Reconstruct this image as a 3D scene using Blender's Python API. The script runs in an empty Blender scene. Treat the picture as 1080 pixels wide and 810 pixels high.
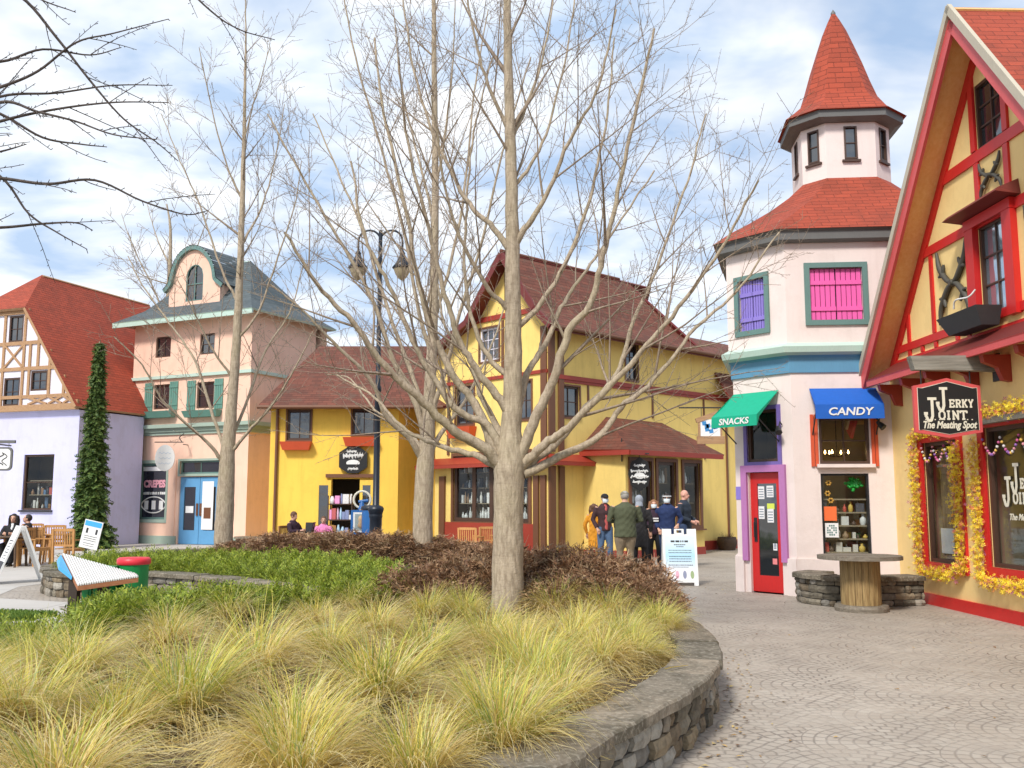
import bpy, math, random
import numpy as np
from mathutils import Vector, Matrix
from mathutils.geometry import tessellate_polygon
R = math.radians
rnd = random.Random(7)
sc = bpy.context.scene
COL = sc.collection

# ------------------------------------------------------------------ camera model used to measure the place
FPX = 1000.0
TH = math.atan(.123)
CT, ST = math.cos(TH), math.sin(TH)
EYE = 1.6
def ray(u, v):
    a = (u-540)/FPX; b = (405-v)/FPX
    return (a, CT-b*ST, ST+b*CT)
def at(u, v, Y):
    d = ray(u, v); k = Y/d[1]
    return Vector((d[0]*k, Y, EYE+d[2]*k))
def gnd(u, v, z=0.0):
    d = ray(u, v); k = (z-EYE)/d[2]
    return Vector((d[0]*k, d[1]*k, z))

class Fr:
    """vertical working plane: s along, n out towards the viewer, z up"""
    def __init__(S, p, q):
        S.p = Vector((p[0], p[1], 0)); d = Vector((q[0]-p[0], q[1]-p[1], 0)); S.L = d.length
        S.d = d/S.L; S.n = Vector((S.d.y, -S.d.x, 0))
    def P(S, s, n, z):
        return S.p+S.d*s+S.n*n+Vector((0, 0, z))
    def px(S, u, v, n=0.0):
        d = Vector(ray(u, v)); o = S.p+S.n*n
        k = o.dot(S.n)/d.dot(S.n)
        w = d*k
        return (w-o).dot(S.d), EYE+w.z
    def rect(S, u0, v0, u1, v1, n=0.0):
        s0, z1 = S.px(u0, v0, n); s1, z0 = S.px(u1, v1, n)
        return min(s0, s1), max(s0, s1), min(z0, z1), max(z0, z1)
W0 = Fr((0, 0), (1, 0))

# ------------------------------------------------------------------ mesh collector
class MB:
    def __init__(S): S.v = []; S.f = []; S.m = []; S.s = []
    def add(S, vs, fs, mi=0, sm=False):
        o = len(S.v); S.v.extend([Vector(x) for x in vs])
        for f in fs:
            S.f.append([o+i for i in f]); S.m.append(mi); S.s.append(sm)
        return S
    def hexa(S, a, b, mi=0):     # two quads (lists of 4), a bottom ring, b top ring, both counter clockwise seen from the top
        S.add(list(a)+list(b), [(3, 2, 1, 0), (4, 5, 6, 7), (0, 1, 5, 4), (1, 2, 6, 5), (2, 3, 7, 6), (3, 0, 4, 7)], mi); return S
    def box(S, fr, s0, s1, z0, z1, n0, n1, mi=0):
        P = fr.P
        a = [P(s0, n1, z0), P(s1, n1, z0), P(s1, n0, z0), P(s0, n0, z0)]
        b = [P(s0, n1, z1), P(s1, n1, z1), P(s1, n0, z1), P(s0, n0, z1)]
        return S.hexa(a, b, mi)
    def bx(S, x0, x1, y0, y1, z0, z1, mi=0):
        return S.box(W0, x0, x1, z0, z1, -y1, -y0, mi)
    def beam(S, fr, p, q, w, n0, n1, mi=0):      # flat board in the plane between (s,z) points
        p = Vector(p); q = Vector(q); d = (q-p).normalized(); t = Vector((-d.y, d.x))*w/2
        c = [p-t, q-t, q+t, p+t]
        return S.prism(fr, c, n0, n1, mi)
    def prism(S, fr, pts, n0, n1, mi=0):
        k = len(pts); pts = [Vector(p) for p in pts]
        ar = sum(pts[i].x*pts[(i+1) % k].y-pts[(i+1) % k].x*pts[i].y for i in range(k))
        if ar < 0: pts = pts[::-1]
        vs = [fr.P(p.x, n1, p.y) for p in pts]+[fr.P(p.x, n0, p.y) for p in pts]
        fs = [tuple(range(k)), tuple(range(2*k-1, k-1, -1))]
        for i in range(k):
            j = (i+1) % k; fs.append((j, i, i+k, j+k))
        return S.add(vs, fs, mi)
    def slab(S, pts, th, mi=0, mside=1):         # sheet with thickness under it
        pts = [Vector(p) for p in pts]; n = Vector((0, 0, 0)); k = len(pts)
        for i in range(k):
            a, b = pts[i], pts[(i+1) % k]; n += a.cross(b)
        n.normalize()
        if n.z < 0: pts = pts[::-1]; n = -n
        S.add(pts, [tuple(range(k))], mi)
        lo = [p-n*th for p in pts]
        S.add(lo, [tuple(range(k-1, -1, -1))], mside)
        for i in range(k):
            j = (i+1) % k
            S.add([pts[i], lo[i], lo[j], pts[j]], [(0, 1, 2, 3)], mside)
        return S
    def wall(S, fr, outline, holes=(), n=0.0, depth=.14, mi=0, mrev=None):
        mrev = mi if mrev is None else mrev
        def ccw(p):
            a = sum(p[i][0]*p[(i+1) % len(p)][1]-p[(i+1) % len(p)][0]*p[i][1] for i in range(len(p)))
            return list(p) if a > 0 else list(p)[::-1]
        loops = [ccw(outline)]
        for h in holes:
            if len(h) == 4 and not hasattr(h[0], '__len__'):
                h = [(h[0], h[2]), (h[1], h[2]), (h[1], h[3]), (h[0], h[3])]
            loops.append(ccw(h)[::-1])
        tri = tessellate_polygon([[Vector((x, y, 0)) for x, y in l] for l in loops])
        flat = [p for l in loops for p in l]
        fs = []
        for t in tri:
            a, b, c = [Vector((flat[i][0], flat[i][1])) for i in t]
            cr = (b-a).x*(c-a).y-(b-a).y*(c-a).x
            if abs(cr) < 1e-9: continue
            fs.append(tuple(t) if cr > 0 else tuple(t)[::-1])
        S.add([fr.P(x, n, y) for x, y in flat], fs, mi)
        for l in loops[1:]:
            k = len(l)
            for i in range(k):
                a, b = l[i], l[(i+1) % k]
                S.add([fr.P(a[0], n, a[1]), fr.P(a[0], n-depth, a[1]), fr.P(b[0], n-depth, b[1]), fr.P(b[0], n, b[1])], [(0, 1, 2, 3)], mrev)
        return S
    def tube(S, pts, rs, k=8, mi=0, cap=True, sm=True):
        pts = [Vector(p) for p in pts]; n = len(pts)
        if not hasattr(rs, '__len__'): rs = [rs]*n
        t0 = (pts[1]-pts[0]).normalized()
        up = Vector((0, 0, 1)) if abs(t0.z) < .9 else Vector((1, 0, 0))
        x = t0.cross(up).normalized(); vs = []
        for i in range(n):
            t = (pts[min(i+1, n-1)]-pts[max(i-1, 0)])
            if t.length < 1e-9: t = t0
            t.normalize(); x = (x-t*x.dot(t)).normalized(); y = t.cross(x)
            for j in range(k):
                a = 2*math.pi*j/k; vs.append(pts[i]+(x*math.cos(a)+y*math.sin(a))*rs[i])
        fs = [(i*k+j, i*k+(j+1) % k, (i+1)*k+(j+1) % k, (i+1)*k+j) for i in range(n-1) for j in range(k)]
        S.add(vs, fs, mi, sm)
        if cap:
            S.add(vs[:k], [tuple(range(k-1, -1, -1))], mi); S.add(vs[-k:], [tuple(range(k))], mi)
        return S
    def lathe(S, c, prof, k=16, mi=0, sm=True, ax=None):
        c = Vector(c); vs = []
        for r, z in prof:
            for j in range(k):
                a = 2*math.pi*j/k; vs.append(c+Vector((r*math.cos(a), r*math.sin(a), z)))
        n = len(prof)
        fs = [(i*k+j, i*k+(j+1) % k, (i+1)*k+(j+1) % k, (i+1)*k+j) for i in range(n-1) for j in range(k)]
        S.add(vs, fs, mi, sm)
        if prof[0][0] > 1e-4: S.add(vs[:k], [tuple(range(k-1, -1, -1))], mi)
        if prof[-1][0] > 1e-4: S.add(vs[-k:], [tuple(range(k))], mi)
        return S
    def build(S, name, mats, parent=None, origin=None, smooth=None):
        if not isinstance(mats, (list, tuple)): mats = [mats]
        vs = np.array([tuple(v) for v in S.v], dtype=np.float64).reshape(-1, 3)
        return mkobj(name, vs, S.f, mats, parent, origin, S.m, S.s)

ORG = {}
def root_origin(p):
    while p.parent: p = p.parent
    return p.location.copy()
def face_uv(me):
    n = len(me.loops); nv = len(me.vertices); npoly = len(me.polygons)
    if n == 0: return
    co = np.empty(nv*3); me.vertices.foreach_get('co', co); co = co.reshape(-1, 3)
    li = np.empty(n, dtype=np.int32); me.loops.foreach_get('vertex_index', li)
    no = np.empty(npoly*3); me.polygons.foreach_get('normal', no); no = no.reshape(-1, 3)
    lt = np.empty(npoly, dtype=np.int32); me.polygons.foreach_get('loop_total', lt)
    nn = np.repeat(no, lt, axis=0)
    ux = np.stack([-nn[:, 1], nn[:, 0], np.zeros(len(nn))], 1)
    l = np.linalg.norm(ux, axis=1); flat = l < .02
    ux[flat] = (1, 0, 0); l[flat] = 1; ux /= l[:, None]
    vy = np.cross(nn, ux)
    p = co[li]
    uv = np.stack([(p*ux).sum(1), (p*vy).sum(1)], 1)
    lay = me.uv_layers.new(name='UVMap'); lay.data.foreach_set('uv', uv.astype(np.float32).ravel())
def mkobj(name, vs, fs, mats, parent=None, origin=None, mi=None, sm=None):
    if parent is not None: o = root_origin(parent)
    elif origin is not None: o = Vector(origin)
    else:
        o = Vector((float(vs[:, 0].min()+vs[:, 0].max())/2, float(vs[:, 1].min()+vs[:, 1].max())/2, float(vs[:, 2].min())))
    me = bpy.data.meshes.new(name)
    me.from_pydata((vs-np.array(o)).tolist(), [], fs if isinstance(fs, list) else fs.tolist())
    for m in mats: me.materials.append(m)
    if mi is not None and len(me.polygons) == len(mi):
        me.polygons.foreach_set('material_index', np.array(mi, dtype=np.int32))
    if sm is not None:
        if isinstance(sm, bool): sm = [sm]*len(me.polygons)
        if len(sm) == len(me.polygons): me.polygons.foreach_set('use_smooth', np.array(sm, dtype=bool))
    face_uv(me); me.update()
    ob = bpy.data.objects.new(name, me); COL.objects.link(ob)
    if parent is not None: ob.parent = parent
    else: ob.location = o
    return ob
def tag(o, label=None, cat=None, group=None, kind=None):
    if label: o['label'] = label
    if cat: o['category'] = cat
    if group: o['group'] = group
    if kind: o['kind'] = kind
    return o
def thing(name, loc, label, cat, group=None):
    o = bpy.data.objects.new(name, None); COL.objects.link(o); o.location = Vector(loc); o.empty_display_size = .3
    return tag(o, label, cat, group)
def copy_tree(o, parent=None):
    c = o.copy(); COL.objects.link(c); c.parent = parent
    for ch in list(o.children): copy_tree(ch, c)
    return c
def put(o, loc, rz=0, label=None, s=1):
    o.location = Vector(loc); o.rotation_euler = (0, 0, rz); o.scale = (s, s, s)
    if label: o['label'] = label
    return o

# ------------------------------------------------------------------ materials
class NT:
    def __init__(S, name):
        S.m = bpy.data.materials.new(name); S.m.use_nodes = True; S.t = S.m.node_tree; S.N = S.t.nodes; S.L = S.t.links
        S.b = S.N['Principled BSDF']; S.out = S.N['Material Output']
    def n(S, typ, **kw):
        x = S.N.new(typ)
        for k, v in kw.items(): setattr(x, k, v)
        return x
    def lk(S, a, b): S.L.new(a, b)
    def put(S, sock, v):
        if isinstance(v, bpy.types.NodeSocket): S.lk(v, sock)
        elif isinstance(v, (tuple, list)) and len(v) == 3 and sock.type == 'RGBA': sock.default_value = (*v, 1)
        else: sock.default_value = v
    def math(S, op, a, b=None, c=None, clamp=False):
        x = S.n('ShaderNodeMath', operation=op, use_clamp=clamp); S.put(x.inputs[0], a)
        if b is not None: S.put(x.inputs[1], b)
        if c is not None: S.put(x.inputs[2], c)
        return x.outputs[0]
    def mix(S, f, a, b, mode='MIX'):
        x = S.n('ShaderNodeMix', data_type='RGBA', blend_type=mode); S.put(x.inputs[0], f); S.put(x.inputs[6], a); S.put(x.inputs[7], b)
        return x.outputs[2]
    def ramp(S, f, stops):
        x = S.n('ShaderNodeValToRGB'); S.put(x.inputs[0], f); e = x.color_ramp.elements
        while len(e) < len(stops): e.new(.5)
        for i, (p, c) in enumerate(stops): e[i].position = p; e[i].color = (*c, 1) if len(c) == 3 else c
        return x.outputs[0]
    def coord(S, which='Object'): return S.n('ShaderNodeTexCoord').outputs[which]
    def mapping(S, v, scale=(1, 1, 1), rot=(0, 0, 0), loc=(0, 0, 0)):
        x = S.n('ShaderNodeMapping'); S.put(x.inputs[0], v); x.inputs['Scale'].default_value = scale; x.inputs['Rotation'].default_value = rot; x.inputs['Location'].default_value = loc
        return x.outputs[0]
    def noise(S, v, scale=5, detail=4, rough=.55, out=0):
        x = S.n('ShaderNodeTexNoise'); S.put(x.inputs['Vector'], v); x.inputs['Scale'].default_value = scale; x.inputs['Detail'].default_value = detail; x.inputs['Roughness'].default_value = rough
        return x.outputs[out]
    def bump(S, h, strength=.3, dist=.02, normal=None):
        x = S.n('ShaderNodeBump'); S.put(x.inputs['Height'], h); x.inputs['Strength'].default_value = strength; x.inputs['Distance'].default_value = dist
        if normal: S.lk(normal, x.inputs['Normal'])
        return x.outputs[0]
    def fin(S, col=None, rough=None, normal=None, **kw):
        if col is not None: S.put(S.b.inputs['Base Color'], col)
        if rough is not None: S.put(S.b.inputs['Roughness'], rough)
        if normal is not None: S.lk(normal, S.b.inputs['Normal'])
        for k, v in kw.items(): S.put(S.b.inputs[k.replace('_', ' ')], v)
        return S.m
def sc3(c, k): return tuple(min(1, x*k) for x in c)
def s2l(r, g, b): 
    f = lambda x: ((x/255+.055)/1.055)**2.4 if x > 10 else x/255/12.92
    return (f(r), f(g), f(b))
def stucco(name, c, var=.12, dirt=.25, bump=.35):
    t = NT(name); o = t.coord('Object')
    big = t.noise(o, .7, 5); fine = t.noise(o, 60, 3)
    mp = t.mapping(o, (3, 3, .35)); streak = t.noise(mp, 1.9, 6, .68)
    col = t.mix(t.ramp(big, [(.3, (0, 0, 0)), (.7, (1, 1, 1))]), sc3(c, 1-var), sc3(c, 1+var*.7))
    st = t.ramp(streak, [(.5, (0, 0, 0)), (.75, (1, 1, 1))])
    col = t.mix(t.math('MULTIPLY', st, dirt), col, sc3((c[0]*.95, c[1]*.9, c[2]*.85), .68))
    patch = t.ramp(t.noise(o, 1.9, 6, .7), [(.52, (0, 0, 0)), (.60, (1, 1, 1))])
    col = t.mix(t.math('MULTIPLY', patch, .16), col, sc3((c[0]*.96, c[1]*.9, c[2]*.86), .74))
    mid = t.noise(o, 12, 4)
    h = t.math('ADD', t.math('MULTIPLY', fine, .4), t.math('MULTIPLY', mid, .6))
    return t.fin(col, .88, t.bump(h, bump, .012))
def paint(name, c, rough=.5, var=.1, grain=True, bump=.15):
    t = NT(name); o = t.coord('Object')
    n = t.noise(o, 3, 5); g = t.noise(t.mapping(o, (30, 30, 4)), 2, 4)
    col = t.mix(n, sc3(c, 1-var), sc3(c, 1+var))
    col = t.mix(t.math('MULTIPLY', t.ramp(g, [(.45, (0, 0, 0)), (.8, (1, 1, 1))]), .25), col, sc3(c, .6))
    return t.fin(col, rough, t.bump(g, bump, .006))
def plain(name, c, rough=.5, metal=0, **kw):
    t = NT(name); o = t.coord('Object'); n = t.noise(o, 14, 3)
    col = t.mix(n, sc3(c, .88), sc3(c, 1.1))
    return t.fin(col, rough, None, Metallic=metal, **kw)
def woodm(name, c1, c2, scale=1.0, axis=2, rough=.75):
    t = NT(name); o = t.coord('Object'); s = [14*scale]*3; s[axis] = 1.1*scale
    n = t.noise(t.mapping(o, tuple(s)), 2.2, 6, .65); n2 = t.noise(o, 2.2*scale, 4)
    col = t.mix(t.ramp(n, [(.32, (0, 0, 0)), (.68, (1, 1, 1))]), c1, c2)
    col = t.mix(t.math('MULTIPLY', n2, .35), col, sc3(c1, .55))
    return t.fin(col, rough, t.bump(n, .4, .008))
def shingle(name, c, w=.30, h=.13, moss=None, var=.35):
    t = NT(name); uv = t.coord('UV')
    wob = t.noise(uv, 3, 3, out=1)
    uvw = t.mix(.012, uv, wob, 'ADD')
    b = t.n('ShaderNodeTexBrick'); t.lk(uvw, b.inputs['Vector'])
    b.inputs['Color1'].default_value = (*sc3(c, 1+var*.6), 1); b.inputs['Color2'].default_value = (*sc3(c, 1-var), 1); b.inputs['Mortar'].default_value = (*sc3(c, .35), 1)
    b.inputs['Scale'].default_value = 1; b.inputs['Mortar Size'].default_value = .007; b.inputs['Mortar Smooth'].default_value = .2
    b.inputs['Brick Width'].default_value = w; b.inputs['Row Height'].default_value = h; b.inputs['Bias'].default_value = -.1
    sep = t.n('ShaderNodeSeparateXYZ'); t.lk(uvw, sep.inputs[0])
    row = t.math('FRACT', t.math('DIVIDE', sep.outputs[1], h))
    n = t.noise(t.coord('Object'), 1.4, 5); n2 = t.noise(t.coord('Object'), 40, 3)
    col = t.mix(t.ramp(n, [(.3, (0, 0, 0)), (.7, (1, 1, 1))]), t.mix(.45, b.outputs[0], sc3(c, .75)), b.outputs[0])
    col = t.mix(t.math('MULTIPLY', n2, .35), col, sc3(c, 1.35))
    pt = t.ramp(t.noise(t.coord('Object'), .9, 6, .72), [(.48, (0, 0, 0)), (.62, (1, 1, 1))])
    col = t.mix(t.math('MULTIPLY', pt, .45), col, sc3((c[0]*.8, c[1]*1.0, c[2]*1.1), .62))
    if moss:
        n3 = t.noise(t.coord('Object'), 2.6, 6, .7)
        col = t.mix(t.math('MULTIPLY', t.ramp(n3, [(.52, (0, 0, 0)), (.7, (1, 1, 1))]), .6), col, moss)
    hh = t.math('ADD', t.math('MULTIPLY', t.math('SUBTRACT', 1, row), 1.0), t.math('MULTIPLY', b.outputs[1], -.8))
    return t.fin(col, .86, t.bump(t.math('ADD', hh, t.math('MULTIPLY', n2, .3)), .75, .022))
def island(name, stops, rough=.8, scale=8, bump=.5, spec=None, trans=None, darknoise=.35):
    t = NT(name); g = t.n('ShaderNodeNewGeometry'); ri = g.outputs['Random Per Island']
    col = t.ramp(ri, stops); o = t.coord('Object'); n = t.noise(o, scale, 5, .65)
    dark = t.mix(1.0, col, (.35, .34, .33), 'MULTIPLY')
    col = t.mix(t.math('MULTIPLY', t.ramp(n, [(.4, (0, 0, 0)), (.7, (1, 1, 1))]), darknoise), col, dark)
    m = t.fin(col, rough, t.bump(n, bump, .02) if bump else None)
    if trans:
        tr = t.n('ShaderNodeBsdfTranslucent'); t.put(tr.inputs[0], col)
        mx = t.n('ShaderNodeMixShader'); mx.inputs[0].default_value = trans
        t.lk(t.b.outputs[0], mx.inputs[1]); t.lk(tr.outputs[0], mx.inputs[2]); t.lk(mx.outputs[0], t.out.inputs[0])
    return m
M = {}
M['glass'] = (lambda t: t.fin((.022, .026, .03), .05, t.bump(t.noise(t.coord('Object'), 1.6, 2), .12, .05), IOR=2.2))(NT('dark_window_glass'))
def clearglass():
    t = NT('clear_glass'); tr = t.n('ShaderNodeBsdfTransparent'); tr.inputs[0].default_value = (.9, .92, .91, 1)
    gl = t.n('ShaderNodeBsdfGlossy'); gl.inputs['Roughness'].default_value = .03
    fz = t.n('ShaderNodeFresnel'); fz.inputs[0].default_value = 1.5
    mx = t.n('ShaderNodeMixShader'); bf = t.n('ShaderNodeNewGeometry').outputs['Backfacing']; t.lk(t.math('MULTIPLY', fz.outputs[0], t.math('SUBTRACT', 1.0, bf), clamp=True), mx.inputs[0]); t.lk(tr.outputs[0], mx.inputs[1]); t.lk(gl.outputs[0], mx.inputs[2]); t.lk(mx.outputs[0], t.out.inputs[0])
    return t.m
M['clear'] = clearglass()
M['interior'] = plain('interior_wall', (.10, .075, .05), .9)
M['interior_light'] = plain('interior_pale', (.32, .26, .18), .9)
M['glass_sky'] = (lambda t: t.fin((.42, .50, .58), .06, t.bump(t.noise(t.coord('Object'), 1.6, 2), .12, .05), Metallic=.75))(NT('sky_reflecting_glass'))
M['black'] = plain('black_paint', (.012, .012, .013), .5)
M['iron'] = plain('wrought_iron', (.02, .021, .022), .45)
M['white'] = paint('white_board', (.78, .78, .76), .5, .04)
M['paper'] = plain('white_paper', (.8, .8, .8), .6)
M['ink'] = plain('ink', (.03, .03, .035), .6)
M['blueink'] = plain('blue_ink', (.05, .25, .55), .6)

# ------------------------------------------------------------------ windows and doors
def window(par, fr, s0, s1, z0, z1, fm, nx=2, nz=2, rec=.10, fw=.06, trim=.0, tm=None, glass='glass', sill=None, mun=.025, name='window', n0=0.0, proud=.03):
    """frame in an opening; nx x nz lights; optional trim boards on the wall face"""
    b = MB()
    for (a, c, d, e) in ((s0, s0+fw, z0, z1), (s1-fw, s1, z0, z1), (s0+fw, s1-fw, z0, z0+fw), (s0+fw, s1-fw, z1-fw, z1)):
        b.box(fr, a, c, d, e, n0-rec-.03, n0-rec+.05)
    for i in range(1, nx):
        x = s0+fw+(s1-s0-2*fw)*i/nx; b.box(fr, x-mun/2, x+mun/2, z0+fw, z1-fw, n0-rec-.02, n0-rec+.025)
    for i in range(1, nz):
        z = z0+fw+(z1-z0-2*fw)*i/nz; b.box(fr, s0+fw, s1-fw, z-mun/2, z+mun/2, n0-rec-.018, n0-rec+.023)
    w = b.build(name, fm, par)
    if trim:
        b = MB(); t = trim
        for (a, c, d, e) in ((s0-t, s0, z0-t, z1+t), (s1, s1+t, z0-t, z1+t), (s0, s1, z0-t, z0), (s0, s1, z1, z1+t)):
            b.box(fr, a, c, d, e, n0-.02, n0+proud)
        b.build('trim', tm or fm, w)
    if sill:
        MB().box(fr, s0-.06-trim, s1+.06+trim, z0-trim-.06, z0-trim-.002, n0-.02, n0+.09).build('sill', sill, w)
    g = MB().box(fr, s0+fw-.005, s1-fw+.005, z0+fw-.005, z1-fw+.005, n0-rec-.008, n0-rec+.004).build('pane', M[glass], w)
    return w
def text_mesh(txt, size, extrude=.004, bold=0.0, shear=0.0, align='CENTER', sp=1.0):
    cu = bpy.data.curves.new('lettering', 'FONT'); cu.body = txt; cu.size = size; cu.extrude = extrude; cu.offset = bold; cu.shear = shear
    cu.align_x = align; cu.align_y = 'CENTER'; cu.space_character = sp; cu.resolution_u = 3
    ob = bpy.data.objects.new('lettering', cu); COL.objects.link(ob)
    dg = bpy.context.evaluated_depsgraph_get(); dg.update()
    me = bpy.data.meshes.new_from_object(ob.evaluated_get(dg))
    vs = [v.co.copy() for v in me.vertices]; fs = [list(p.vertices) for p in me.polygons]
    bpy.data.objects.remove(ob); bpy.data.curves.remove(cu); bpy.data.meshes.remove(me)
    return vs, fs
def letters(par, fr, s, z, n, txt, size, mat, name='lettering', bold=0.0, shear=0.0, fit=None, sp=1.0, mb=None, mi=0, sx=1.0):
    vs, fs = text_mesh(txt, size, .003, bold, shear, sp=sp)
    if not vs: return None
    if fit:
        w = max(v.x for v in vs)-min(v.x for v in vs); sx = fit/w
    b = mb or MB()
    b.add([fr.P(s+v.x*sx, n+v.z, z+v.y) for v in vs], fs, mi)
    return None if mb else b.build(name, mat, par)
# ================================================================== camera, sky, sun
cam = bpy.data.cameras.new('camera'); co = bpy.data.objects.new('camera', cam); COL.objects.link(co); sc.camera = co
cam.sensor_fit = 'HORIZONTAL'; cam.sensor_width = 36; cam.lens = 36*FPX/1080; cam.clip_start = .05; cam.clip_end = 3000
co.location = (0, 0, EYE); co.rotation_euler = (math.pi/2+TH, 0, 0)
SUN_EL, SUN_AZ = 46, 208      # azimuth clockwise from +Y
w = bpy.data.worlds.new('World'); sc.world = w; w.use_nodes = True
nt = w.node_tree; N = nt.nodes; L = nt.links; bg = N['Background']
def mth(op, a, b=None, clamp=False):
    x = N.new('ShaderNodeMath'); x.operation = op; x.use_clamp = clamp
    for i, v in enumerate((a, b)):
        if v is None: continue
        if isinstance(v, bpy.types.NodeSocket): L.new(v, x.inputs[i])
        else: x.inputs[i].default_value = v
    return x.outputs[0]
sky = N.new('ShaderNodeTexSky'); sky.sky_type = 'NISHITA'; sky.sun_disc = False; sky.sun_elevation = R(SUN_EL); sky.sun_rotation = R(SUN_AZ); sky.air_density = 1.0; sky.dust_density = 1.5; sky.ozone_density = 1.5
tc = N.new('ShaderNodeTexCoord'); sp = N.new('ShaderNodeSeparateXYZ'); L.new(tc.outputs['Generated'], sp.inputs[0])
zz = mth('MAXIMUM', mth('ADD', sp.outputs[2], .16), .05)
cb = N.new('ShaderNodeCombineXYZ'); L.new(mth('DIVIDE', sp.outputs[0], zz), cb.inputs[0]); L.new(mth('DIVIDE', sp.outputs[1], zz), cb.inputs[1])
def cn(scale, det, rough, loc):
    mp = N.new('ShaderNodeMapping'); mp.inputs['Location'].default_value = loc; mp.inputs['Scale'].default_value = (1.0, 1.3, 1); L.new(cb.outputs[0], mp.inputs[0])
    x = N.new('ShaderNodeTexNoise'); x.inputs['Scale'].default_value = scale; x.inputs['Detail'].default_value = det; x.inputs['Roughness'].default_value = rough; x.inputs['Distortion'].default_value = .25
    L.new(mp.outputs[0], x.inputs[0]); return x.outputs[0]
n1 = cn(1.15, 6, .52, (3.1, 1.7, 0)); n2 = cn(3.0, 5, .5, (7, 2, 0))
# the cloud deck is thicker to the left of the view, thinner to the right
side = mth('MULTIPLY', sp.outputs[0], -.16)
den = mth('ADD', mth('ADD', mth('MULTIPLY', n1, .8), mth('MULTIPLY', n2, .22)), side)
rp = N.new('ShaderNodeValToRGB'); L.new(den, rp.inputs[0]); rp.color_ramp.elements[0].position = .36; rp.color_ramp.elements[1].position = .62
rp.color_ramp.elements[0].color = (.6, .6, .6, 1); rp.color_ramp.interpolation = 'EASE'
cc = N.new('ShaderNodeValToRGB'); L.new(n2, cc.inputs[0]); cc.color_ramp.elements[0].position = .36; cc.color_ramp.elements[1].position = .60
cc.color_ramp.elements[0].color = (.46, .60, .81, 1); cc.color_ramp.elements[1].color = (.93, .96, 1.0, 1)
cm = N.new('ShaderNodeMix'); cm.data_type = 'RGBA'; cm.blend_type = 'MULTIPLY'; cm.inputs[0].default_value = 1; L.new(cc.outputs[0], cm.inputs[6]); 
SKYK = .10
cm.inputs[7].default_value = (.68/SKYK, .68/SKYK, .68/SKYK, 1)
bl = N.new('ShaderNodeMix'); bl.data_type = 'RGBA'; bl.blend_type = 'MULTIPLY'; bl.inputs[0].default_value = 1; L.new(sky.outputs[0], bl.inputs[6]); bl.inputs[7].default_value = (1.0, 1.0, 1.0, 1)
mx = N.new('ShaderNodeMix'); mx.data_type = 'RGBA'; L.new(rp.outputs[0], mx.inputs[0]); L.new(bl.outputs[2], mx.inputs[6]); L.new(cm.outputs[2], mx.inputs[7])
L.new(mx.outputs[2], bg.inputs[0]); bg.inputs[1].default_value = SKYK
sl = bpy.data.lights.new('sun', 'SUN'); sl.energy = 2.2; sl.angle = R(11); sl.color = (1, .95, .88)
so = bpy.data.objects.new('sun', sl); COL.objects.link(so)
sd = Vector((math.sin(R(SUN_AZ))*math.cos(R(SUN_EL)), math.cos(R(SUN_AZ))*math.cos(R(SUN_EL)), math.sin(R(SUN_EL))))
so.rotation_euler = sd.to_track_quat('Z', 'Y').to_euler(); so.location = (0, 0, 30)
sc.view_settings.view_transform = 'Standard'; sc.view_settings.look = 'None'; sc.view_settings.gamma = 1; sc.view_settings.exposure = .84
sc.cycles.max_bounces = 6; sc.cycles.transparent_max_bounces = 12; sc.cycles.caustics_reflective = False; sc.cycles.caustics_refractive = False
try: sc.cycles.use_denoising = True
except Exception: pass

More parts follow.
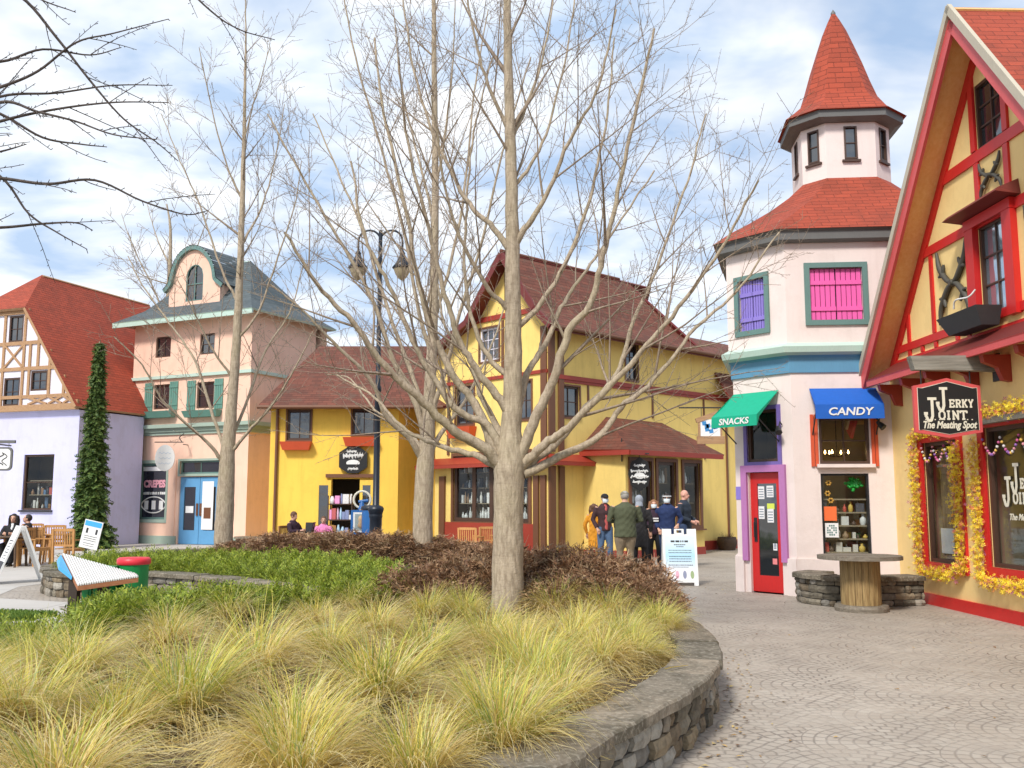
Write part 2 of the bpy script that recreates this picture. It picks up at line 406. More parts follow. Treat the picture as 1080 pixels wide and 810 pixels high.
# ================================================================== paving
def paving():
    t = NT('stamped_fan_paving'); o = t.coord('Object')
    wob = t.noise(o, 1.1, 3, out=1); v = t.mix(.10, o, wob, 'ADD')
    v = t.mapping(v, (1, 1, 1), (0, 0, R(-14)))
    s = t.n('ShaderNodeSeparateXYZ'); t.lk(v, s.inputs[0]); x, y = s.outputs[0], s.outputs[1]
    Wd = 1.24; H = Wd/2; Rr = Wd/2
    j = t.math('FLOOR', t.math('DIVIDE', y, H))
    def dist(row):
        off = t.math('MULTIPLY', t.math('FLOORED_MODULO', row, 2.0), Wd/2)
        xi = t.math('FLOOR', t.math('DIVIDE', t.math('ADD', x, off), Wd))
        xc = t.math('SUBTRACT', t.math('MULTIPLY', t.math('ADD', xi, .5), Wd), off)
        dx = t.math('SUBTRACT', x, xc); dy = t.math('SUBTRACT', y, t.math('MULTIPLY', row, H))
        r = t.math('SQRT', t.math('ADD', t.math('MULTIPLY', dx, dx), t.math('MULTIPLY', dy, dy)))
        return dx, dy, r, t.math('ADD', xc, t.math('MULTIPLY', row, 3.7))
    dx0, dy0, r0, id0 = dist(j); j1 = t.math('SUBTRACT', j, 1.0); dx1, dy1, r1, id1 = dist(j1)
    sel = t.math('LESS_THAN', r0, Rr)
    def pick(a, b): return t.math('ADD', t.math('MULTIPLY', sel, a), t.math('MULTIPLY', t.math('SUBTRACT', 1.0, sel), b))
    dx, dy, r, idn = pick(dx0, dx1), pick(dy0, dy1), pick(r0, r1), pick(id0, id1)
    rs = t.math('DIVIDE', r, .0886); ri = t.math('FLOOR', rs); fr_ = t.math('FRACT', rs)
    th = t.math('ARCTAN2', dy, dx)
    aa = t.math('ADD', t.math('MULTIPLY', th, t.math('ADD', ri, .5)), t.math('MULTIPLY', t.math('FLOORED_MODULO', ri, 2.0), .5))
    aa = t.math('MULTIPLY', aa, .85); ai = t.math('FLOOR', aa); fa = t.math('FRACT', aa)
    e1 = t.math('MINIMUM', fr_, t.math('SUBTRACT', 1.0, fr_)); e2 = t.math('MINIMUM', fa, t.math('SUBTRACT', 1.0, fa))
    e = t.math('MINIMUM', e1, e2)
    jt = t.ramp(e, [(.03, (1, 1, 1)), (.14, (0, 0, 0))])
    cbn = t.n('ShaderNodeCombineXYZ'); t.lk(ri, cbn.inputs[0]); t.lk(ai, cbn.inputs[1]); t.lk(idn, cbn.inputs[2])
    wn = t.n('ShaderNodeTexWhiteNoise'); t.lk(cbn.outputs[0], wn.inputs[0])
    big = t.noise(o, .35, 5, .6); fine = t.noise(o, 45, 3); mid = t.noise(o, 2.3, 5, .6)
    base = t.ramp(big, [(.3, (.38, .33, .27)), (.7, (.50, .445, .375))])
    base = t.mix(t.math('MULTIPLY', wn.outputs[0], .38), base, (.32, .26, .205))
    base = t.mix(t.math('MULTIPLY', t.ramp(mid, [(.45, (0, 0, 0)), (.75, (1, 1, 1))]), .35), base, (.20, .165, .14))
    worn = t.ramp(t.noise(o, 1.3, 4, .6), [(.38, (.25, .25, .25)), (.62, (1, 1, 1))])
    jf = t.math('MULTIPLY', jt, t.math('MULTIPLY', worn, .62))
    col = t.mix(jf, base, (.085, .07, .06)); col = t.mix(t.math('MULTIPLY', fine, .3), col, t.mix(1.0, col, (.6, .6, .6), 'MULTIPLY'))
    rg = t.math('ADD', .42, t.math('MULTIPLY', mid, .4))
    h = t.math('ADD', t.math('MULTIPLY', jt, -1.0), t.math('MULTIPLY', fine, .25))
    return t.fin(col, rg, t.bump(h, .35, .008))
M['paving'] = paving()
def concrete(name, c):
    t = NT(name); o = t.coord('Object'); n = t.noise(o, .8, 6, .6); f = t.noise(o, 50, 3)
    s = t.n('ShaderNodeSeparateXYZ'); t.lk(o, s.inputs[0])
    def joint(q):
        fr_ = t.math('FRACT', t.math('DIVIDE', q, 1.5)); return t.math('LESS_THAN', fr_, .012)
    jn = t.math('MAXIMUM', joint(s.outputs[0]), joint(s.outputs[1]))
    col = t.mix(n, sc3(c, .78), sc3(c, 1.15)); col = t.mix(t.math('MULTIPLY', f, .25), col, sc3(c, .6)); col = t.mix(t.math('MULTIPLY', jn, .7), col, sc3(c, .3))
    return t.fin(col, .8, t.bump(t.math('SUBTRACT', f, jn), .3, .006))
M['concrete'] = concrete('concrete_walk', (.50, .47, .43))
def soilm():
    t = NT('mulch_soil'); o = t.coord('Object'); n = t.noise(o, 22, 6, .7); n2 = t.noise(o, 2, 4)
    col = t.ramp(n, [(.3, (.03, .018, .01)), (.55, (.12, .08, .045)), (.75, (.34, .26, .13))])
    col = t.mix(t.math('MULTIPLY', n2, .5), col, (.09, .06, .035))
    return t.fin(col, .95, t.bump(n, .9, .05))
M['soil'] = soilm()
b = MB(); b.add([(-900, -300, 0), (900, -300, 0), (900, 1600, 0), (-900, 1600, 0)], [(0, 1, 2, 3)])
tag(b.build('plaza_paving', M['paving']), kind='structure')
# pale concrete walk on the left and across the far side
cw = [gnd(-120, 668), gnd(78, 657), gnd(62, 640), Vector((-6.3, 15.0, 0)), Vector((-8.6, 16.0, 0)), Vector((-9.2, 18.0, 0)), Vector((-8.0, 24.6, 0)), Vector((-1.5, 25.2, 0)), Vector((-1.0, 29.0, 0)), Vector((-3.0, 40, 0)), Vector((-34, 40, 0)), Vector((-30, 10, 0))]
b = MB(); b.add([(p.x, p.y, .004) for p in cw], [tuple(range(len(cw)))]); tag(b.build('concrete_path', M['concrete']), kind='structure')

def smooth(pts, n=12):
    P = [Vector(p) for p in pts]; P = [P[0]*2-P[1]]+P+[P[-1]*2-P[-2]]; out = []
    for i in range(1, len(P)-2):
        for k in range(n):
            t = k/n; a, b_, c, d = P[i-1], P[i], P[i+1], P[i+2]
            out.append(.5*((2*b_)+(c-a)*t+(2*a-5*b_+4*c-d)*t*t+(3*b_-a-3*c+d)*t**3))
    out.append(P[-2]); return out
class Path:
    def __init__(S, pts):
        S.p = pts; S.c = [0]
        for a, b_ in zip(pts, pts[1:]): S.c.append(S.c[-1]+(b_-a).length)
        S.L = S.c[-1]
    def at(S, s):
        s = max(0, min(S.L, s)); i = 0
        import bisect
        i = min(len(S.p)-2, max(0, bisect.bisect_right(S.c, s)-1))
        f = (s-S.c[i])/max(1e-9, S.c[i+1]-S.c[i]); return S.p[i].lerp(S.p[i+1], f)
    def fr(S, s):
        p = S.at(s); d = (S.at(s+.03)-S.at(s-.03)); d.z = 0; d.normalize(); return p, Vector((d.y, -d.x, 0))
M['wallstone'] = island('rough_wall_stone', [(0, (.11, .095, .07)), (.25, (.27, .235, .175)), (.45, (.17, .12, .07)), (.6, (.42, .39, .33)), (.8, (.20, .185, .16)), (1, (.34, .26, .155))], .9, 14, .9, darknoise=.75)
def capm():
    t = NT('cap_stone_slab'); o = t.coord('Object'); oi = t.n('ShaderNodeObjectInfo').outputs['Random']
    n = t.noise(o, 2.4, 6, .65); f = t.noise(o, 30, 4, .6)
    col = t.ramp(oi, [(0, (.17, .13, .085)), (.35, (.23, .19, .14)), (.7, (.15, .13, .095)), (1, (.30, .245, .18))])
    col = t.mix(t.math('MULTIPLY', t.ramp(n, [(.42, (0, 0, 0)), (.6, (1, 1, 1))]), .8), col, (.075, .065, .042))
    n4 = t.noise(o, 9, 5, .7); col = t.mix(t.math('MULTIPLY', t.ramp(n4, [(.5, (0, 0, 0)), (.62, (1, 1, 1))]), .55), col, (.07, .055, .035)); col = t.mix(t.math('MULTIPLY', t.ramp(f, [(.5, (0, 0, 0)), (.7, (1, 1, 1))]), .5), col, (.46, .41, .33))
    return t.fin(col, .85, t.bump(t.math('ADD', n, t.math('MULTIPLY', f, .5)), .6, .02))
M['cap'] = capm()
M['gap'] = plain('wall_joint', (.05, .045, .04), .95)
def stone_wall(pts, top, capw, label, cat='stone wall', name='stone_planter_wall', group=None, caplen=.85, base=0.0, side=1, capth=.07, seed=3):
    rr = random.Random(seed)
    P = Path(pts); c = P.at(P.L/2)
    t = thing(name, (c.x, c.y, base), label, cat, group)
    b = MB(); g = MB(); z = base; H = top-capth-base; n = max(2, round(H/.10)); cuts = [0]
    ws = [rr.uniform(.7, 1.35) for _ in range(n)]; tot = sum(ws)
    for q in ws: cuts.append(cuts[-1]+H*q/tot)
    for i in range(n):
        s = -rr.uniform(0, .2)
        while s < P.L:
            l = rr.uniform(.10, .38); a, e = max(0, s), min(P.L, s+l)
            if e-a > .04:
                z0, z1 = base+cuts[i]+.004, base+cuts[i+1]-.004
                o = rr.uniform(-.028, .012)
                def q(ss, zz, d):
                    p, nn = P.fr(ss); p = p+nn*side*d; p = Vector((p.x, p.y, zz)); return p
                j = lambda k=.009: rr.uniform(-k, k)
                m = (a+e)/2
                fr_lo = [q(a+.006+abs(j()), z0+abs(j()), o-.015), q(m, z0+j(.004), o+.004), q(e-.006-abs(j()), z0+abs(j()), o-.015)]
                fr_mi = [q(a+.004, (z0+z1)/2, o+j(.008)), q(m+j(.02), (z0+z1)/2, o+.014+j(.008)), q(e-.004, (z0+z1)/2, o+j(.008))]
                fr_hi = [q(a+.006+abs(j()), z1-abs(j()), o-.015), q(m, z1+j(.004), o+.002), q(e-.006-abs(j()), z1-abs(j()), o-.015)]
                bk = [q(a+.01, z0, -.1), q(e-.01, z0, -.1), q(a+.01, z1, -.1), q(e-.01, z1, -.1)]
                vs = fr_lo+fr_mi+fr_hi+bk
                fs = [(0, 1, 4, 3), (1, 2, 5, 4), (3, 4, 7, 6), (4, 5, 8, 7), (0, 3, 9), (3, 6, 11, 9), (2, 10, 5), (5, 10, 12, 8), (6, 7, 8, 12, 11), (0, 9, 10, 2, 1)]
                if side < 0: fs = [f[::-1] for f in fs]
                b.add(vs, fs)
            s += l
    k = max(2, int(P.L/.15)); ss = [P.L*i/k for i in range(k+1)]
    rowa = []; rowb = []
    for s in ss:
        p, nn = P.fr(s); a = p-nn*side*.035; e = p-nn*side*(capw-.05)
        rowa.append(a); rowb.append(e)
    for i in range(k):
        a0, a1, b0, b1 = rowa[i], rowa[i+1], rowb[i], rowb[i+1]
        q4 = [a0, a1, b1, b0]
        lo = [Vector((p.x, p.y, base+.001)) for p in q4]; hi = [Vector((p.x, p.y, top-capth-.002)) for p in q4]
        if side > 0: g.hexa(lo, hi)
        else: g.hexa(lo[::-1], hi[::-1])
    b.build('stonework', M['wallstone'], t); g.build('mortar_core', M['gap'], t)
    s = 0.0
    while s < P.L-.02:
        e = min(P.L, s+caplen*rr.uniform(.75, 1.25))
        if P.L-e < .25: e = P.L
        mb = MB(); m = max(2, int((e-s)/.12)); top_o = []; top_i = []
        zt = top+rr.uniform(-.010, .010)
        for i in range(m+1):
            q_ = s+.009+(e-s-.018)*i/m; p, nn = P.fr(q_); w1 = .045+rr.uniform(-.012, .012); w2 = capw+rr.uniform(-.015, .015)
            top_o.append(p+nn*side*w1); top_i.append(p-nn*side*w2)
        vs = []
        for o_, i_ in zip(top_o, top_i):
            e1 = (o_-i_).normalized()*.012
            vs += [Vector((o_.x, o_.y, zt-capth)), Vector((o_.x, o_.y, zt-.014)), Vector((o_.x-e1.x, o_.y-e1.y, zt)), Vector((i_.x+e1.x, i_.y+e1.y, zt)), Vector((i_.x, i_.y, zt-.014)), Vector((i_.x, i_.y, zt-capth))]
        fs = []
        for i in range(m):
            for j in range(6):
                j2 = (j+1) % 6; fs.append((i*6+j, (i+1)*6+j, (i+1)*6+j2, i*6+j2))
        fs.append((5, 4, 3, 2, 1, 0)); fs.append(tuple(m*6+j for j in range(6)))
        if side < 0: fs = [f[::-1] for f in fs]
        mb.add(vs, fs); mb.build('cap_stone', M['cap'], t); s = e
    return t
def gz(u, v, z): 
    p = gnd(u, v, z); return Vector((p.x, p.y, 0))
TOPZ = .40
outer = [Vector((-2.6, 2.2, 0)), Vector((-1.2, 3.0, 0))]+[gz(u, v, TOPZ) for u, v in ((578, 807), (607, 792), (654, 766), (707, 737), (742, 711), (756, 690), (750, 673), (730, 655), (701, 641))]
outer += [Vector((1.2, 12.1, 0)), Vector((.2, 12.9, 0)), Vector((-1.2, 13.3, 0))]
W1 = smooth(outer, 10)
stone_wall(W1, TOPZ, .33, 'curved dry-stone wall with broad flat cap slabs round the bed of straw-coloured grasses', name='stone_planter_wall', seed=5)
wall2 = [gz(43, 599, .42)+Vector((.35, .55, 0)), gz(43, 599, .42)+Vector((0, .1, 0)), gz(58, 603, .42), gz(100, 604, .42), gz(155, 604, .42), gz(205, 607, .42), gz(260, 612, .42), gz(315, 620, .42), Vector((-1.6, 12.9, 0)), Vector((-1.2, 13.3, 0))]
W2 = smooth(wall2, 8)
stone_wall(W2, .42, .36, 'low stone wall with weathered grey cap running behind the bins and under the juniper', name='stone_planter_wall', seed=9, caplen=1.1)
# soil
def hs(x, y):
    k = min(1, max(0, (x+6.0)/3.2)); k = k*k*(3-2*k); return .05+.27*k+.02*math.sin(x*2.1)*math.cos(y*1.7)
def in_poly(x, y, P):
    c = False; j = len(P)-1
    for i in range(len(P)):
        if (P[i].y > y) != (P[j].y > y) and x < (P[j].x-P[i].x)*(y-P[i].y)/(P[j].y-P[i].y)+P[i].x: c = not c
        j = i
    return c
def inset(pts, d):
    P = Path(pts); out = []
    for i in range(60):
        p, nn = P.fr(P.L*i/59); out.append(p-nn*d)
    return out
def terrain(poly, hf, name, step=.25):
    xs = [p.x for p in poly]; ys = [p.y for p in poly]
    tri = tessellate_polygon([[Vector((p.x, p.y, 0)) for p in poly]])
    import bmesh
    bm = bmesh.new(); vv = [bm.verts.new((p.x, p.y, 0)) for p in poly]
    for t in tri:
        try: bm.faces.new([vv[i] for i in t])
        except ValueError: pass
    for it in range(6):
        es = [e for e in bm.edges if e.calc_length() > step*2.2]
        if not es: break
        bmesh.ops.subdivide_edges(bm, edges=es, cuts=1, use_grid_fill=False); bmesh.ops.triangulate(bm, faces=bm.faces[:])
    mb = MB(); idx = {v: i for i, v in enumerate(bm.verts)}
    mb.add([(v.co.x, v.co.y, hf(v.co.x, v.co.y)) for v in bm.verts], [tuple(idx[v] for v in f.verts) if f.normal.z > 0 else tuple(idx[v] for v in f.verts)[::-1] for f in bm.faces], 0, True)
    bm.free(); return tag(mb.build(name, M['soil']), kind='structure')
BED1 = inset(W1, .26)+[Vector((-2.2, 12.7, 0)), Vector((-3.2, 12.3, 0)), Vector((-4.6, 12.0, 0)), Vector((-5.2, 11.4, 0)), Vector((-5.6, 10.2, 0)), Vector((-6.5, 9.0, 0)), Vector((-6.0, 5.0, 0)), Vector((-4.6, 2.0, 0))]
terrain(BED1, hs, 'soil')
BED2 = inset(W2, .2)+[Vector((-.2, 15.5, 0)), Vector((-.4, 19, 0)), Vector((-1.4, 22.3, 0)), Vector((-4.5, 23.4, 0)), Vector((-7.8, 23.8, 0)), Vector((-8.6, 21, 0)), Vector((-8.3, 18.5, 0))]
terrain(BED2, lambda x, y: .36+.02*math.sin(x*1.3+y), 'soil')
b = [Vector((-.15, 15.4, 0)), Vector((-.3, 19, 0)), Vector((-1.3, 22.45, 0)), Vector((-4.5, 23.6, 0)), Vector((-7.9, 24.0, 0)), Vector((-8.8, 21, 0)), Vector((-8.5, 18.0, 0))]
stone_wall(smooth(b, 6), .40, .3, 'far edge of the juniper bed, low stone kerb wall facing the shops', name='stone_planter_wall', seed=19, caplen=1.3, side=-1)

# ================================================================== plants
def inst(tv, tf, Rm, pos):
    """tv (k,3), tf (m,c), Rm (N,3,3), pos (N,3)"""
    V = np.einsum('nij,kj->nki', Rm, tv)+pos[:, None, :]
    k = len(tv); F_ = tf[None]+np.arange(len(pos))[:, None, None]*k
    return V.reshape(-1, 3), F_.reshape(-1, tf.shape[1])
def rotmats(az, pitch, roll, s):
    N_ = len(az); o = np.zeros(N_); i = np.ones(N_)
    def m(rows): return np.stack([np.stack(r, -1) for r in rows], -2)
    Rz = m([(np.cos(az), -np.sin(az), o), (np.sin(az), np.cos(az), o), (o, o, i)])
    Ry = m([(np.cos(pitch), o, -np.sin(pitch)), (o, i, o), (np.sin(pitch), o, np.cos(pitch))])
    Rx = m([(i, o, o), (o, np.cos(roll), -np.sin(roll)), (o, np.sin(roll), np.cos(roll))])
    return Rz@Ry@Rx*np.asarray(s)[:, None, None]
NR = np.random.default_rng(11)
def leafy(name, stops, trans=.25, rough=.6, oi=.25, mul=(.62, .8, .55), pn=.4):
    t = NT(name); g = t.n('ShaderNodeNewGeometry'); ri = g.outputs['Random Per Island']
    col = t.ramp(ri, stops); o = t.n('ShaderNodeObjectInfo').outputs['Random']
    col = t.mix(t.math('MULTIPLY', o, oi), col, t.mix(1.0, col, mul, 'MULTIPLY'))
    n = t.noise(t.coord('Object'), 1.7, 4); col = t.mix(t.math('MULTIPLY', t.ramp(n, [(.4, (0, 0, 0)), (.65, (1, 1, 1))]), pn), col, t.mix(1.0, col, (.55, .62, .55), 'MULTIPLY'))
    t.fin(col, rough)
    tr = t.n('ShaderNodeBsdfTranslucent'); t.put(tr.inputs[0], col); mxx = t.n('ShaderNodeMixShader'); mxx.inputs[0].default_value = trans
    t.lk(t.b.outputs[0], mxx.inputs[1]); t.lk(tr.outputs[0], mxx.inputs[2]); t.lk(mxx.outputs[0], t.out.inputs[0]); return t.m
M['blade_green'] = leafy('grass_blade_green', [(0, (.22, .32, .05)), (.35, (.56, .54, .09)), (.7, (.86, .68, .16)), (1, (.34, .44, .22))], .35, .5, .4, (.8, .95, .9), .12)
M['blade_straw'] = leafy('grass_blade_straw', [(0, (.93, .82, .44)), (.3, (.88, .68, .20)), (.55, (.95, .87, .58)), (.8, (.46, .28, .07)), (1, (.88, .71, .24))], .45, .5, .35, (.85, .82, .7), .12)
M['blade_dead'] = leafy('grass_blade_dead', [(0, (.13, .065, .025)), (.5, (.26, .15, .05)), (1, (.07, .035, .018))], .08)
def blades(n, r0, len0, len1, el0, el1, bend, wd, rng, straight=1.0):
    """ribbons of 5 segments, returned as vertex and face arrays"""
    az = rng.uniform(0, 2*np.pi, n); rb = r0*np.sqrt(rng.uniform(0, 1, n)); ab = az+rng.normal(0, .5, n)
    Lh = rng.uniform(len0, len1, n); el = rng.uniform(el0, el1, n); bd = bend*rng.uniform(.6, 1.4, n)
    seg = 5; p = np.stack([rb*np.cos(ab), rb*np.sin(ab), np.zeros(n)], 1); V = []
    tw = rng.uniform(0, np.pi, n); daz = rng.normal(0, .12, n)
    for i in range(seg+1):
        t = i/seg; w_ = wd*(1-t*.85)*np.ones(n)
        side_ = np.stack([-np.sin(az+tw*.25), np.cos(az+tw*.25), .2*np.cos(tw)], 1)*w_[:, None]/2
        V.append(np.stack([p-side_, p+side_], 1))
        e = el-bd*(t+.1)**1.3*1.15; az2 = az+daz*i
        p = p+np.stack([np.cos(az2)*np.cos(e), np.sin(az2)*np.cos(e), np.sin(e)], 1)*(Lh/seg)[:, None]
    V = np.stack(V, 1)  # n, seg+1, 2, 3
    V[..., 2] = np.maximum(V[..., 2], .004)
    V = V.reshape(n, -1, 3); f = np.array([[2*i, 2*i+1, 2*i+3, 2*i+2] for i in range(seg)])
    F_ = f[None]+np.arange(n)[:, None, None]*(2*(seg+1))
    return V.reshape(-1, 3), F_.reshape(-1, 4)
def merge(parts):
    vs = []; fs = []; ms = []; o = 0
    for v, f, m in parts:
        vs.append(v); fs.append(f+o); ms.append(np.full(len(f), m)); o += len(v)
    return np.concatenate(vs), np.concatenate(fs), np.concatenate(ms)
def make_tuft(seed, green):
    rng = np.random.default_rng(seed)
    A = blades(int(300*(.5+green)), .11, .46, .74, R(45), R(87), R(42), .0100, rng)
    B_ = blades(int(950*(1.25-green*.5)), .13, .48, .80, R(24), R(84), R(92), .0088, rng)
    C_ = blades(420, .15, .22, .50, R(5), R(50), R(60), .007, rng)
    v, f, m = merge([(A[0], A[1], 0), (B_[0], B_[1], 1), (C_[0], C_[1], 2)])
    lean = rng.uniform(-.12, .12, 2); v[:, 0] += v[:, 2]*lean[0]; v[:, 1] += v[:, 2]*lean[1]
    me = bpy.data.meshes.new('grass_clump'); me.from_pydata(v.tolist(), [], f.tolist())
    for k in ('blade_green', 'blade_straw', 'blade_dead'): me.materials.append(M[k])
    me.polygons.foreach_set('material_index', m.astype(np.int32)); me.update(); return me
TUFT = [make_tuft(100+i, g) for i, g in enumerate((.2, .9, .45, .3, .7, .1, .55))]
spots = [(398, 748, 1.22, 4), (195, 758, 1.2, 1), (562, 730, 1.05, 1), (20, 775, 1.15, 2), (305, 800, .95, 0), (80, 722, 1.1, 4), (268, 718, 1.12, 3), (175, 684, 1.0, 5), (345, 695, .95, 2), (448, 700, .95, 6), (515, 690, .95, 0), (30, 705, .9, 1), (600, 688, .95, 2), (655, 682, .85, 4), (690, 668, .8, 1), (640, 655, .85, 6), (585, 652, .85, 3), (450, 655, .85, 4), (395, 672, .9, 0), (330, 662, .85, 5), (240, 660, .9, 0), (490, 655, .8, 1), (612, 672, .8, 5), (510, 770, .9, 3), (-40, 730, 1.0, 3), (-60, 790, 1.1, 2), (545, 680, .7, 0), (205, 640, .8, 5), (290, 645, .8, 2), (370, 645, .75, 3), (425, 638, .7, 1), (560, 640, .7, 5), (655, 640, .7, 2), (310, 830, .9, 3), (60, 850, 1.0, 5), (440, 830, .8, 0), (690, 700, .45, 2), (120, 780, .95, 6), (632, 708, .85, 5), (586, 752, .85, 3), (668, 702, .75, 1), (528, 795, .95, 4), (700, 672, .6, 6), (545, 705, .85, 2)]
GL = 'clump of arching straw and yellow-green ornamental grass in the curved bed'
for i, (u, v, s_, k) in enumerate(spots):
    p = gnd(u, v, .32); p.z = hs(p.x, p.y)-.01
    if p.y < 2.6: p.y = 2.6
    o = bpy.data.objects.new('ornamental_grass', TUFT[k]); COL.objects.link(o)
    o.location = p; o.rotation_euler = (rnd.uniform(-.06, .06), rnd.uniform(-.06, .06), rnd.uniform(0, 6.28)); o.scale = (s_*.88, s_*.88, s_*rnd.uniform(.74, .92))
    tag(o, GL, 'grass clump', 'ornamental grass clumps in the curved bed')
# loose straw on the soil
rng = np.random.default_rng(5); V_, F_ = [], []
pts_ = []
while len(pts_) < 9000:
    x, y = rng.uniform(-6, 1.8), rng.uniform(2.5, 11)
    if in_poly(x, y, BED1): pts_.append((x, y, hs(x, y)+.005+abs(rng.normal(0, .02))))
pts_ = np.array(pts_); n_ = len(pts_)
tv = np.array([(0, -.0025, 0), (.09, -.0025, .01), (.09, .0025, .01), (0, .0025, 0), (.18, -.0015, 0), (.18, .0015, 0)]); tf = np.array([(0, 1, 2, 3), (1, 4, 5, 2)])
v, f = inst(tv, tf, rotmats(rng.uniform(0, 6.28, n_), rng.normal(0, .15, n_), rng.uniform(-1, 1, n_), rng.uniform(.6, 1.6, n_)), pts_)
o = mkobj('fallen_straw', v, f, [M['blade_straw']]); tag(o, 'dry grass litter lying between the grass clumps', 'grass litter', kind='stuff')

# juniper ground cover
M['juniper'] = leafy('juniper_spray', [(0, (.13, .19, .02)), (.3, (.26, .34, .03)), (.6, (.44, .50, .05)), (.85, (.05, .085, .012)), (1, (.58, .58, .09))], .25)
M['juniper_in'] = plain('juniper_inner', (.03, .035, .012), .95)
def spray(rng, nl=12, L_=.26, w_=.0055):
    V = []; F_ = []
    for i in range(nl):
        t = (i+1)/nl; x = L_*t; z = .05*math.sin(t*2.0)
        for sd in (-1, 1):
            a = R(rng.uniform(30, 55))*sd; ln = .070*(1.25-t*.8)*rng.uniform(.8, 1.2)
            dx, dy = math.cos(a), math.sin(a); px, py = -dy*w_, dx*w_; o = len(V); zz = rng.uniform(-.012, .025)
            V += [(x-px*.5, -py*.5, z), (x+dx*ln*.6-px, dy*ln*.6-py, z+zz*.7), (x+dx*ln, dy*ln, z+zz), (x+dx*ln*.6+px, dy*ln*.6+py, z+zz*.7)]; F_.append((o, o+1, o+2, o+3))
    return np.array(V), np.array(F_)
def ground_cover(poly, hf, mound, n, seed, label, name='juniper_ground_cover', edge=.35):
    rng = np.random.default_rng(seed); P = []; xs = [p.x for p in poly]; ys = [p.y for p in poly]
    def ed(x, y):
        d = 9
        for i in range(len(poly)):
            a, b_ = poly[i], poly[(i+1) % len(poly)]; ab = b_-a; t = max(0, min(1, ((x-a.x)*ab.x+(y-a.y)*ab.y)/max(1e-9, ab.x**2+ab.y**2)))
            d = min(d, math.hypot(x-a.x-ab.x*t, y-a.y-ab.y*t))
        return d
    def top(x, y):
        e = min(1, ed(x, y)/edge); w_ = .5+.5*math.sin(x*2.3+seed)*math.cos(y*2.9+seed)+.35*math.sin(x*5.3+y*4.1)*math.sin(x*2.2-y*5.7)
        return hf(x, y)+mound*(.15+1.0*max(0, w_))*math.sqrt(e)
    while len(P) < n:
        x, y = rng.uniform(min(xs), max(xs)), rng.uniform(min(ys), max(ys))
        if in_poly(x, y, poly): P.append((x, y, top(x, y)-abs(rng.normal(0, .06))-.02))
    P = np.array(P); parts = []
    for q in range(4):
        sub = P[q::4]; m = len(sub); tv, tf = spray(np.random.default_rng(seed*9+q))
        v, f = inst(tv, tf, rotmats(rng.uniform(0, 6.28, m), R(30)+rng.normal(0, .35, m), rng.normal(0, .45, m), rng.uniform(.6, 1.6, m)), sub)
        parts.append((v, f, 0))
    v, f, mi = merge(parts)
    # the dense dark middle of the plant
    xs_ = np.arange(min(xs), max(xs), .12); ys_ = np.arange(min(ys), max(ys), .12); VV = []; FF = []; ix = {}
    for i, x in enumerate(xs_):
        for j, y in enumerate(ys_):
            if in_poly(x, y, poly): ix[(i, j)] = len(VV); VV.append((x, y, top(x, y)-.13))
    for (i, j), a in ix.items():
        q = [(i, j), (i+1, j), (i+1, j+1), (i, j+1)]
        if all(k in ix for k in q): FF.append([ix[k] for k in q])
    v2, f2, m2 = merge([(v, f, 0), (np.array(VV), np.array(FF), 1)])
    o = mkobj(name, v2, f2, [M['juniper'], M['juniper_in']], mi=m2); return tag(o, label, 'juniper', kind='stuff')
jp2 = inset(W2, .34)+[Vector((-1.6, 14.6, 0)), Vector((-2.6, 17.4, 0)), Vector((-4.2, 18.4, 0)), Vector((-7.4, 18.8, 0)), Vector((-8.2, 18.2, 0))]
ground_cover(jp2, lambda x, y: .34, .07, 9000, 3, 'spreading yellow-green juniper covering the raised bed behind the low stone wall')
jp1 = [gz(88, 660, .1), gz(130, 650, .15), gz(180, 652, .2), gz(250, 654, .25), gz(325, 645, .3), gz(352, 632, .42), gz(410, 620, .45), gz(450, 628, .4), gz(425, 645, .3), gz(330, 648, .3), gz(240, 664, .3), gz(160, 672, .25), gz(90, 680, .2)]
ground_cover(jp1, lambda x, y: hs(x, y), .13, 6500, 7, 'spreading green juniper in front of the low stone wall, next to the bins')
jp3 = [Vector((-7.2, 10.4, 0)), Vector((-5.6, 10.5, 0)), Vector((-4.6, 9.9, 0)), Vector((-4.4, 9.2, 0)), Vector((-5.2, 8.7, 0)), Vector((-7.2, 8.9, 0))]
ground_cover(jp3, lambda x, y: hs(x, y)-.03, .07, 4000, 13, 'dark green juniper at the left edge between lawn and tall grasses')
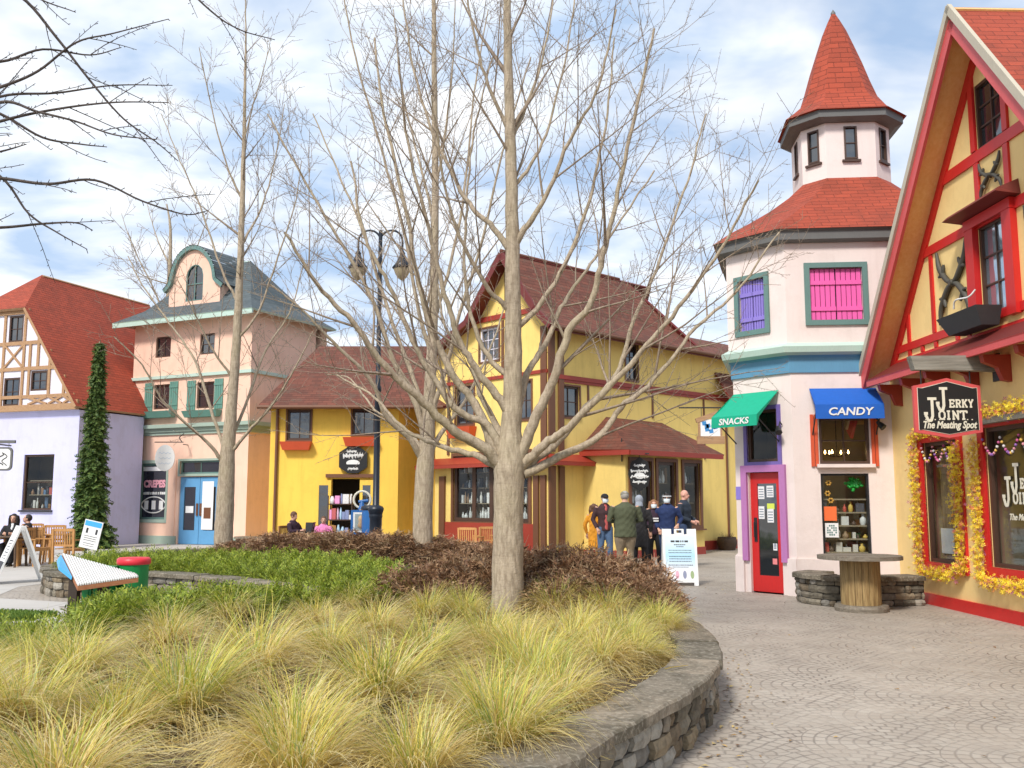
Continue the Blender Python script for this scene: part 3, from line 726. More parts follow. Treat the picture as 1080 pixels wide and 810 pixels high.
# lawn
M['lawn'] = leafy('lawn_blade', [(0, (.10, .19, .03)), (.5, (.17, .28, .045)), (1, (.25, .33, .06))], .3)
M['lawn_base'] = (lambda t: t.fin(t.ramp(t.noise(t.coord('Object'), 18, 5, .7), [(.3, (.05, .10, .02)), (.7, (.15, .24, .045))]), .95))(NT('lawn_turf'))
def lawn(poly, seed, label, n):
    rng = np.random.default_rng(seed); P = []; xs = [p.x for p in poly]; ys = [p.y for p in poly]
    while len(P) < n:
        x, y = rng.uniform(min(xs), max(xs)), rng.uniform(min(ys), max(ys))
        if in_poly(x, y, poly): P.append((x, y, .02))
    P = np.array(P); tv = np.array([(-.003, 0, 0), (.003, 0, 0), (.004, .008, .045), (-.001, .012, .05)]); tf = np.array([(0, 1, 2, 3)])
    v, f = inst(tv, tf, rotmats(rng.uniform(0, 6.28, n), rng.normal(0, .3, n), rng.normal(0, .3, n), rng.uniform(.7, 1.5, n)), P)
    b_ = MB(); b_.add([(p.x, p.y, .02) for p in poly], [tuple(range(len(poly)))])
    k = len(poly); vv = np.array([(p.x, p.y, .02) for p in poly]+[(p.x, p.y, 0) for p in poly])
    v = np.concatenate([v, vv]); n0 = len(v)-2*k; fs = f.tolist()+[[n0+i for i in range(k)]]+[[n0+(i+1) % k, n0+i, n0+k+i, n0+k+(i+1) % k] for i in range(k)]
    o = mkobj('lawn', v, fs, [M['lawn'], M['lawn_base']], mi=[0]*len(f)+[1]*(k+1)); return tag(o, label, 'lawn', kind='stuff')
lawn([gz(-90, 659, 0), gz(28, 655, 0), gz(62, 650, 0), gz(20, 648, 0), gz(-90, 648, 0)], 21, 'narrow wedge of short green lawn between two concrete walks', 12000)
lawn([Vector((-9, 9.0, 0)), Vector((-5.4, 9.4, 0)), gz(48, 672, 0), gz(20, 665, 0), gz(-100, 669, 0)], 22, 'short green lawn at the left below the concrete walk', 24000)

# barberry
M['barb'] = leafy('barberry_twig', [(0, (.17, .08, .045)), (.3, (.32, .165, .085)), (.6, (.48, .29, .16)), (.8, (.06, .03, .02)), (1, (.60, .41, .24))], .1)
def make_barb(seed, n=2400):
    rng = np.random.default_rng(seed)
    a = blades(int(n*.35), .32, .40, .72, R(40), R(88), R(40), .010, rng)
    parts = [(a[0], a[1], 0)]
    # short twigs spread over the dome
    m = n*3; az = rng.uniform(0, 6.28, m); el = np.arcsin(rng.uniform(0, 1, m)); rr_ = rng.uniform(.62, 1.0, m)*(1+.12*np.sin(az*3+seed)+.1*np.sin(az*7+el*5))
    pos = np.stack([np.cos(az)*np.cos(el)*rr_*.72, np.sin(az)*np.cos(el)*rr_*.72, np.sin(el)*rr_*.62], 1)
    tv = np.array([(0, -.0035, 0), (.08, -.004, .012), (.08, .004, .012), (0, .0035, 0), (.17, -.002, -.01), (.17, .002, -.01), (.05, .003, .01), (.07, .045, .02), (.075, .043, .022), (.10, -.003, .01), (.12, -.05, .03), (.125, -.048, .03)])
    tf = np.array([(0, 1, 2, 3), (1, 4, 5, 2), (3, 6, 7, 8), (9, 10, 11, 9)]); tf = np.array([(0, 1, 2, 3), (1, 4, 5, 2), (2, 6, 7, 8), (1, 9, 10, 11)])
    v, f = inst(tv, tf, rotmats(az+rng.normal(0, .9, m), rng.normal(.35, .6, m), rng.uniform(-1.5, 1.5, m), rng.uniform(.6, 1.3, m)), pos)
    parts.append((v, f, 0)); v, f, mi = merge(parts)
    me = bpy.data.meshes.new('barberry'); me.from_pydata(v.tolist(), [], f.tolist()); me.materials.append(M['barb']); me.update(); return me
BARB = [make_barb(s) for s in (1, 2, 3)]
M['barb_core'] = plain('barberry_inner', (.045, .022, .018), .95)
def barberry(u, v, Y, s_, grp, lab, zs=.35):
    p = at(u, v+(8 if Y < 14 else 4), Y); o = bpy.data.objects.new('barberry_shrub', BARB[rnd.randrange(3)]); COL.objects.link(o)
    o.location = (p.x, Y, zs); o.rotation_euler = (0, 0, rnd.uniform(0, 6)); h = (p.z-zs)/.66
    o.scale = (s_, s_, h); tag(o, lab, 'shrub', grp)
LB = 'twiggy reddish-brown barberry shrub behind the light grey trunk in the grass bed'
for u, v, Y, s_ in ((452, 590, 11.8, .95), (492, 580, 12.1, 1.0), (560, 575, 12.2, 1.15), (605, 574, 12.0, 1.15), (645, 582, 11.6, 1.05), (672, 602, 11.1, .68), (530, 586, 11.9, 1.1), (475, 606, 11.3, .8), (625, 600, 11.0, .9), (578, 604, 11.3, .9)):
    barberry(u, v, Y, s_, 'barberry shrubs in the grass bed', LB, .30)
LB2 = 'low brown barberry shrub in the raised juniper bed below the yellow cafe'
for u, v, Y, s_ in ((268, 566, 20.2, 1.2), (300, 560, 20.0, 1.35), (338, 560, 19.8, 1.4), (376, 559, 19.6, 1.4), (414, 560, 19.4, 1.35), (452, 564, 19.2, 1.3), (486, 568, 18.8, 1.3), (520, 572, 18.2, 1.2)):
    barberry(u, v, Y, s_, 'barberry shrubs in the raised bed', LB2, .34)

# ------------------------------------------------------------------ bare trees
def bark(name, c, dark, sc_=1.0):
    t = NT(name); o = t.coord('Object'); n = t.noise(t.mapping(o, (9*sc_, 9*sc_, 2.2*sc_)), 3, 6, .65); n2 = t.noise(o, 1.8, 5, .6); n3 = t.noise(o, 55, 3)
    col = t.mix(t.ramp(n, [(.35, (0, 0, 0)), (.65, (1, 1, 1))]), dark, c)
    nl = t.noise(t.mapping(o, (3, 3, 26)), 2, 4, .6); col = t.mix(t.math('MULTIPLY', t.ramp(nl, [(.55, (0, 0, 0)), (.68, (1, 1, 1))]), .45), col, sc3(dark, .7))
    col = t.mix(t.math('MULTIPLY', t.ramp(n2, [(.45, (0, 0, 0)), (.7, (1, 1, 1))]), .35), col, (c[0]*.75, c[1]*.8, c[2]*.62))
    return t.fin(col, .9, t.bump(t.math('ADD', n, t.math('MULTIPLY', n3, .4)), .8, .02))
M['bark'] = bark('ginkgo_bark', (.50, .41, .30), (.27, .21, .145))
M['twig'] = bark('ginkgo_twig', (.40, .31, .235), (.20, .15, .11))
M['twig_dark'] = bark('dark_twig', (.11, .085, .075), (.05, .04, .037))
def perp(d, a):
    d = d.normalized(); u_ = d.cross(Vector((0, 0, 1)))
    if u_.length < .1: u_ = d.cross(Vector((1, 0, 0)))
    u_.normalize(); v_ = d.cross(u_); return u_*math.cos(a)+v_*math.sin(a)
def grow(mb, pts, r0, r1, level, rr, maxl, dens, spur=True, upb=.35, minr=.0035, k=(6, 4, 3)):
    """side shoots along a branch"""
    P = Path(pts); L_ = P.L
    if level > maxl: return
    s = L_*(.22 if level == 1 else .15); a = rr.uniform(0, 6.28)
    step = (.34, .24, .20)[min(level-1, 2)]/dens
    while s < L_*.98:
        t = s/L_; p = P.at(s); d = (P.at(s+.05)-P.at(s-.05)).normalized()
        a += 2.4+rr.uniform(-.5, .5)
        side_ = perp(d, a); ang = R(rr.uniform(32, 58)); dd = (d*math.cos(ang)+side_*math.sin(ang)+Vector((0, 0, upb*rr.uniform(.2, 1)))).normalized()
        ln = ((2.3, .95, .42)[min(level-1, 2)])*rr.uniform(.45, 1.1)*(1.1-t*.6)
        if ln < .1: s += step; continue
        n = 5 if level < 3 else 3; q = [p]; cur = dd
        rp_ = (r0+(r1-r0)*t); rs = max(minr, rp_*rr.uniform(.30, .48)); re = minr*.8
        for i in range(n):
            cur = (cur+Vector((rr.uniform(-.08, .08), rr.uniform(-.08, .08), rr.uniform(-.04, .09)))).normalized(); q.append(q[-1]+cur*ln/n)
        rsl = [rs+(re-rs)*(i/n)**.8 for i in range(n+1)]
        mb.tube(q, rsl, k[min(level, 2)], 0, cap=False)
        grow(mb, q, rs, re, level+1, rr, maxl, dens, spur, upb*.8, minr, k)
        if spur and level >= 2: spurs(mb, q, rr, minr)
        s += step*rr.uniform(.6, 1.4)
    if spur: spurs(mb, pts, rr, minr, .22)
def spurs(mb, q, rr, minr, st=.11):
    P = Path([Vector(x) for x in q]); s = .05
    while s < P.L:
        p = P.at(s); d = (P.at(s+.02)-P.at(s-.02)).normalized(); e = (perp(d, rr.uniform(0, 6.28))*.8+d*.5).normalized(); l = rr.uniform(.015, .035)
        u_ = perp(e, 0)*minr*.9; w_ = perp(e, 1.57)*minr*.9
        mb.add([p-u_, p+u_, p+w_+e*l, p+e*l*1.05-w_], [(0, 1, 2), (0, 2, 3), (1, 0, 3)]); s += st*rr.uniform(.6, 1.5)
def tree(base, name, label, trunk, limbs, seed, dens=1.0, maxl=3, bark_m='bark', twig_m='twig', spur=True, minr=.0035, grp=None, k=(7, 4, 3), lk=.9):
    rr = random.Random(seed); t = thing(name, base, label, 'bare tree', grp)
    b = MB(); c = MB()
    tp = smooth([p for p, r in trunk], 6); rad = []
    for i in range(len(tp)):
        q = i/6; j = min(len(trunk)-2, int(q)); f_ = q-j; rad.append(trunk[j][1]*(1-f_)+trunk[j+1][1]*f_)
    tp = [p+Vector((rr.uniform(-.006, .006), rr.uniform(-.006, .006), 0)) for p in tp]
    b.tube(tp, rad, 16)
    for pts, r0, r1 in limbs:
        r0 *= lk; q = smooth(pts, 6); n = len(q); q = [p+Vector((rr.uniform(-.012, .012), rr.uniform(-.012, .012), rr.uniform(-.012, .012)))*(1 if 0 < i < n-1 else 0) for i, p in enumerate(q)]
        rs = [r0+(r1-r0)*(i/(n-1))**.75 for i in range(n)]; b.tube(q, rs, 8)
        grow(c, q, r0, r1, 1, rr, maxl, dens, spur, k=k, minr=minr)
    # upper part of the trunk carries side branches too
    up = tp[len(tp)//2:]; grow(c, up, rad[len(tp)//2], rad[-1], 1, rr, maxl, dens*.8, spur, k=k, minr=minr)
    b.build('trunk', M[bark_m], t); c.build('crown', M[twig_m], t); return t
def limb(pix, Y0, dY):
    n = len(pix); L0 = 0; out = []
    cum = [0]
    for a, b_ in zip(pix, pix[1:]): cum.append(cum[-1]+math.hypot(a[0]-b_[0], a[1]-b_[1]))
    for i, (u, v) in enumerate(pix): out.append(at(u, v, Y0+dY*cum[i]/cum[-1]))
    return out
Y1 = 10.9
tr = [(at(535, 655, Y1), .188), (at(535.5, 600, Y1), .178), (at(536, 540, Y1), .168), (at(537, 490, Y1), .178), (at(539, 455, Y1), .122), (at(541, 400, Y1), .108), (at(541, 300, Y1), .09), (at(539, 180, Y1), .07), (at(536, 60, Y1), .052), (at(533, -60, Y1), .038), (at(531, -200, Y1), .022), (at(530, -300, Y1), .01)]
lm = [
 (limb([(531, 496), (512, 474), (480, 455), (440, 418), (405, 385), (372, 340), (335, 300), (300, 245)], Y1, -1.2), .07, .014),
 (limb([(533, 492), (520, 470), (500, 425), (478, 395), (455, 345), (440, 290), (428, 220), (405, 120), (395, 40)], Y1, .5), .062, .012),
 (limb([(536, 486), (527, 455), (508, 420), (495, 380), (470, 345), (462, 300)], Y1, 1.4), .045, .012),
 (limb([(540, 440), (520, 412), (500, 385), (482, 352), (466, 300), (450, 230), (430, 150), (420, 60)], Y1, -.8), .05, .011),
 (limb([(541, 400), (518, 380), (502, 350), (490, 290), (492, 220), (500, 140), (520, 60)], Y1, .9), .034, .009),
 (limb([(545, 490), (565, 440), (583, 400), (600, 350), (622, 322), (636, 270), (652, 200), (672, 110), (690, 30)], Y1, -.9), .062, .013),
 (limb([(543, 440), (556, 395), (575, 362), (592, 325), (610, 296), (640, 255), (690, 180)], Y1, 1.3), .044, .011),
 (limb([(550, 492), (575, 468), (600, 450), (640, 410), (676, 372), (715, 325), (760, 262), (800, 190)], Y1, -1.4), .056, .011),
 (limb([(552, 500), (590, 482), (630, 462), (655, 430), (690, 400), (735, 345), (775, 310), (822, 245)], Y1, .4), .05, .010),
 (limb([(548, 494), (585, 470), (618, 430), (650, 395), (668, 340), (692, 285), (725, 190), (745, 120)], Y1, 1.6), .048, .010),
 (limb([(541, 262), (560, 232), (577, 205), (600, 150), (632, 90), (650, 10)], Y1, -.6), .04, .010),
 (limb([(540, 265), (520, 240), (495, 215), (470, 170), (440, 90), (425, 0)], Y1, .5), .038, .010),
 (limb([(538, 150), (556, 110), (575, 50), (585, -20)], Y1, .6), .025, .008),
 (limb([(537, 140), (515, 90), (498, 30), (490, -40)], Y1, -.5), .025, .008),
 (limb([(538, 200), (556, 180), (580, 130), (600, 40), (610, -40)], Y1, 1.0), .025, .008),
 (limb([(540, 350), (570, 320), (600, 270), (625, 200), (640, 120), (648, 40)], Y1, .2), .034, .009),
 (limb([(540, 330), (512, 300), (485, 250), (468, 190), (455, 100)], Y1, -1.0), .032, .009),
 (limb([(532, 497), (505, 482), (470, 472), (430, 455), (395, 420), (355, 395)], Y1, 1.3), .045, .010),
 (limb([(534, 490), (515, 450), (480, 430), (440, 370), (410, 300), (385, 250), (370, 170)], Y1, -.2), .05, .011),
]
tree((at(535, 655, Y1).x, Y1, .3), 'bare_tree', 'leafless pale-barked tree rising from the front grass bed, the largest trunk in the middle', tr, lm, 4, dens=.85, minr=.0028, lk=1.15)
Y2 = 19.0
tr = [(at(446, 602, Y2), .215), (at(446, 550, Y2), .195), (at(448, 500, Y2), .185), (at(451, 455, Y2), .14), (at(455, 380, Y2), .11), (at(458, 300, Y2), .09), (at(459, 180, Y2), .07), (at(458, 60, Y2), .055), (at(457, -60, Y2), .03), (at(456, -120, Y2), .015)]
lm = [
 (limb([(447, 488), (432, 462), (408, 440), (390, 400), (350, 360), (322, 330), (285, 300)], Y2, -1.5), .085, .014),
 (limb([(450, 470), (436, 420), (415, 380), (390, 310), (350, 240), (310, 170), (282, 120)], Y2, -.6), .08, .014),
 (limb([(452, 450), (436, 400), (410, 330), (385, 250), (360, 190), (330, 120)], Y2, 1.6), .07, .013),
 (limb([(452, 480), (470, 450), (492, 420), (520, 360), (540, 300)], Y2, 1.2), .07, .013),
 (limb([(454, 440), (470, 390), (485, 330), (510, 250), (530, 160), (560, 60)], Y2, -1.2), .065, .012),
 (limb([(456, 380), (440, 320), (425, 240), (400, 150), (375, 60), (360, -20)], Y2, -.9), .055, .012),
 (limb([(457, 340), (475, 280), (490, 200), (500, 100), (515, 10)], Y2, .8), .05, .012),
 (limb([(459, 240), (445, 180), (425, 100), (415, 10)], Y2, .8), .04, .010),
 (limb([(447, 475), (425, 450), (395, 432), (370, 400), (345, 395)], Y2, 1.9), .05, .010),
 (limb([(459, 200), (470, 140), (478, 60), (480, 0)], Y2, -.8), .035, .010),
]
tree((at(446, 602, Y2).x, Y2, .34), 'bare_tree', 'leafless tree with pale trunk in the raised juniper bed, beside the tall lamp post', tr, lm, 8, dens=.6, minr=.0042)
Y3 = 22.0
tr = [(at(235, 600, Y3), .225), (at(236, 560, Y3), .21), (at(238, 520, Y3), .20), (at(240, 480, Y3), .17), (at(245, 420, Y3), .12), (at(250, 350, Y3), .10), (at(254, 260, Y3), .075), (at(257, 160, Y3), .05), (at(259, 60, Y3), .025), (at(259, 0, Y3), .012)]
lm = [
 (limb([(238, 492), (222, 470), (200, 450), (170, 420), (150, 385), (120, 355)], Y3, -1.5), .06, .012),
 (limb([(240, 485), (225, 440), (205, 380), (178, 340), (150, 300), (135, 270)], Y3, .8), .055, .012),
 (limb([(241, 480), (262, 455), (285, 430), (310, 390), (330, 350)], Y3, -.8), .055, .012),
 (limb([(243, 465), (262, 420), (280, 370), (305, 330), (320, 280)], Y3, 1.4), .05, .012),
 (limb([(247, 400), (225, 370), (205, 330), (185, 290)], Y3, -1.0), .04, .010),
 (limb([(249, 360), (272, 330), (290, 280), (310, 220), (318, 170)], Y3, -.7), .04, .010),
 (limb([(251, 320), (232, 280), (212, 220), (190, 170), (170, 120)], Y3, .6), .04, .010),
 (limb([(254, 260), (275, 220), (290, 170), (300, 110)], Y3, .7), .035, .010),
 (limb([(255, 210), (238, 170), (222, 110), (210, 50)], Y3, -.6), .03, .009),
 (limb([(257, 150), (270, 100), (285, 50)], Y3, -.6), .022, .008),
]
tree((at(235, 600, Y3).x, Y3, .34), 'bare_tree', 'leafless tree with slim pale trunk standing before the pink building', tr, lm, 15, dens=.8, minr=.0045, maxl=3)
# thin tree far behind, between the red roof and the pink building
Y4 = 44.0
tr = [(at(172, 560, Y4), .22), (at(174, 440, Y4), .18), (at(177, 330, Y4), .12), (at(180, 250, Y4), .07), (at(176, 215, Y4), .03)]
lm = [(limb([(176, 340), (160, 300), (140, 260), (128, 225)], Y4, .5), .06, .012), (limb([(177, 320), (195, 290), (212, 250), (220, 225)], Y4, -.5), .06, .012), (limb([(179, 280), (165, 250), (155, 215)], Y4, 1), .05, .012), (limb([(178, 300), (150, 290), (125, 270)], Y4, -1), .04, .012)]
tree((at(172, 560, Y4).x, Y4, 0), 'bare_tree', 'small leafless tree showing above the rooftops left of the arched dormer', tr, lm, 21, dens=.45, minr=.011, maxl=3, spur=False)
# near tree whose dark boughs reach in from the upper left
Y5 = 6.2
tr = [(Vector((-4.6, 6.6, 0)), .16), (Vector((-4.55, 6.55, 1.2)), .13), (Vector((-4.5, 6.4, 2.6)), .115), (Vector((-4.45, 6.3, 4.0)), .085), (Vector((-4.4, 6.3, 5.5)), .05), (Vector((-4.4, 6.3, 6.6)), .02)]
def inl(z, pix, dY): return [Vector((-4.5, 6.35, z))]+limb(pix, Y5, dY)
lm2 = [
 inl(3.6, [(-60, 110), (0, 92), (40, 75), (80, 45), (120, 35), (178, 20)], .3),
 inl(3.4, [(-50, 130), (0, 102), (60, 98), (120, 90), (182, 90)], .5),
 inl(3.3, [(-60, 150), (0, 128), (60, 115), (120, 108), (178, 108)], -.3),
 inl(4.2, [(-40, -30), (20, -5), (60, 40), (95, 85), (130, 125), (165, 150), (188, 170)], .4),
 inl(3.0, [(-60, 185), (0, 188), (50, 194), (100, 190), (150, 212), (195, 226), (220, 222)], .2),
 inl(2.9, [(-60, 240), (0, 240), (45, 236), (80, 235), (98, 243)], .5),
 inl(3.4, [(-50, 140), (0, 108), (40, 118), (80, 128), (120, 142), (165, 147)], -.4),
 inl(2.95, [(-60, 160), (0, 186), (30, 225), (60, 245), (92, 263)], .2),
 inl(4.5, [(-60, -60), (0, -40), (35, -5), (80, 13)], .2),
 inl(3.1, [(-50, 170), (0, 160), (28, 152)], .2),
 inl(3.7, [(-60, 60), (0, 65), (45, 52), (95, 58), (128, 50)], .6),
 inl(4.9, [(-60, -150), (60, -120), (150, -60), (215, 5), (250, 30), (290, 42)], .6),
 inl(3.5, [(-60, 100), (0, 120), (45, 145), (85, 152), (113, 155)], .3),
]
rr = random.Random(31); t5 = thing('bare_tree', (-4.6, 6.6, 0), 'near bare tree whose dark knobbly boughs reach in at the upper left', 'bare tree')
b = MB(); c = MB(); b.tube(smooth([p for p, r in tr], 5), [.16+(.02-.16)*(i/25)**.8 for i in range(26)], 12)
for q in lm2:
    q = smooth(q, 6); n = len(q); rs = [.012*(1-i/(n-1))+.003 for i in range(n)]; b.tube(q, rs, 6)
    spurs(c, q, rr, .0040, .045); P = Path(q); s = P.L*.35; a = 0
    while s < P.L*.9:
        p = P.at(s); d = (P.at(s+.05)-P.at(s-.05)).normalized(); a += 2.2; e = (d*.85+perp(d, a)*.55).normalized(); l = rr.uniform(.2, .55); m = [p]
        for i in range(4): e = (e+Vector((rr.uniform(-.1, .1), rr.uniform(-.1, .1), rr.uniform(-.1, .1)))).normalized(); m.append(m[-1]+e*l/4)
        c.tube(m, [.0038, .0034, .003, .0027, .0022], 4, cap=False); spurs(c, m, rr, .0034, .05); s += rr.uniform(.25, .5)
b.build('trunk', M['twig_dark'], t5); c.build('crown', M['twig_dark'], t5)
# columnar weeping evergreen
M['spruce'] = leafy('spruce_spray', [(0, (.02, .05, .012)), (.4, (.075, .14, .03)), (.75, (.13, .20, .04)), (1, (.20, .24, .06))], .15)
t = thing('columnar_spruce', (at(95, 560, 32.2).x, 32.2, 0), 'tall narrow weeping spruce between the lavender house and its red-roofed wing', 'evergreen tree')
bx_ = at(95, 560, 32.2).x; H = at(95, 357, 32.2).z
MB().tube([(bx_, 32.2, 0), (bx_+.05, 32.2, H*.5), (bx_-.02, 32.2, H-.1)], [.12, .08, .02], 8).build('trunk', M['bark'], t)
rng = np.random.default_rng(3); n = 5200; zz_ = rng.uniform(0, 1, n)**.9
rad = np.where(zz_ < .12, 1.15-zz_*4.8, .56-.50*zz_**1.25)+.13*np.sin(zz_*31+rng.uniform(0, .6, n)*2)*(1-zz_); az = rng.uniform(0, 6.28, n)
rad = rad*.42*rng.uniform(.45, 1.05, n)*(1+.22*np.sin(az*3+zz_*14))
pos = np.stack([bx_+np.cos(az)*rad, 32.2+np.sin(az)*rad, .15+zz_*(H-.3)], 1); parts = []
for q in range(4):
    tv, tf = spray(np.random.default_rng(40+q), 8, .30, .022); tv[:, 1] *= 1.5; tv[:, 0] *= 1.1; sl_ = slice(q, None, 4); m = len(pos[sl_])
    v, f = inst(tv, tf, rotmats(az[sl_]+rng.normal(0, .4, m), R(-52)+rng.normal(0, .42, m), rng.normal(0, .6, m), rng.uniform(.7, 1.7, m)*(1.05-.62*zz_[sl_])), pos[sl_]); parts.append((v, f, 0))
v, f, mi = merge(parts); mkobj('crown', v, f, [M['spruce']], t)
# ================================================================== colours
M['yellow'] = stucco('yellow_stucco', (.88, .65, .20), .08, .34)
M['yellow_deep'] = stucco('deep_yellow_stucco', (.89, .58, .09), .08, .36)
M['cream'] = stucco('cream_stucco', (.88, .64, .27), .07, .16)
M['cream_panel'] = stucco('cream_panel_stucco', (.89, .70, .33), .07, .15)
M['pinkish'] = stucco('pale_pink_stucco', (.78, .67, .63), .05, .2)
M['peach'] = stucco('peach_stucco', (.83, .55, .42), .07, .3)
M['lavender'] = stucco('lavender_stucco', (.60, .60, .86), .05, .2)
M['whitewall'] = stucco('white_plaster', (.72, .70, .78), .06, .25)
M['red'] = paint('bright_red_paint', (.58, .02, .018), .42)
M['redbrown'] = paint('red_brown_paint', (.33, .038, .02), .5)
M['orangered'] = paint('orange_red_paint', (.62, .09, .03), .5)
M['pinkred'] = paint('weathered_red_board', (.62, .09, .09), .5, .15)
M['maroon'] = paint('maroon_paint', (.15, .022, .018), .5)
M['brown'] = paint('brown_timber_paint', (.16, .065, .03), .55)
M['darkbrown'] = paint('dark_brown_frame', (.07, .035, .022), .5)
M['tan'] = woodm('tan_timber', (.36, .20, .10), (.52, .32, .17), 1, 0)
M['soffit'] = woodm('cedar_soffit', (.78, .42, .14), (.88, .56, .24), .6, 1, .6)
M['fascia'] = paint('pale_fascia', (.50, .45, .35), .6, .15)
M['greyf'] = paint('grey_fascia', (.13, .13, .125), .6)
M['sage'] = paint('sage_green_paint', (.33, .42, .35), .55)
M['teal'] = paint('teal_grey_paint', (.12, .22, .20), .55)
M['mint'] = paint('pale_mint_paint', (.46, .60, .52), .55)
M['bluetrim'] = paint('blue_cornice_paint', (.10, .27, .42), .5)
M['bluedoor'] = paint('blue_door_paint', (.12, .33, .58), .45)
M['purple'] = paint('purple_trim_paint', (.46, .18, .42), .5)
M['violet'] = paint('violet_paint', (.17, .12, .38), .5)
M['magenta'] = paint('magenta_shutter', (.80, .12, .40), .5)
M['lilac'] = paint('lilac_shutter', (.25, .19, .58), .5)
M['redroof'] = shingle('red_shingles', (.33, .052, .022), .30, .125, None, .25)
M['cherryroof'] = shingle('bright_red_shingles', (.36, .03, .018), .30, .13, None, .25)
M['brownroof'] = shingle('weathered_brown_shingles', (.155, .048, .028), .30, .14, (.12, .085, .06), .45)
M['slate'] = shingle('grey_green_slate', (.085, .105, .112), .28, .14, None, .3)
M['greyoak'] = woodm('weathered_grey_beam', (.16, .15, .12), (.34, .32, .27), 1, 0)
M['fgreen'] = plain('green_awning_canvas', (.0, .36, .21), .75)
M['fblue'] = plain('blue_awning_canvas', (.005, .10, .46), .75)
M['curtain'] = woodm('tan_curtain', (.26, .15, .07), (.52, .37, .20), .8, 2)
M['goods'] = island('shop_goods', [(0, (.75, .74, .70)), (.2, (.30, .16, .08)), (.35, (.65, .62, .6)), (.5, (.05, .05, .06)), (.6, (.55, .32, .12)), (.72, (.80, .80, .80)), (.82, (.12, .2, .34)), (.9, (.5, .1, .08)), (1, (.62, .58, .5))], .5, 10, 0, darknoise=.1)
for k_ in ('goods',): M[k_].node_tree.nodes['Color Ramp'].color_ramp.interpolation = 'CONSTANT'
def ccols(name, cols, rough=.6):
    n = len(cols); m = island(name, [(i/n, c) for i, c in enumerate(cols)], rough, 10, 0, darknoise=.1)
    m.node_tree.nodes['Color Ramp'].color_ramp.interpolation = 'CONSTANT'; return m
M['crockery'] = ccols('white_crockery', [(.85, .84, .82), (.8, .8, .8), (.85, .85, .85), (.35, .22, .12), (.8, .78, .74), (.06, .06, .07), (.88, .88, .88)])
M['candy'] = ccols('sweet_shop_goods', [(.6, .25, .08), (.7, .66, .6), (.08, .30, .10), (.65, .45, .10), (.12, .08, .06), (.55, .08, .06), (.7, .7, .7), (.3, .2, .12), (.1, .1, .12)])

def display(fr, s0, s1, z0, z1, n1, nsh, seed, label, mat='goods', dense=.8, back=True, hmax=.85, name='shelf_display'):
    """shelves with goods on them standing inside a shop window"""
    rr = random.Random(seed); c = fr.P((s0+s1)/2, n1-.25, z0); t = thing(name, c, label, 'shelves')
    b = MB(); g = MB(); H = (z1-z0)/nsh
    for i in range(nsh+1): b.box(fr, s0, s1, z0+H*i-.012, z0+H*i+.012, n1-.42, n1-.06)
    for x in (s0, (s0+s1)/2, s1-.03): b.box(fr, x, x+.03, z0, z1, n1-.44, n1-.40)
    b.build('shelf', M['interior_light'], t)
    for i in range(nsh):
        for row, dd in ((0, .10), (1, .26)):
            s = s0+.03
            while s < s1-.06:
                w_ = rr.uniform(.05, .14); h = H*rr.uniform(.3, hmax); zz = z0+H*i+.013
                if rr.random() < dense:
                    n_ = n1-dd
                    if rr.random() < (.12 if mat == 'crockery' else .5): g.box(fr, s, s+w_, zz, zz+h, n_-.06, n_)
                    else:
                        p = fr.P(s+w_/2, n_-.03, zz); r = w_*.45
                        g.lathe(p, [(r*.7, 0), (r, h*.25), (r*.85, h*.6), (r*.35, h*.75), (r*.4, h)], 8)
                s += w_+rr.uniform(.005, .05)
    g.build('goods', M[mat], t); return t
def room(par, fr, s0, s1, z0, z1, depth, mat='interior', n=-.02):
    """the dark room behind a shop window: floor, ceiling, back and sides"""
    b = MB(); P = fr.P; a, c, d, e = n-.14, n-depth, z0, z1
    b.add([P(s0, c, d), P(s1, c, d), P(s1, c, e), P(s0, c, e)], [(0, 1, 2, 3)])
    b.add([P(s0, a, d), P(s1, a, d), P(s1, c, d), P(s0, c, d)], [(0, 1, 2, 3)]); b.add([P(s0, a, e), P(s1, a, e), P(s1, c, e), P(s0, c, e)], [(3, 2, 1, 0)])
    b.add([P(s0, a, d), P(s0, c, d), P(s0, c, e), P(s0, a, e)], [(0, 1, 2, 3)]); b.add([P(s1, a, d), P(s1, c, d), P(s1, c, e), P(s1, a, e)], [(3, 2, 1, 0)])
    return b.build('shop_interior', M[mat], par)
def R4(fr, *a, n=0): return fr.rect(*a, n=n)
def boards(b, fr, s0, s1, z0, z1, n0, n1, k, mi=0, gap=.012):
    w_ = (s1-s0)/k
    for i in range(k): b.box(fr, s0+w_*i+gap/2, s0+w_*(i+1)-gap/2, z0, z1, n0, n1+rnd.uniform(-.002, .002), mi)

# ================================================================== half-timbered cream shop on the right
J = Fr((6.48, 16.35), (6.70, 9.0))
SA, SZ = 3.80, 8.46; SL = 1.262
def rz(s): return SZ-SL*abs(s-SA)
t = jerky = thing('half_timbered_shop', J.P(3.8, 0, 0), 'cream half-timbered shop with red beams and a steep cedar-lined gable at the right', 'shop')
w1 = (1.30, 2.42, .66, 2.50); w2 = (3.16, 5.6, .70, 2.60)
big = (3.33, 4.08, 4.12, 5.42); gw = (3.45, 4.15, 6.50, 7.45)
b = MB(); b.wall(J, [(-.75, 0), (10.2, 0), (10.2, 3.75), (-.75, 3.75)], [w1, w2])
b.wall(J, [(.08, 3.75), (7.52, 3.75), (SA, 8.30)], [big, gw])
P = J.P
for s in (-.75, 10.2): b.add([P(s, 0, 0), P(s, -8, 0), P(s, -8, 3.75), P(s, 0, 3.75)], [(0, 1, 2, 3)])
b.add([P(-.75, -8, 0), P(10.2, -8, 0), P(10.2, -8, 3.75), P(-.75, -8, 3.75)], [(0, 1, 2, 3)])
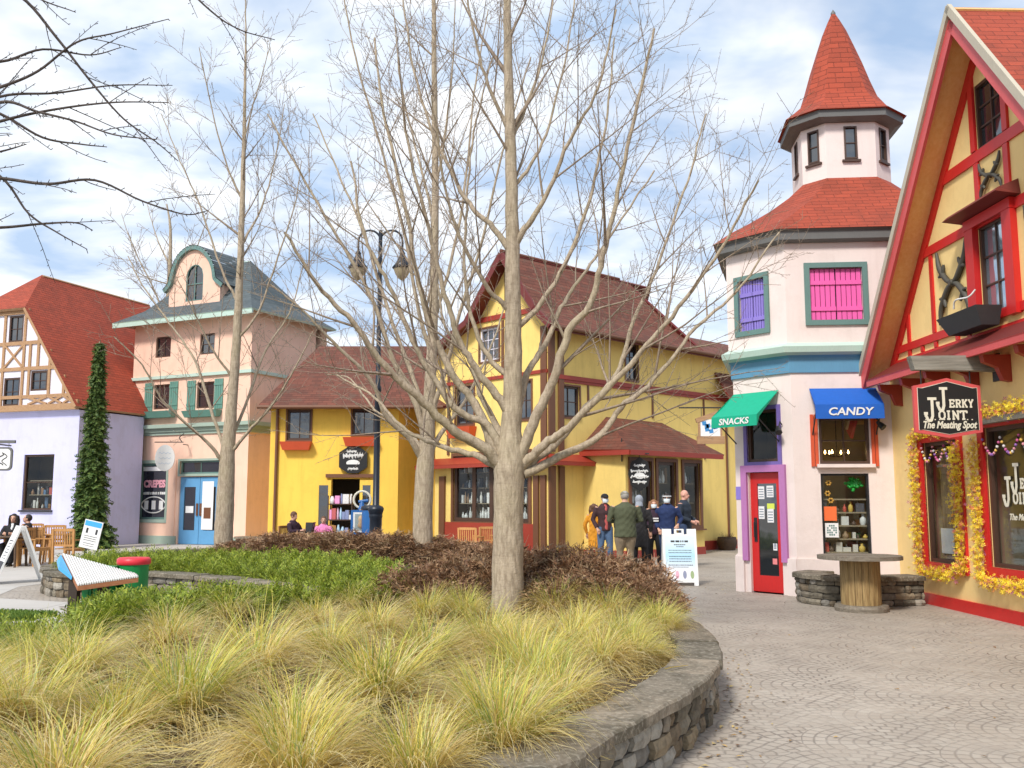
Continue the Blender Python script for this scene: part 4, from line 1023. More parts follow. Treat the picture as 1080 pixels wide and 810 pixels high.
b.add([P(-.75, -8, 3.75), P(10.2, -8, 3.75), P(10.2, 0, 3.76), P(-.75, 0, 3.76)], [(0, 1, 2, 3)])
b.build('wall', M['cream'], t)
MB().box(J, 1.2, 10.2, 0, .17, -.01, .04).box(J, -.4, 1.19, 0, .165, -.01, .038).build('baseboard', M['red'], t)
# roof slopes, cedar underneath
ov = .42
b = MB()
b.slab([P(-.52, ov, rz(-.52)), P(SA, ov, SZ), P(SA, -9, SZ), P(-.52, -9, rz(-.52))], .11, 0, 1)
b.slab([P(SA, ov, SZ+.002), P(8.2, ov, rz(8.2)), P(8.2, -9, rz(8.2)), P(SA, -9, SZ+.002)], .11, 0, 1)
roof = b.build('roof', [M['redroof'], M['soffit']], t)
b = MB()
for a, c in (((-.55, rz(-.55)-.20), (SA, SZ-.20)), ((SA, SZ-.20), (8.25, rz(8.25)-.20))): b.beam(J, a, c, .24, ov+.002, ov+.05)
b.build('bargeboard', M['pinkred'], roof)
b = MB()
for a, c in (((-.6, rz(-.6)-.02), (SA+.02, SZ)), ((SA-.02, SZ), (8.3, rz(8.3)-.02))): b.beam(J, a, c, .11, ov+.03, ov+.09)
b.build('fascia', M['fascia'], roof)
b = MB(); b.box(J, -.62, -.2, 3.13, 3.20, -.2, ov+.02); b.build('eave_return', M['soffit'], roof)
# timber framing
b = MB(); pr = .035
b.beam(J, (.28, rz(.28)-.30), (SA, SZ-.28), .16, 0, pr+.004); b.beam(J, (SA, SZ-.28), (7.4, rz(7.4)-.30), .16, 0, pr+.002)
b.box(J, .42, 7.3, 4.04, 4.16, 0, pr); b.box(J, .30, 7.4, 3.84, 3.93, 0, pr)
b.box(J, 1.30, 6.4, 5.40, 5.54, 0, pr-.003)
b.box(J, 2.15, 5.5, 6.34, 6.50, 0, pr-.003)
for s, z0, z1 in ((1.05, 3.94, 5.0), (1.92, 4.17, 5.39), (1.50, 5.55, 5.72), (2.62, 3.94, 4.03), (1.95, 3.94, 4.03), (2.95, 3.94, 4.03), (1.5, 3.94, 4.03), (5.7, 4.17, 5.39), (4.95, 3.94, 4.03), (6.0, 3.94, 4.03)):
    b.box(J, s-.045, s+.045, z0, z1, 0, pr-.006)
for s in (3.42, 4.18): b.box(J, s-.06, s+.06, 5.55, 6.33, 0, pr)
b.box(J, 3.49, 4.11, 5.60, 5.72, 0, pr-.004)
for s in (3.39, 4.21): b.box(J, s-.06, s+.06, 6.51, rz(s)-.32, 0, pr+.006)
for s in (3.22, 4.19): b.box(J, s-.11, s+.11, 4.02, 5.42, 0, .09)
b.box(J, 3.10, 4.31, 5.42, 5.56, 0, .10)
b.build('timber_framing', M['red'], t)
wn = window(t, J, *big, M['darkbrown'], 2, 3, rec=.06, fw=.05, glass='glass_sky')
# hood over the tall window and skirt roof
b = MB(); b.hexa([P(2.98, .0, 5.56), P(2.98, .34, 5.60), P(4.43, .34, 5.60), P(4.43, 0, 5.56)][::-1], [P(3.02, .0, 5.78), P(3.02, .28, 5.66), P(4.39, .28, 5.66), P(4.39, 0, 5.78)][::-1]); b.build('hood', M['maroon'], wn)
window(t, J, *gw, M['darkbrown'], 2, 3, rec=.06, fw=.04)
b = MB(); b.slab([P(.55, .02, 3.90), P(.30, .46, 3.62), P(9.8, .46, 3.62), P(9.8, .02, 3.90)], .05, 0, 1)
b.box(J, .30, 9.8, 3.52, 3.62, .40, .45, 1); sk = b.build('skirt_roof', [M['maroon'], M['pinkred']], t)
for i in range(11):
    s = .62+i*.82; MB().prism(W0, [(0, 0), (.01, 0), (.01, .01)], 0, .01) 
    b = MB(); pts = [(0, 3.52), (.38, 3.52), (.36, 3.42), (.18, 3.35), (.11, 3.18), (0, 3.16)]
    vs = [P(s-.05, x, z) for x, z in pts]+[P(s+.05, x, z) for x, z in pts]; k = len(pts)
    b.add(vs, [tuple(range(k)), tuple(range(2*k-1, k-1, -1))]+[((j+1) % k, j, j+k, (j+1) % k+k) for j in range(k)]); b.build('bracket', M['redbrown'], sk)
# wrought ornaments
def scroll(par, fr, cs, cz, h, w_, n=.05, r=.03, name='wall_ornament'):
    b = MB()
    for sx in (-1, 1):
        pts = [(cs+sx*w_, cz+h), (cs+sx*w_*.85, cz+h*.55), (cs+sx*w_*.35, cz+h*.12), (cs, cz)]
        for sg in (1, -1):
            q = [fr.P(x, n, cz+(z-cz)*sg) for x, z in pts]; q = smooth(q, 5); b.tube(q, [r*.8+r*.9*math.sin(i/len(q)*3.14) for i in range(len(q))], 6)
            for kx, kz in ((.30, .55), (.75, .22)):
                p = fr.P(cs+sx*w_*.62, n, cz+sg*h*.34); e = fr.P(cs+sx*w_*(.62+(.26 if kx < .5 else -.12)), n+.01, cz+sg*h*(.30+(.0 if kx < .5 else .28)))
                b.tube([p, p.lerp(e, .6), e], [r, r*1.2, r*.7], 6)
    b.tube([fr.P(cs, n-.02, cz), fr.P(cs, n+.05, cz)], [r*2.3, r*1.6], 10)
    return b.build(name, M['iron_orn'], par)
M['iron_orn'] = plain('painted_iron_ornament', (.07, .065, .05), .6)
scroll(t, J, 2.62, 4.80, .56, .44, .045, .026); scroll(t, J, 5.0, 4.80, .56, .44, .045, .026); scroll(t, J, 3.80, 6.03, .25, .27, .045, .018)
# lower windows
M['curtainred'] = M['red']
for k_, (q, cols) in enumerate(((w1, 1), (w2, 2))):
    w_ = window(t, J, *q, M['darkbrown'], cols, 1, rec=.08, fw=.055, trim=.13, tm=M['red'], glass='clear', proud=.04, mun=.05)
room(t, J, 1.1, 2.6, .5, 2.7, .75, 'interior_light'); room(t, J, 2.9, 5.9, .5, 2.8, 2.0, 'interior_light')
b = MB(); 
for i in range(12):
    s = 1.36+i*.035; b.box(J, s, s+.03, .72, 2.44, -.26-.02*(i % 2), -.22)
    b.box(J, 2.36-.035*i-.03, 2.36-.035*i, .72, 2.44, -.26-.02*(i % 2), -.22)
b.build('curtain', M['curtain'], t)
MB().box(J, 1.55, 1.95, .80, 1.18, -.10, -.095).build('notice', M['paper'], t)
b = MB(); b.box(J, 3.16, 5.6, 2.64, 2.72, .05, .16); b.build('lintel', M['greyoak'], t)
# jerky shop lettering: a slab-serif alphabet drawn from strokes
SLAB = {
 'J': [((.30, 1), (.95, 1)), ((.62, 1), (.62, .22)), ((.62, .25), (.50, .04)), ((.54, .05), (.26, .05)), ((.30, .04), (.14, .26)), ((.14, .22), (.14, .36)), ((.0, .36), (.28, .36))],
 'E': [((.18, 0), (.18, 1)), ((0, .95), (.75, .95)), ((.18, .5), (.6, .5)), ((0, .05), (.75, .05)), ((.75, .7), (.75, 1)), ((.75, 0), (.75, .3)), ((.58, .38), (.58, .62))],
 'R': [((.18, 0), (.18, 1)), ((0, .95), (.6, .95)), ((.58, .95), (.72, .78)), ((.72, .82), (.72, .62)), ((.72, .66), (.58, .48)), ((.18, .5), (.6, .5)), ((.45, .5), (.72, .05)), ((0, .05), (.36, .05)), ((.6, .05), (.86, .05))],
 'K': [((.18, 0), (.18, 1)), ((0, .95), (.36, .95)), ((0, .05), (.36, .05)), ((.72, .95), (.22, .45)), ((.38, .58), (.74, .05)), ((.56, .95), (.86, .95)), ((.58, .05), (.88, .05))],
 'Y': [((.12, .95), (.42, .48)), ((.72, .95), (.42, .48)), ((.42, .52), (.42, .05)), ((0, .95), (.28, .95)), ((.56, .95), (.84, .95)), ((.24, .05), (.6, .05))],
 'O': [((.22, .95), (.58, .95)), ((.56, .95), (.74, .72)), ((.74, .76), (.74, .24)), ((.74, .28), (.56, .05)), ((.58, .05), (.22, .05)), ((.24, .05), (.06, .28)), ((.06, .24), (.06, .76)), ((.06, .72), (.24, .95))],
 'I': [((.2, 0), (.2, 1)), ((0, .95), (.4, .95)), ((0, .05), (.4, .05))],
 'N': [((.15, 0), (.15, 1)), ((.15, .95), (.72, .05)), ((.72, 0), (.72, 1)), ((0, .95), (.2, .95)), ((0, .05), (.32, .05)), ((.56, .95), (.88, .95))],
 'T': [((.4, 0), (.4, 1)), ((0, .95), (.8, .95)), ((.22, .05), (.58, .05)), ((0, .72), (0, 1)), ((.8, .72), (.8, 1))]}
def slabtext(mb, fr, txt, s, z, h, n, wx=.86, adv=1.12, wt=.15):
    x = s
    for ch in txt:
        w_ = .5 if ch == 'I' else .86
        for i, (p, q) in enumerate(SLAB[ch]):
            mb.beam(fr, (x+p[0]*h*wx, z+p[1]*h), (x+q[0]*h*wx, z+q[1]*h), h*wt, n, n+.004+.0004*i)
        x += (w_+.18)*h*wx*adv
    return x
M['cremelet'] = plain('cream_lettering', (.72, .68, .55), .6)
def jerkysign(mb, fr, s, z, w_, n):
    """two big overlapping J with the rest of each word small beside them"""
    k = w_
    slabtext(mb, fr, 'J', s+.24*k, z+.36*k, .40*k, n, .55, wt=.12); slabtext(mb, fr, 'ERKY', s+.47*k, z+.43*k, .135*k, n, .82, .95, .2)
    slabtext(mb, fr, 'J', s+.02*k, z+.18*k, .40*k, n+.006, .60, wt=.12); slabtext(mb, fr, 'OINT', s+.28*k, z+.22*k, .15*k, n, .92, .98, .2)
b = MB(); jerkysign(b, J, 3.42, 1.35, .95, -.062); letters(None, J, 3.98, 1.38, -.062, 'The Meating Spot', .12, None, shear=.3, bold=.002, mb=b); b.build('window_lettering', M['cremelet'], t)
display(J, 3.3, 5.4, .55, 1.25, -.35, 1, 8, 'low counter of packets seen inside the rightmost shop window', 'goods', .8, name='shop_counter')
# projecting sign
yb = 12.75; bm = Fr((0, yb), (1, yb)); 
s0, z1 = bm.px(958, 376); s1, z0 = bm.px(1062, 392); 
t = thing('hanging_sign', J.P(3.6, .5, z0), 'black and red shaped hanging sign with cream lettering under a weathered wooden arm', 'sign')
b = MB(); b.prism(bm, [(s0, z1), (s0+.05, z0+.02), (s1-.08, z0), (s1+.1, z0), (s1+.1, z1), (s1-.1, z1+.01)], -.07, .07); b.build('arm', M['greyoak'], t)
b = MB(); a = bm.px(1049, 375); c = bm.px(1062, 402); b.box(bm, a[0], c[0]+.1, c[1], a[1]+.02, -.09, .09); b.build('wall_bracket', M['black'], t)
so0, _ = bm.px(963.5, 430); so1, _ = bm.px(1034, 430); zt = bm.px(999, 399)[1]; zs_ = bm.px(999, 407)[1]; zb = bm.px(999, 462)[1]; zc = bm.px(999, 456)[1]
def shield(e, n0, n1, mi=0):
    m = (so0+so1)/2; return [(so0+e, zc+e*.6), (so0+e+.06, zc-.01+e*.9), (m, zb+e), (so1-e-.06, zc-.01+e*.9), (so1-e, zc+e*.6), (so1-e, zs_-e*.6), (so1-e-.06, zs_+.01-e*.9), (m, zt-e), (so0+e+.06, zs_+.01-e*.9), (so0+e, zs_-e*.6)]
MB().prism(bm, shield(0, 0, 0), -.03, .03).build('sign_frame', M['pinkred'], t)
MB().prism(bm, shield(.045, 0, 0), -.034, .034).build('sign_line', M['cremelet'], t)
MB().prism(bm, shield(.052, 0, 0), -.038, .038).build('sign_board', M['black'], t)
b = MB(); wd = so1-so0; jerkysign(b, bm, so0+.10, zc+.00, wd*.86, .040)
for i in range(11): b.box(bm, so0+.14+i*(wd-.28)/10-.008, so0+.14+i*(wd-.28)/10+.008, zc+.162, zc+.176, .038, .044)
letters(None, bm, (so0+so1)/2, zc+.095, .040, 'The Meating Spot', .135, None, shear=.3, bold=.004, mb=b, fit=wd*.80); b.build('lettering', M['cremelet'], t)
for s in (so0+.12, so1-.12): MB().tube([bm.P(s, 0, zs_-.02), bm.P(s, 0, z0+.02)], .009, 6).build('hanger', M['iron'], t)
# dark window box under the tall window
t = thing('window_box', J.P(3.2, .3, 3.95), 'dark grey planter box fixed above the skirt roof below the tall red-framed window', 'window box')
b = MB(); a0, a1 = 2.9, 4.0
lo = [P(a0+.10, .10, 3.93), P(a0+.10, .34, 3.93), P(a1-.10, .34, 3.93), P(a1-.10, .10, 3.93)][::-1]; hi = [P(a0, .10, 4.18), P(a0, .46, 4.18), P(a1, .46, 4.18), P(a1, .10, 4.18)][::-1]
b.hexa(lo, hi); b.build('box', plain('dark_box', (.045, .047, .05), .6), t); b = MB(); b.tube(smooth([P(3.5, .5, 4.22), P(3.6, .52, 4.32), P(3.9, .5, 4.30), P(4.0, .45, 4.38)], 5), .012, 5); b.build('cable', M['white'], t)
# garlands
M['garland'] = ccols('garland_flowers', [(.92, .68, .02), (.95, .78, .05), (.93, .74, .03), (.88, .58, .02), (.95, .80, .08), (.75, .22, .08), (.86, .62, .02), (.35, .08, .16), (.88, .68, .05), (.80, .34, .12)])
def garland(path, seed, label, dens=620, rad=.11):
    rng = np.random.default_rng(seed); P_ = Path([Vector(p) for p in path]); V = []; n = int(P_.L*dens)
    pos = np.array([tuple(P_.at(s)) for s in rng.uniform(0, P_.L, n)])+rng.normal(0, rad*.42, (n, 3))
    tv = np.array([(0, -.008, 0), (.03, -.022, .006), (.052, 0, .012), (.03, .022, .006), (0, .008, 0)]); tf = np.array([(0, 1, 2), (0, 2, 3), (0, 3, 4)])
    # five petals in a blossom: one island each blossom
    tv5 = []; tf5 = [(0, 0, 0)]
    base = [(0, 0, 0)]; fs = []
    for k in range(5):
        a = k*2*math.pi/5; o = len(base); c_, s_ = math.cos, math.sin
        base += [(c_(a-.3)*.028, s_(a-.3)*.028, .008), (c_(a)*.047, s_(a)*.047, .014), (c_(a+.3)*.028, s_(a+.3)*.028, .008)]; fs += [(0, o, o+1, o+2)]
    v, f = inst(np.array(base), np.array(fs), rotmats(rng.uniform(0, 6.28, n), rng.uniform(-1.5, 1.5, n), rng.uniform(-1.5, 1.5, n), rng.uniform(.40, .85, n)), pos)
    o = mkobj('flower_garland', v, f, [M['garland']]); return tag(o, label, 'garland')
garland([P(2.50, .10, 2.42), P(2.50, .10, .62), P(2.3, .11, .52), P(1.25, .10, .50), P(1.17, .1, .6), P(1.17, .10, 2.60), P(1.5, .10, 2.68), P(2.42, .11, 2.62)], 1, 'yellow flower garland all round the narrow red window left of the hanging sign post')
garland([P(3.03, .10, 2.40), P(3.02, .10, .6), P(3.1, .11, .50), P(5.7, .10, .50)], 2, 'yellow flower garland down the side and along the sill of the rightmost window')
garland([P(2.9, .12, 2.72), P(3.3, .14, 2.80), P(4.2, .14, 2.78), P(5.7, .14, 2.8)], 3, 'thick orange and yellow garland along the head of the rightmost window', 420, .13)
M['bunting'] = ccols('paper_flower_string', [(.75, .7, .68), (.6, .12, .3), (.7, .3, .35), (.3, .12, .4), (.8, .5, .1)])
rr = random.Random(4)
for swags, lab in ((((1.35, 1.72, 2.42), (1.72, 2.08, 2.42), (2.08, 2.4, 2.42)), 'swagged string of small pink and white balls across the narrow red window'), (((3.2, 3.65, 2.44), (3.65, 4.1, 2.44), (4.1, 4.6, 2.44), (4.6, 5.1, 2.44)), 'swagged string of small pink and white balls across the rightmost window')):
  b = MB()
  for (a0, a1, zz0) in swags:
    for i in range(12):
        x = i/11; p = P(a0+(a1-a0)*x, .05, zz0-.22*math.sin(x*math.pi)); r = .022; b.lathe(p-Vector((0, 0, r)), [(.001, 0), (r*.8, r*.4), (r, r), (r*.8, r*1.6), (.001, r*2)], 6)
  tag(b.build('paper_flower_string', M['bunting']), lab, 'bunting')
# ================================================================== round-cornered candy tower
ang = R(5); EX = Vector((math.cos(ang), -math.sin(ang), 0)); EY = Vector((math.sin(ang), math.cos(ang), 0))
Bc = Vector((4.83, 16.3, 0)); TC = Bc+EX*1.5+EY*1.96
OCT0 = [(-1.5, -1.96), (1.5, -1.96), (2.36, -1.1), (2.36, 1.1), (1.5, 1.96), (-1.2, 1.96), (-1.95, .9), (-2.36, -1.1)]
OCT1 = [(x_*.93, y_*.93) for x_, y_ in ((-1.05, -1.90), (1.05, -1.90), (1.90, -1.05), (1.90, 1.05), (1.05, 1.90), (-1.05, 1.90), (-1.90, 1.05), (-1.90, -1.05))]
def octp(r, z, sq=1.0):
    k = r/1.96; f = min(1, max(0, (1.9-r)/.95)); f = f if z > 6 else 0; return [TC+EX*(x0*(1-f)+x1*f)*k+EY*(y0*(1-f)+y1*f)*k+Vector((0, 0, z)) for (x0, y0), (x1, y1) in zip(OCT0, OCT1)]
def ring(mb, r0, z0, r1, z1, mi=0, cap0=False, cap1=False):
    a, c = octp(r0, z0), octp(r1, z1); vs = a+c; fs = [(i, (i+1) % 8, (i+1) % 8+8, i+8) for i in range(8)]
    if cap0: fs.append(tuple(range(7, -1, -1)))
    if cap1: fs.append(tuple(range(8, 16)))
    mb.add(vs, fs, mi)
def side(r, i):
    a = octp(r, 9 if r < 1.5 else 0); return Fr(a[i], a[(i+1) % 8])
t = tower = thing('candy_shop_tower', TC, 'pale pink eight-sided tower shop with red shingled roofs and a pointed cupola', 'tower')
FF = side(1.96, 0); DF = side(1.96, 7)
door = (.27, .93, 0, 2.10); dw = (.28, .92, 2.28, 3.20)
fw1 = (.44, 1.28, 2.22, 3.02); fw2 = (.44, 1.24, .68, 2.06)
b = MB()
for i in range(8):
    f = side(1.96, i); hs_ = {0: [fw1, fw2], 7: [door, dw]}.get(i, [])
    b.wall(f, [(0, 0), (f.L, 0), (f.L, 3.85), (0, 3.85)], hs_)
fu = {i: side(2.02, i) for i in range(8)}
pk = fu[0].rect(853, 283, 911, 337); lv = fu[7].rect(779, 298, 808, 346)
for i in range(8):
    f = fu[i]; b.wall(f, [(0, 4.2), (f.L, 4.2), (f.L, 6.3), (0, 6.3)], {0: [pk], 7: [lv]}.get(i, []), depth=.10)
ring(b, 2.02, 4.2, 1.92, 4.19); ring(b, 1.92, 6.29, 2.02, 6.3)
b.build('wall', M['pinkish'], t)
b = MB(); ring(b, 2.02, 0, 2.02, .62); ring(b, 2.02, .62, 1.95, .66)
# plinth interrupted at the door
b2 = MB()
for i in range(8):
    f = side(1.96, i)
    segs = [(0, f.L)] if i != 7 else [(0, .14), (1.06, f.L)]
    for a, c in segs: b2.box(f, a-.015, c+.015, 0, .62, 0, .05)
b2.build('plinth', M['pinkish'], t)
b = MB(); ring(b, 1.99, 3.80, 1.99, 4.06, 0, True); ring(b, 1.99, 4.06, 2.04, 4.12); b.build('blue_cornice', M['bluetrim'], t)
b = MB(); ring(b, 2.04, 4.10, 2.12, 4.14, 0, True); ring(b, 2.12, 4.14, 2.14, 4.24); ring(b, 2.14, 4.24, 2.02, 4.32, 0, False, True); b.build('upper_cornice', M['mint'], t)
b = MB(); ring(b, 2.16, 6.12, 2.16, 6.26, 0, True); ring(b, 2.05, 6.08, 2.16, 6.12); ring(b, 2.16, 6.26, 2.20, 6.30); b.build('eave_fascia', M['greyf'], t)
b = MB(); n_ = 5
for i in range(n_): 
    f0, f1 = i/n_, (i+1)/n_; g = lambda f: 2.22-(2.22-.90)*f; h = lambda f: 6.30+1.38*(f*.82+.18*f*f)
    ring(b, g(f0), h(f0), g(f1), h(f1), 0, i == 0)
rf = b.build('roof', M['redroof'], t)
b = MB()
for f in [side(.92, i) for i in range(8)]:
    i = [side(.92, k).p for k in range(8)].index(f.p)
    m = f.L/2; hole = [(m-.12, m+.12, 8.02, 8.66)] if (i % 2 == 0 or True) else []
    b.wall(f, [(0, 7.55), (f.L, 7.55), (f.L, 8.85), (0, 8.85)], hole, depth=.06)
cup = b.build('cupola', M['pinkish'], t)
for i in range(8):
    f = side(.92, i); m = f.L/2; window(cup, f, m-.12, m+.12, 8.02, 8.66, M['darkbrown'], 1, 2, rec=.03, fw=.03, sill=None, mun=.02, name='cupola_window')
for i in range(8):
    f = side(.92, i); m = f.L/2; MB().box(f, m-.17, m+.17, 7.96, 8.0, -.01, .05).build('cupola_sill', M['darkbrown'], cup)
b = MB(); ring(b, 1.02, 8.74, 1.12, 8.79, 0, True); ring(b, 1.12, 8.79, 1.12, 8.93); b.build('cupola_fascia', M['greyf'], t)
b = MB(); prof = [(1.17, 8.93), (1.05, 9.06), (.90, 9.22), (.75, 9.44), (.63, 9.78), (.50, 10.2), (.36, 10.6), (.23, 10.96), (.12, 11.2), (.03, 11.38)]
for i, ((r0, z0), (r1, z1)) in enumerate(zip(prof, prof[1:])): ring(b, r0, z0, r1, z1, 0, i == 0, i == len(prof)-2)
b.build('spire_roof', M['redroof'], t)
MB().lathe(TC+Vector((0, 0, 11.34)), [(.045, 0), (.05, .04), (.02, .09), (.004, .12)], 10).build('finial', M['greyf'], t)
# shutters of the upper windows
def shutters(fr, q, mat, tm, k):
    s0, s1, z0, z1 = q; b = MB()
    for (a, c, d, e) in ((s0-.09, s0, z0-.09, z1+.09), (s1, s1+.09, z0-.09, z1+.09), (s0, s1, z0-.09, z0), (s0, s1, z1, z1+.09)): b.box(fr, a, c, d, e, -.02, .04)
    w_ = b.build('window', tm, t)
    m = (s0+s1)/2
    for a, c in ((s0+.01, m-.006), (m+.006, s1-.01)):
        b = MB(); boards(b, fr, a, c, z0+.015, z1-.015, -.06, -.03, k); 
        for zz in (z0+(z1-z0)*.22, z0+(z1-z0)*.72): b.box(fr, a, c, zz-.035, zz+.035, -.03, -.008)
        b.build('shutter', mat, w_)
    MB().box(fr, s0, s1, z0, z1, -.1, -.085).build('back_panel', M['black'], w_)
shutters(fu[0], pk, M['magenta'], M['teal'], 5); shutters(fu[7], lv, M['lilac'], M['teal'], 5)
# lower windows, door
window(t, FF, *fw1, M['darkbrown'], 2, 2, rec=.07, fw=.05, glass='clear', sill=M['pinkish'])
for a, c in ((fw1[0]-.15, fw1[0]-.02), (fw1[1]+.02, fw1[1]+.14)):
    b = MB(); boards(b, FF, a, c, fw1[2]-.04, fw1[3]+.05, 0, .035, 2); b.build('shutter', M['orangered'], t)
window(t, FF, *fw2, M['black'], 1, 1, rec=.08, fw=.035, glass='clear')
window(t, DF, *dw, M['darkbrown'], 1, 1, rec=.07, fw=.05, trim=.07, tm=M['violet'], glass='clear')
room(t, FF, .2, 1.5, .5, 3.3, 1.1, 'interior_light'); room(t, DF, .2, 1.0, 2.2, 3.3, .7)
b = MB()
for (a, c, d, e) in ((door[0]-.13, door[0]-.01, .55, 2.10), (door[1]+.01, door[1]+.13, .55, 2.10), (door[0]-.13, door[1]+.13, 2.10, 2.22)): b.box(DF, a, c, d, e, 0, .055)
b.build('door_surround', M['purple'], t)
b = MB(); s0, s1, z0, z1 = door; a = -.06
for (x0, x1, y0, y1) in ((s0, s0+.14, z0+.02, z1-.01), (s1-.12, s1, z0+.02, z1-.01), (s0+.14, s1-.12, z0+.02, z0+.30), (s0+.14, s1-.12, z1-.20, z1-.01)): b.box(DF, x0, x1, y0, y1, a-.04, a)
dr = b.build('door', M['red'], t)
MB().box(DF, s0+.13, s1-.11, z0+.29, z1-.19, a-.025, a-.015).build('pane', M['glass'], dr)
b = MB(); b.tube([DF.P(s0+.09, a+.05, 1.22), DF.P(s0+.09, a+.05, .96)], .012, 6); b.box(DF, s0+.06, s0+.12, .88, 1.3, a, a+.012); b.build('handle', M['iron'], dr)
nm = [M['paper'], plain('yellow_notice', (.65, .75, .1), .6), plain('pink_notice', (.8, .25, .25), .6)]; ptx = plain('printed_text', (.15, .2, .25), .7)
for (x, z, w_, h, k) in ((.42, 1.63, .13, .22, 0), (.60, 1.66, .14, .20, 0), (.60, 1.45, .15, .10, 1), (.42, 1.28, .12, .22, 0), (.60, 1.22, .13, .24, 0), (.70, .74, .08, .12, 0), (.68, .50, .09, .10, 2)):
    b = MB(); b.box(DF, x, x+w_, z, z+h, a-.014, a-.010)
    if k == 0:
        for q in range(4): b.box(DF, x+.015, x+w_-.015, z+.03+q*h*.2, z+.045+q*h*.2, a-.010, a-.008, 1)
    b.build('notice', [nm[k], ptx], dr)
MB().box(DF, .0, .12, 1.62, 1.85, .0, .01).build('small_poster', M['lilac'], t)
# shop window content
display(FF, .46, 1.22, .72, 1.62, -.10, 4, 12, 'shelves of sweets and toys behind the black-framed window right of the red door', 'candy', 1.0, hmax=.92)
b = MB(); b.box(FF, .49, .70, 1.26, 1.50, -.075, -.07); tag(b.build('orange_notice', plain('orange_notice_paper', (.85, .16, .04), .6), None), 'orange notice taped inside the black-framed window above the white one', 'notice')
b = MB(); b.box(FF, .50, .72, .98, 1.22, -.075, -.07); q = b.build('white_notice', [M['paper']]); tag(q, 'white printed notice taped inside the black-framed window below the orange one', 'notice')
b = MB()
for i in range(5):
    for j in range(5):
        if (i*7+j*3) % 4: b.box(FF, .53+i*.034, .555+i*.034, 1.01+j*.038, 1.038+j*.038, -.0698, -.068)
b.build('print', M['teal'], q)
rng = np.random.default_rng(8)
b = MB()
for i in range(60):
    a = rng.uniform(0, 6.28); r = rng.uniform(0, .14)*1; p = FF.P(1.06+math.cos(a)*r*1.2, -.2, 1.88+math.sin(a)*r*.8); b.lathe(p, [(.001, -.03), (.03, -.012), (.032, .01), (.001, .03)], 6)
tag(b.build('green_wreath', plain('green_foil', (.02, .45, .06), .4)), 'bright green bushy decoration hanging in the top right of the sweet shop window', 'decoration')
b = MB()
for x, z in ((.60, 1.90), (.58, 1.72), (.63, 1.60)):
    for k in range(6):
        a = k*1.047; p = FF.P(x+math.cos(a)*.035, -.14, z+math.sin(a)*.035); b.lathe(p, [(.001, -.02), (.02, -.005), (.02, .01), (.001, .02)], 6)
tag(b.build('flower_decoration', plain('orange_foil', (.85, .45, .08), .4)), 'three orange paper flowers hung at the left inside the sweet shop window', 'decoration')
# chandelier: a lit lamp
t2 = thing('chandelier', FF.P(.86, -.55, 2.38), 'small lit chandelier glowing inside the window under the blue awning', 'lamp')
e = bpy.data.materials.new('warm_bulb'); e.use_nodes = True; bs = e.node_tree.nodes['Principled BSDF']; bs.inputs['Emission Color'].default_value = (1, .6, .22, 1); bs.inputs['Emission Strength'].default_value = 14; M['bulb'] = e
b = MB(); c = MB()
for i in range(6):
    a = i*1.047; p = FF.P(.86+math.cos(a)*.20, -.55+math.sin(a)*.12, 2.42); q = FF.P(.86, -.55, 2.38); c.tube([q, q.lerp(p, .5)-Vector((0, 0, .03)), p], .008, 5); b.lathe(p, [(.008, 0), (.016, .02), (.012, .045), (.001, .07)], 8)
c.tube([FF.P(.86, -.55, 2.38), FF.P(.86, -.55, 3.25)], .008, 5); c.build('arms', M['iron'], t2); b.build('bulb', M['bulb'], t2)
# awnings
def awning(fr, s0, s1, zt, zb, out, val, mat, txt, size, label, n=0.0):
    t = thing('awning', fr.P((s0+s1)/2, 0, zb-val), label, 'awning'); P = fr.P
    b = MB(); th = .012; k = 8
    for i in range(k):      # a little sag across the slope
        f0, f1 = i/k, (i+1)/k; sg = lambda f: -.03*math.sin(f*math.pi)
        q = [P(s0, n+.02+out*f0, zt+(zb-zt)*f0+sg(f0)), P(s0, n+.02+out*f1, zt+(zb-zt)*f1+sg(f1)), P(s1, n+.02+out*f1, zt+(zb-zt)*f1+sg(f1)), P(s1, n+.02+out*f0, zt+(zb-zt)*f0+sg(f0))]
        b.add(q, [(0, 1, 2, 3)], 0, True)
    for s in (s0, s1): b.add([P(s, n+.02, zt), P(s, n+.02+out, zb), P(s, n+.02+out, zb-val), P(s, n+.02+out*.9, zb-.03)], [(0, 1, 2, 3)])
    b.add([P(s0, n+.02+out, zb), P(s0, n+.03+out, zb-val), P(s1, n+.03+out, zb-val), P(s1, n+.02+out, zb)], [(0, 1, 2, 3)])
    b.build('canvas', mat, t)
    letters(t, fr, (s0+s1)/2, zb-val*.52, n+out+.036, txt, size, M['white'], bold=.004, shear=.15, fit=(s1-s0)*.66)
    c = MB()
    for s in (s0+.03, s1-.03): c.tube([P(s, n+.02, zb-val-.25), P(s, n+out, zb-.02)], .012, 6)
    c.build('bracket', M['iron'], t); return t
awning(DF, .02, .98, 3.52, 3.06, .66, .19, M['fgreen'], 'SNACKS', .15, 'green canvas awning with white lettering over the red door')
awning(FF, .30, 1.42, 3.52, 3.20, .42, .24, M['fblue'], 'CANDY', .18, 'blue canvas awning with white lettering over the orange-shuttered window')
b = MB(); 
def spot(fr, s, z, out, label):
    t = thing('spot_lamp', fr.P(s, 0, z), label, 'lamp'); MB().tube([fr.P(s, .02, z+.05), fr.P(s, out*.6, z+.1), fr.P(s, out, z)], .012, 6).build('arm', M['iron'], t)
    c = MB(); p, q = fr.P(s-.02, out, z+.01), fr.P(s+.06, out+.08, z-.1); c.tube([p, p.lerp(q, .5), q], [.025, .05, .06], 8); c.build('lamp_head', M['iron'], t)
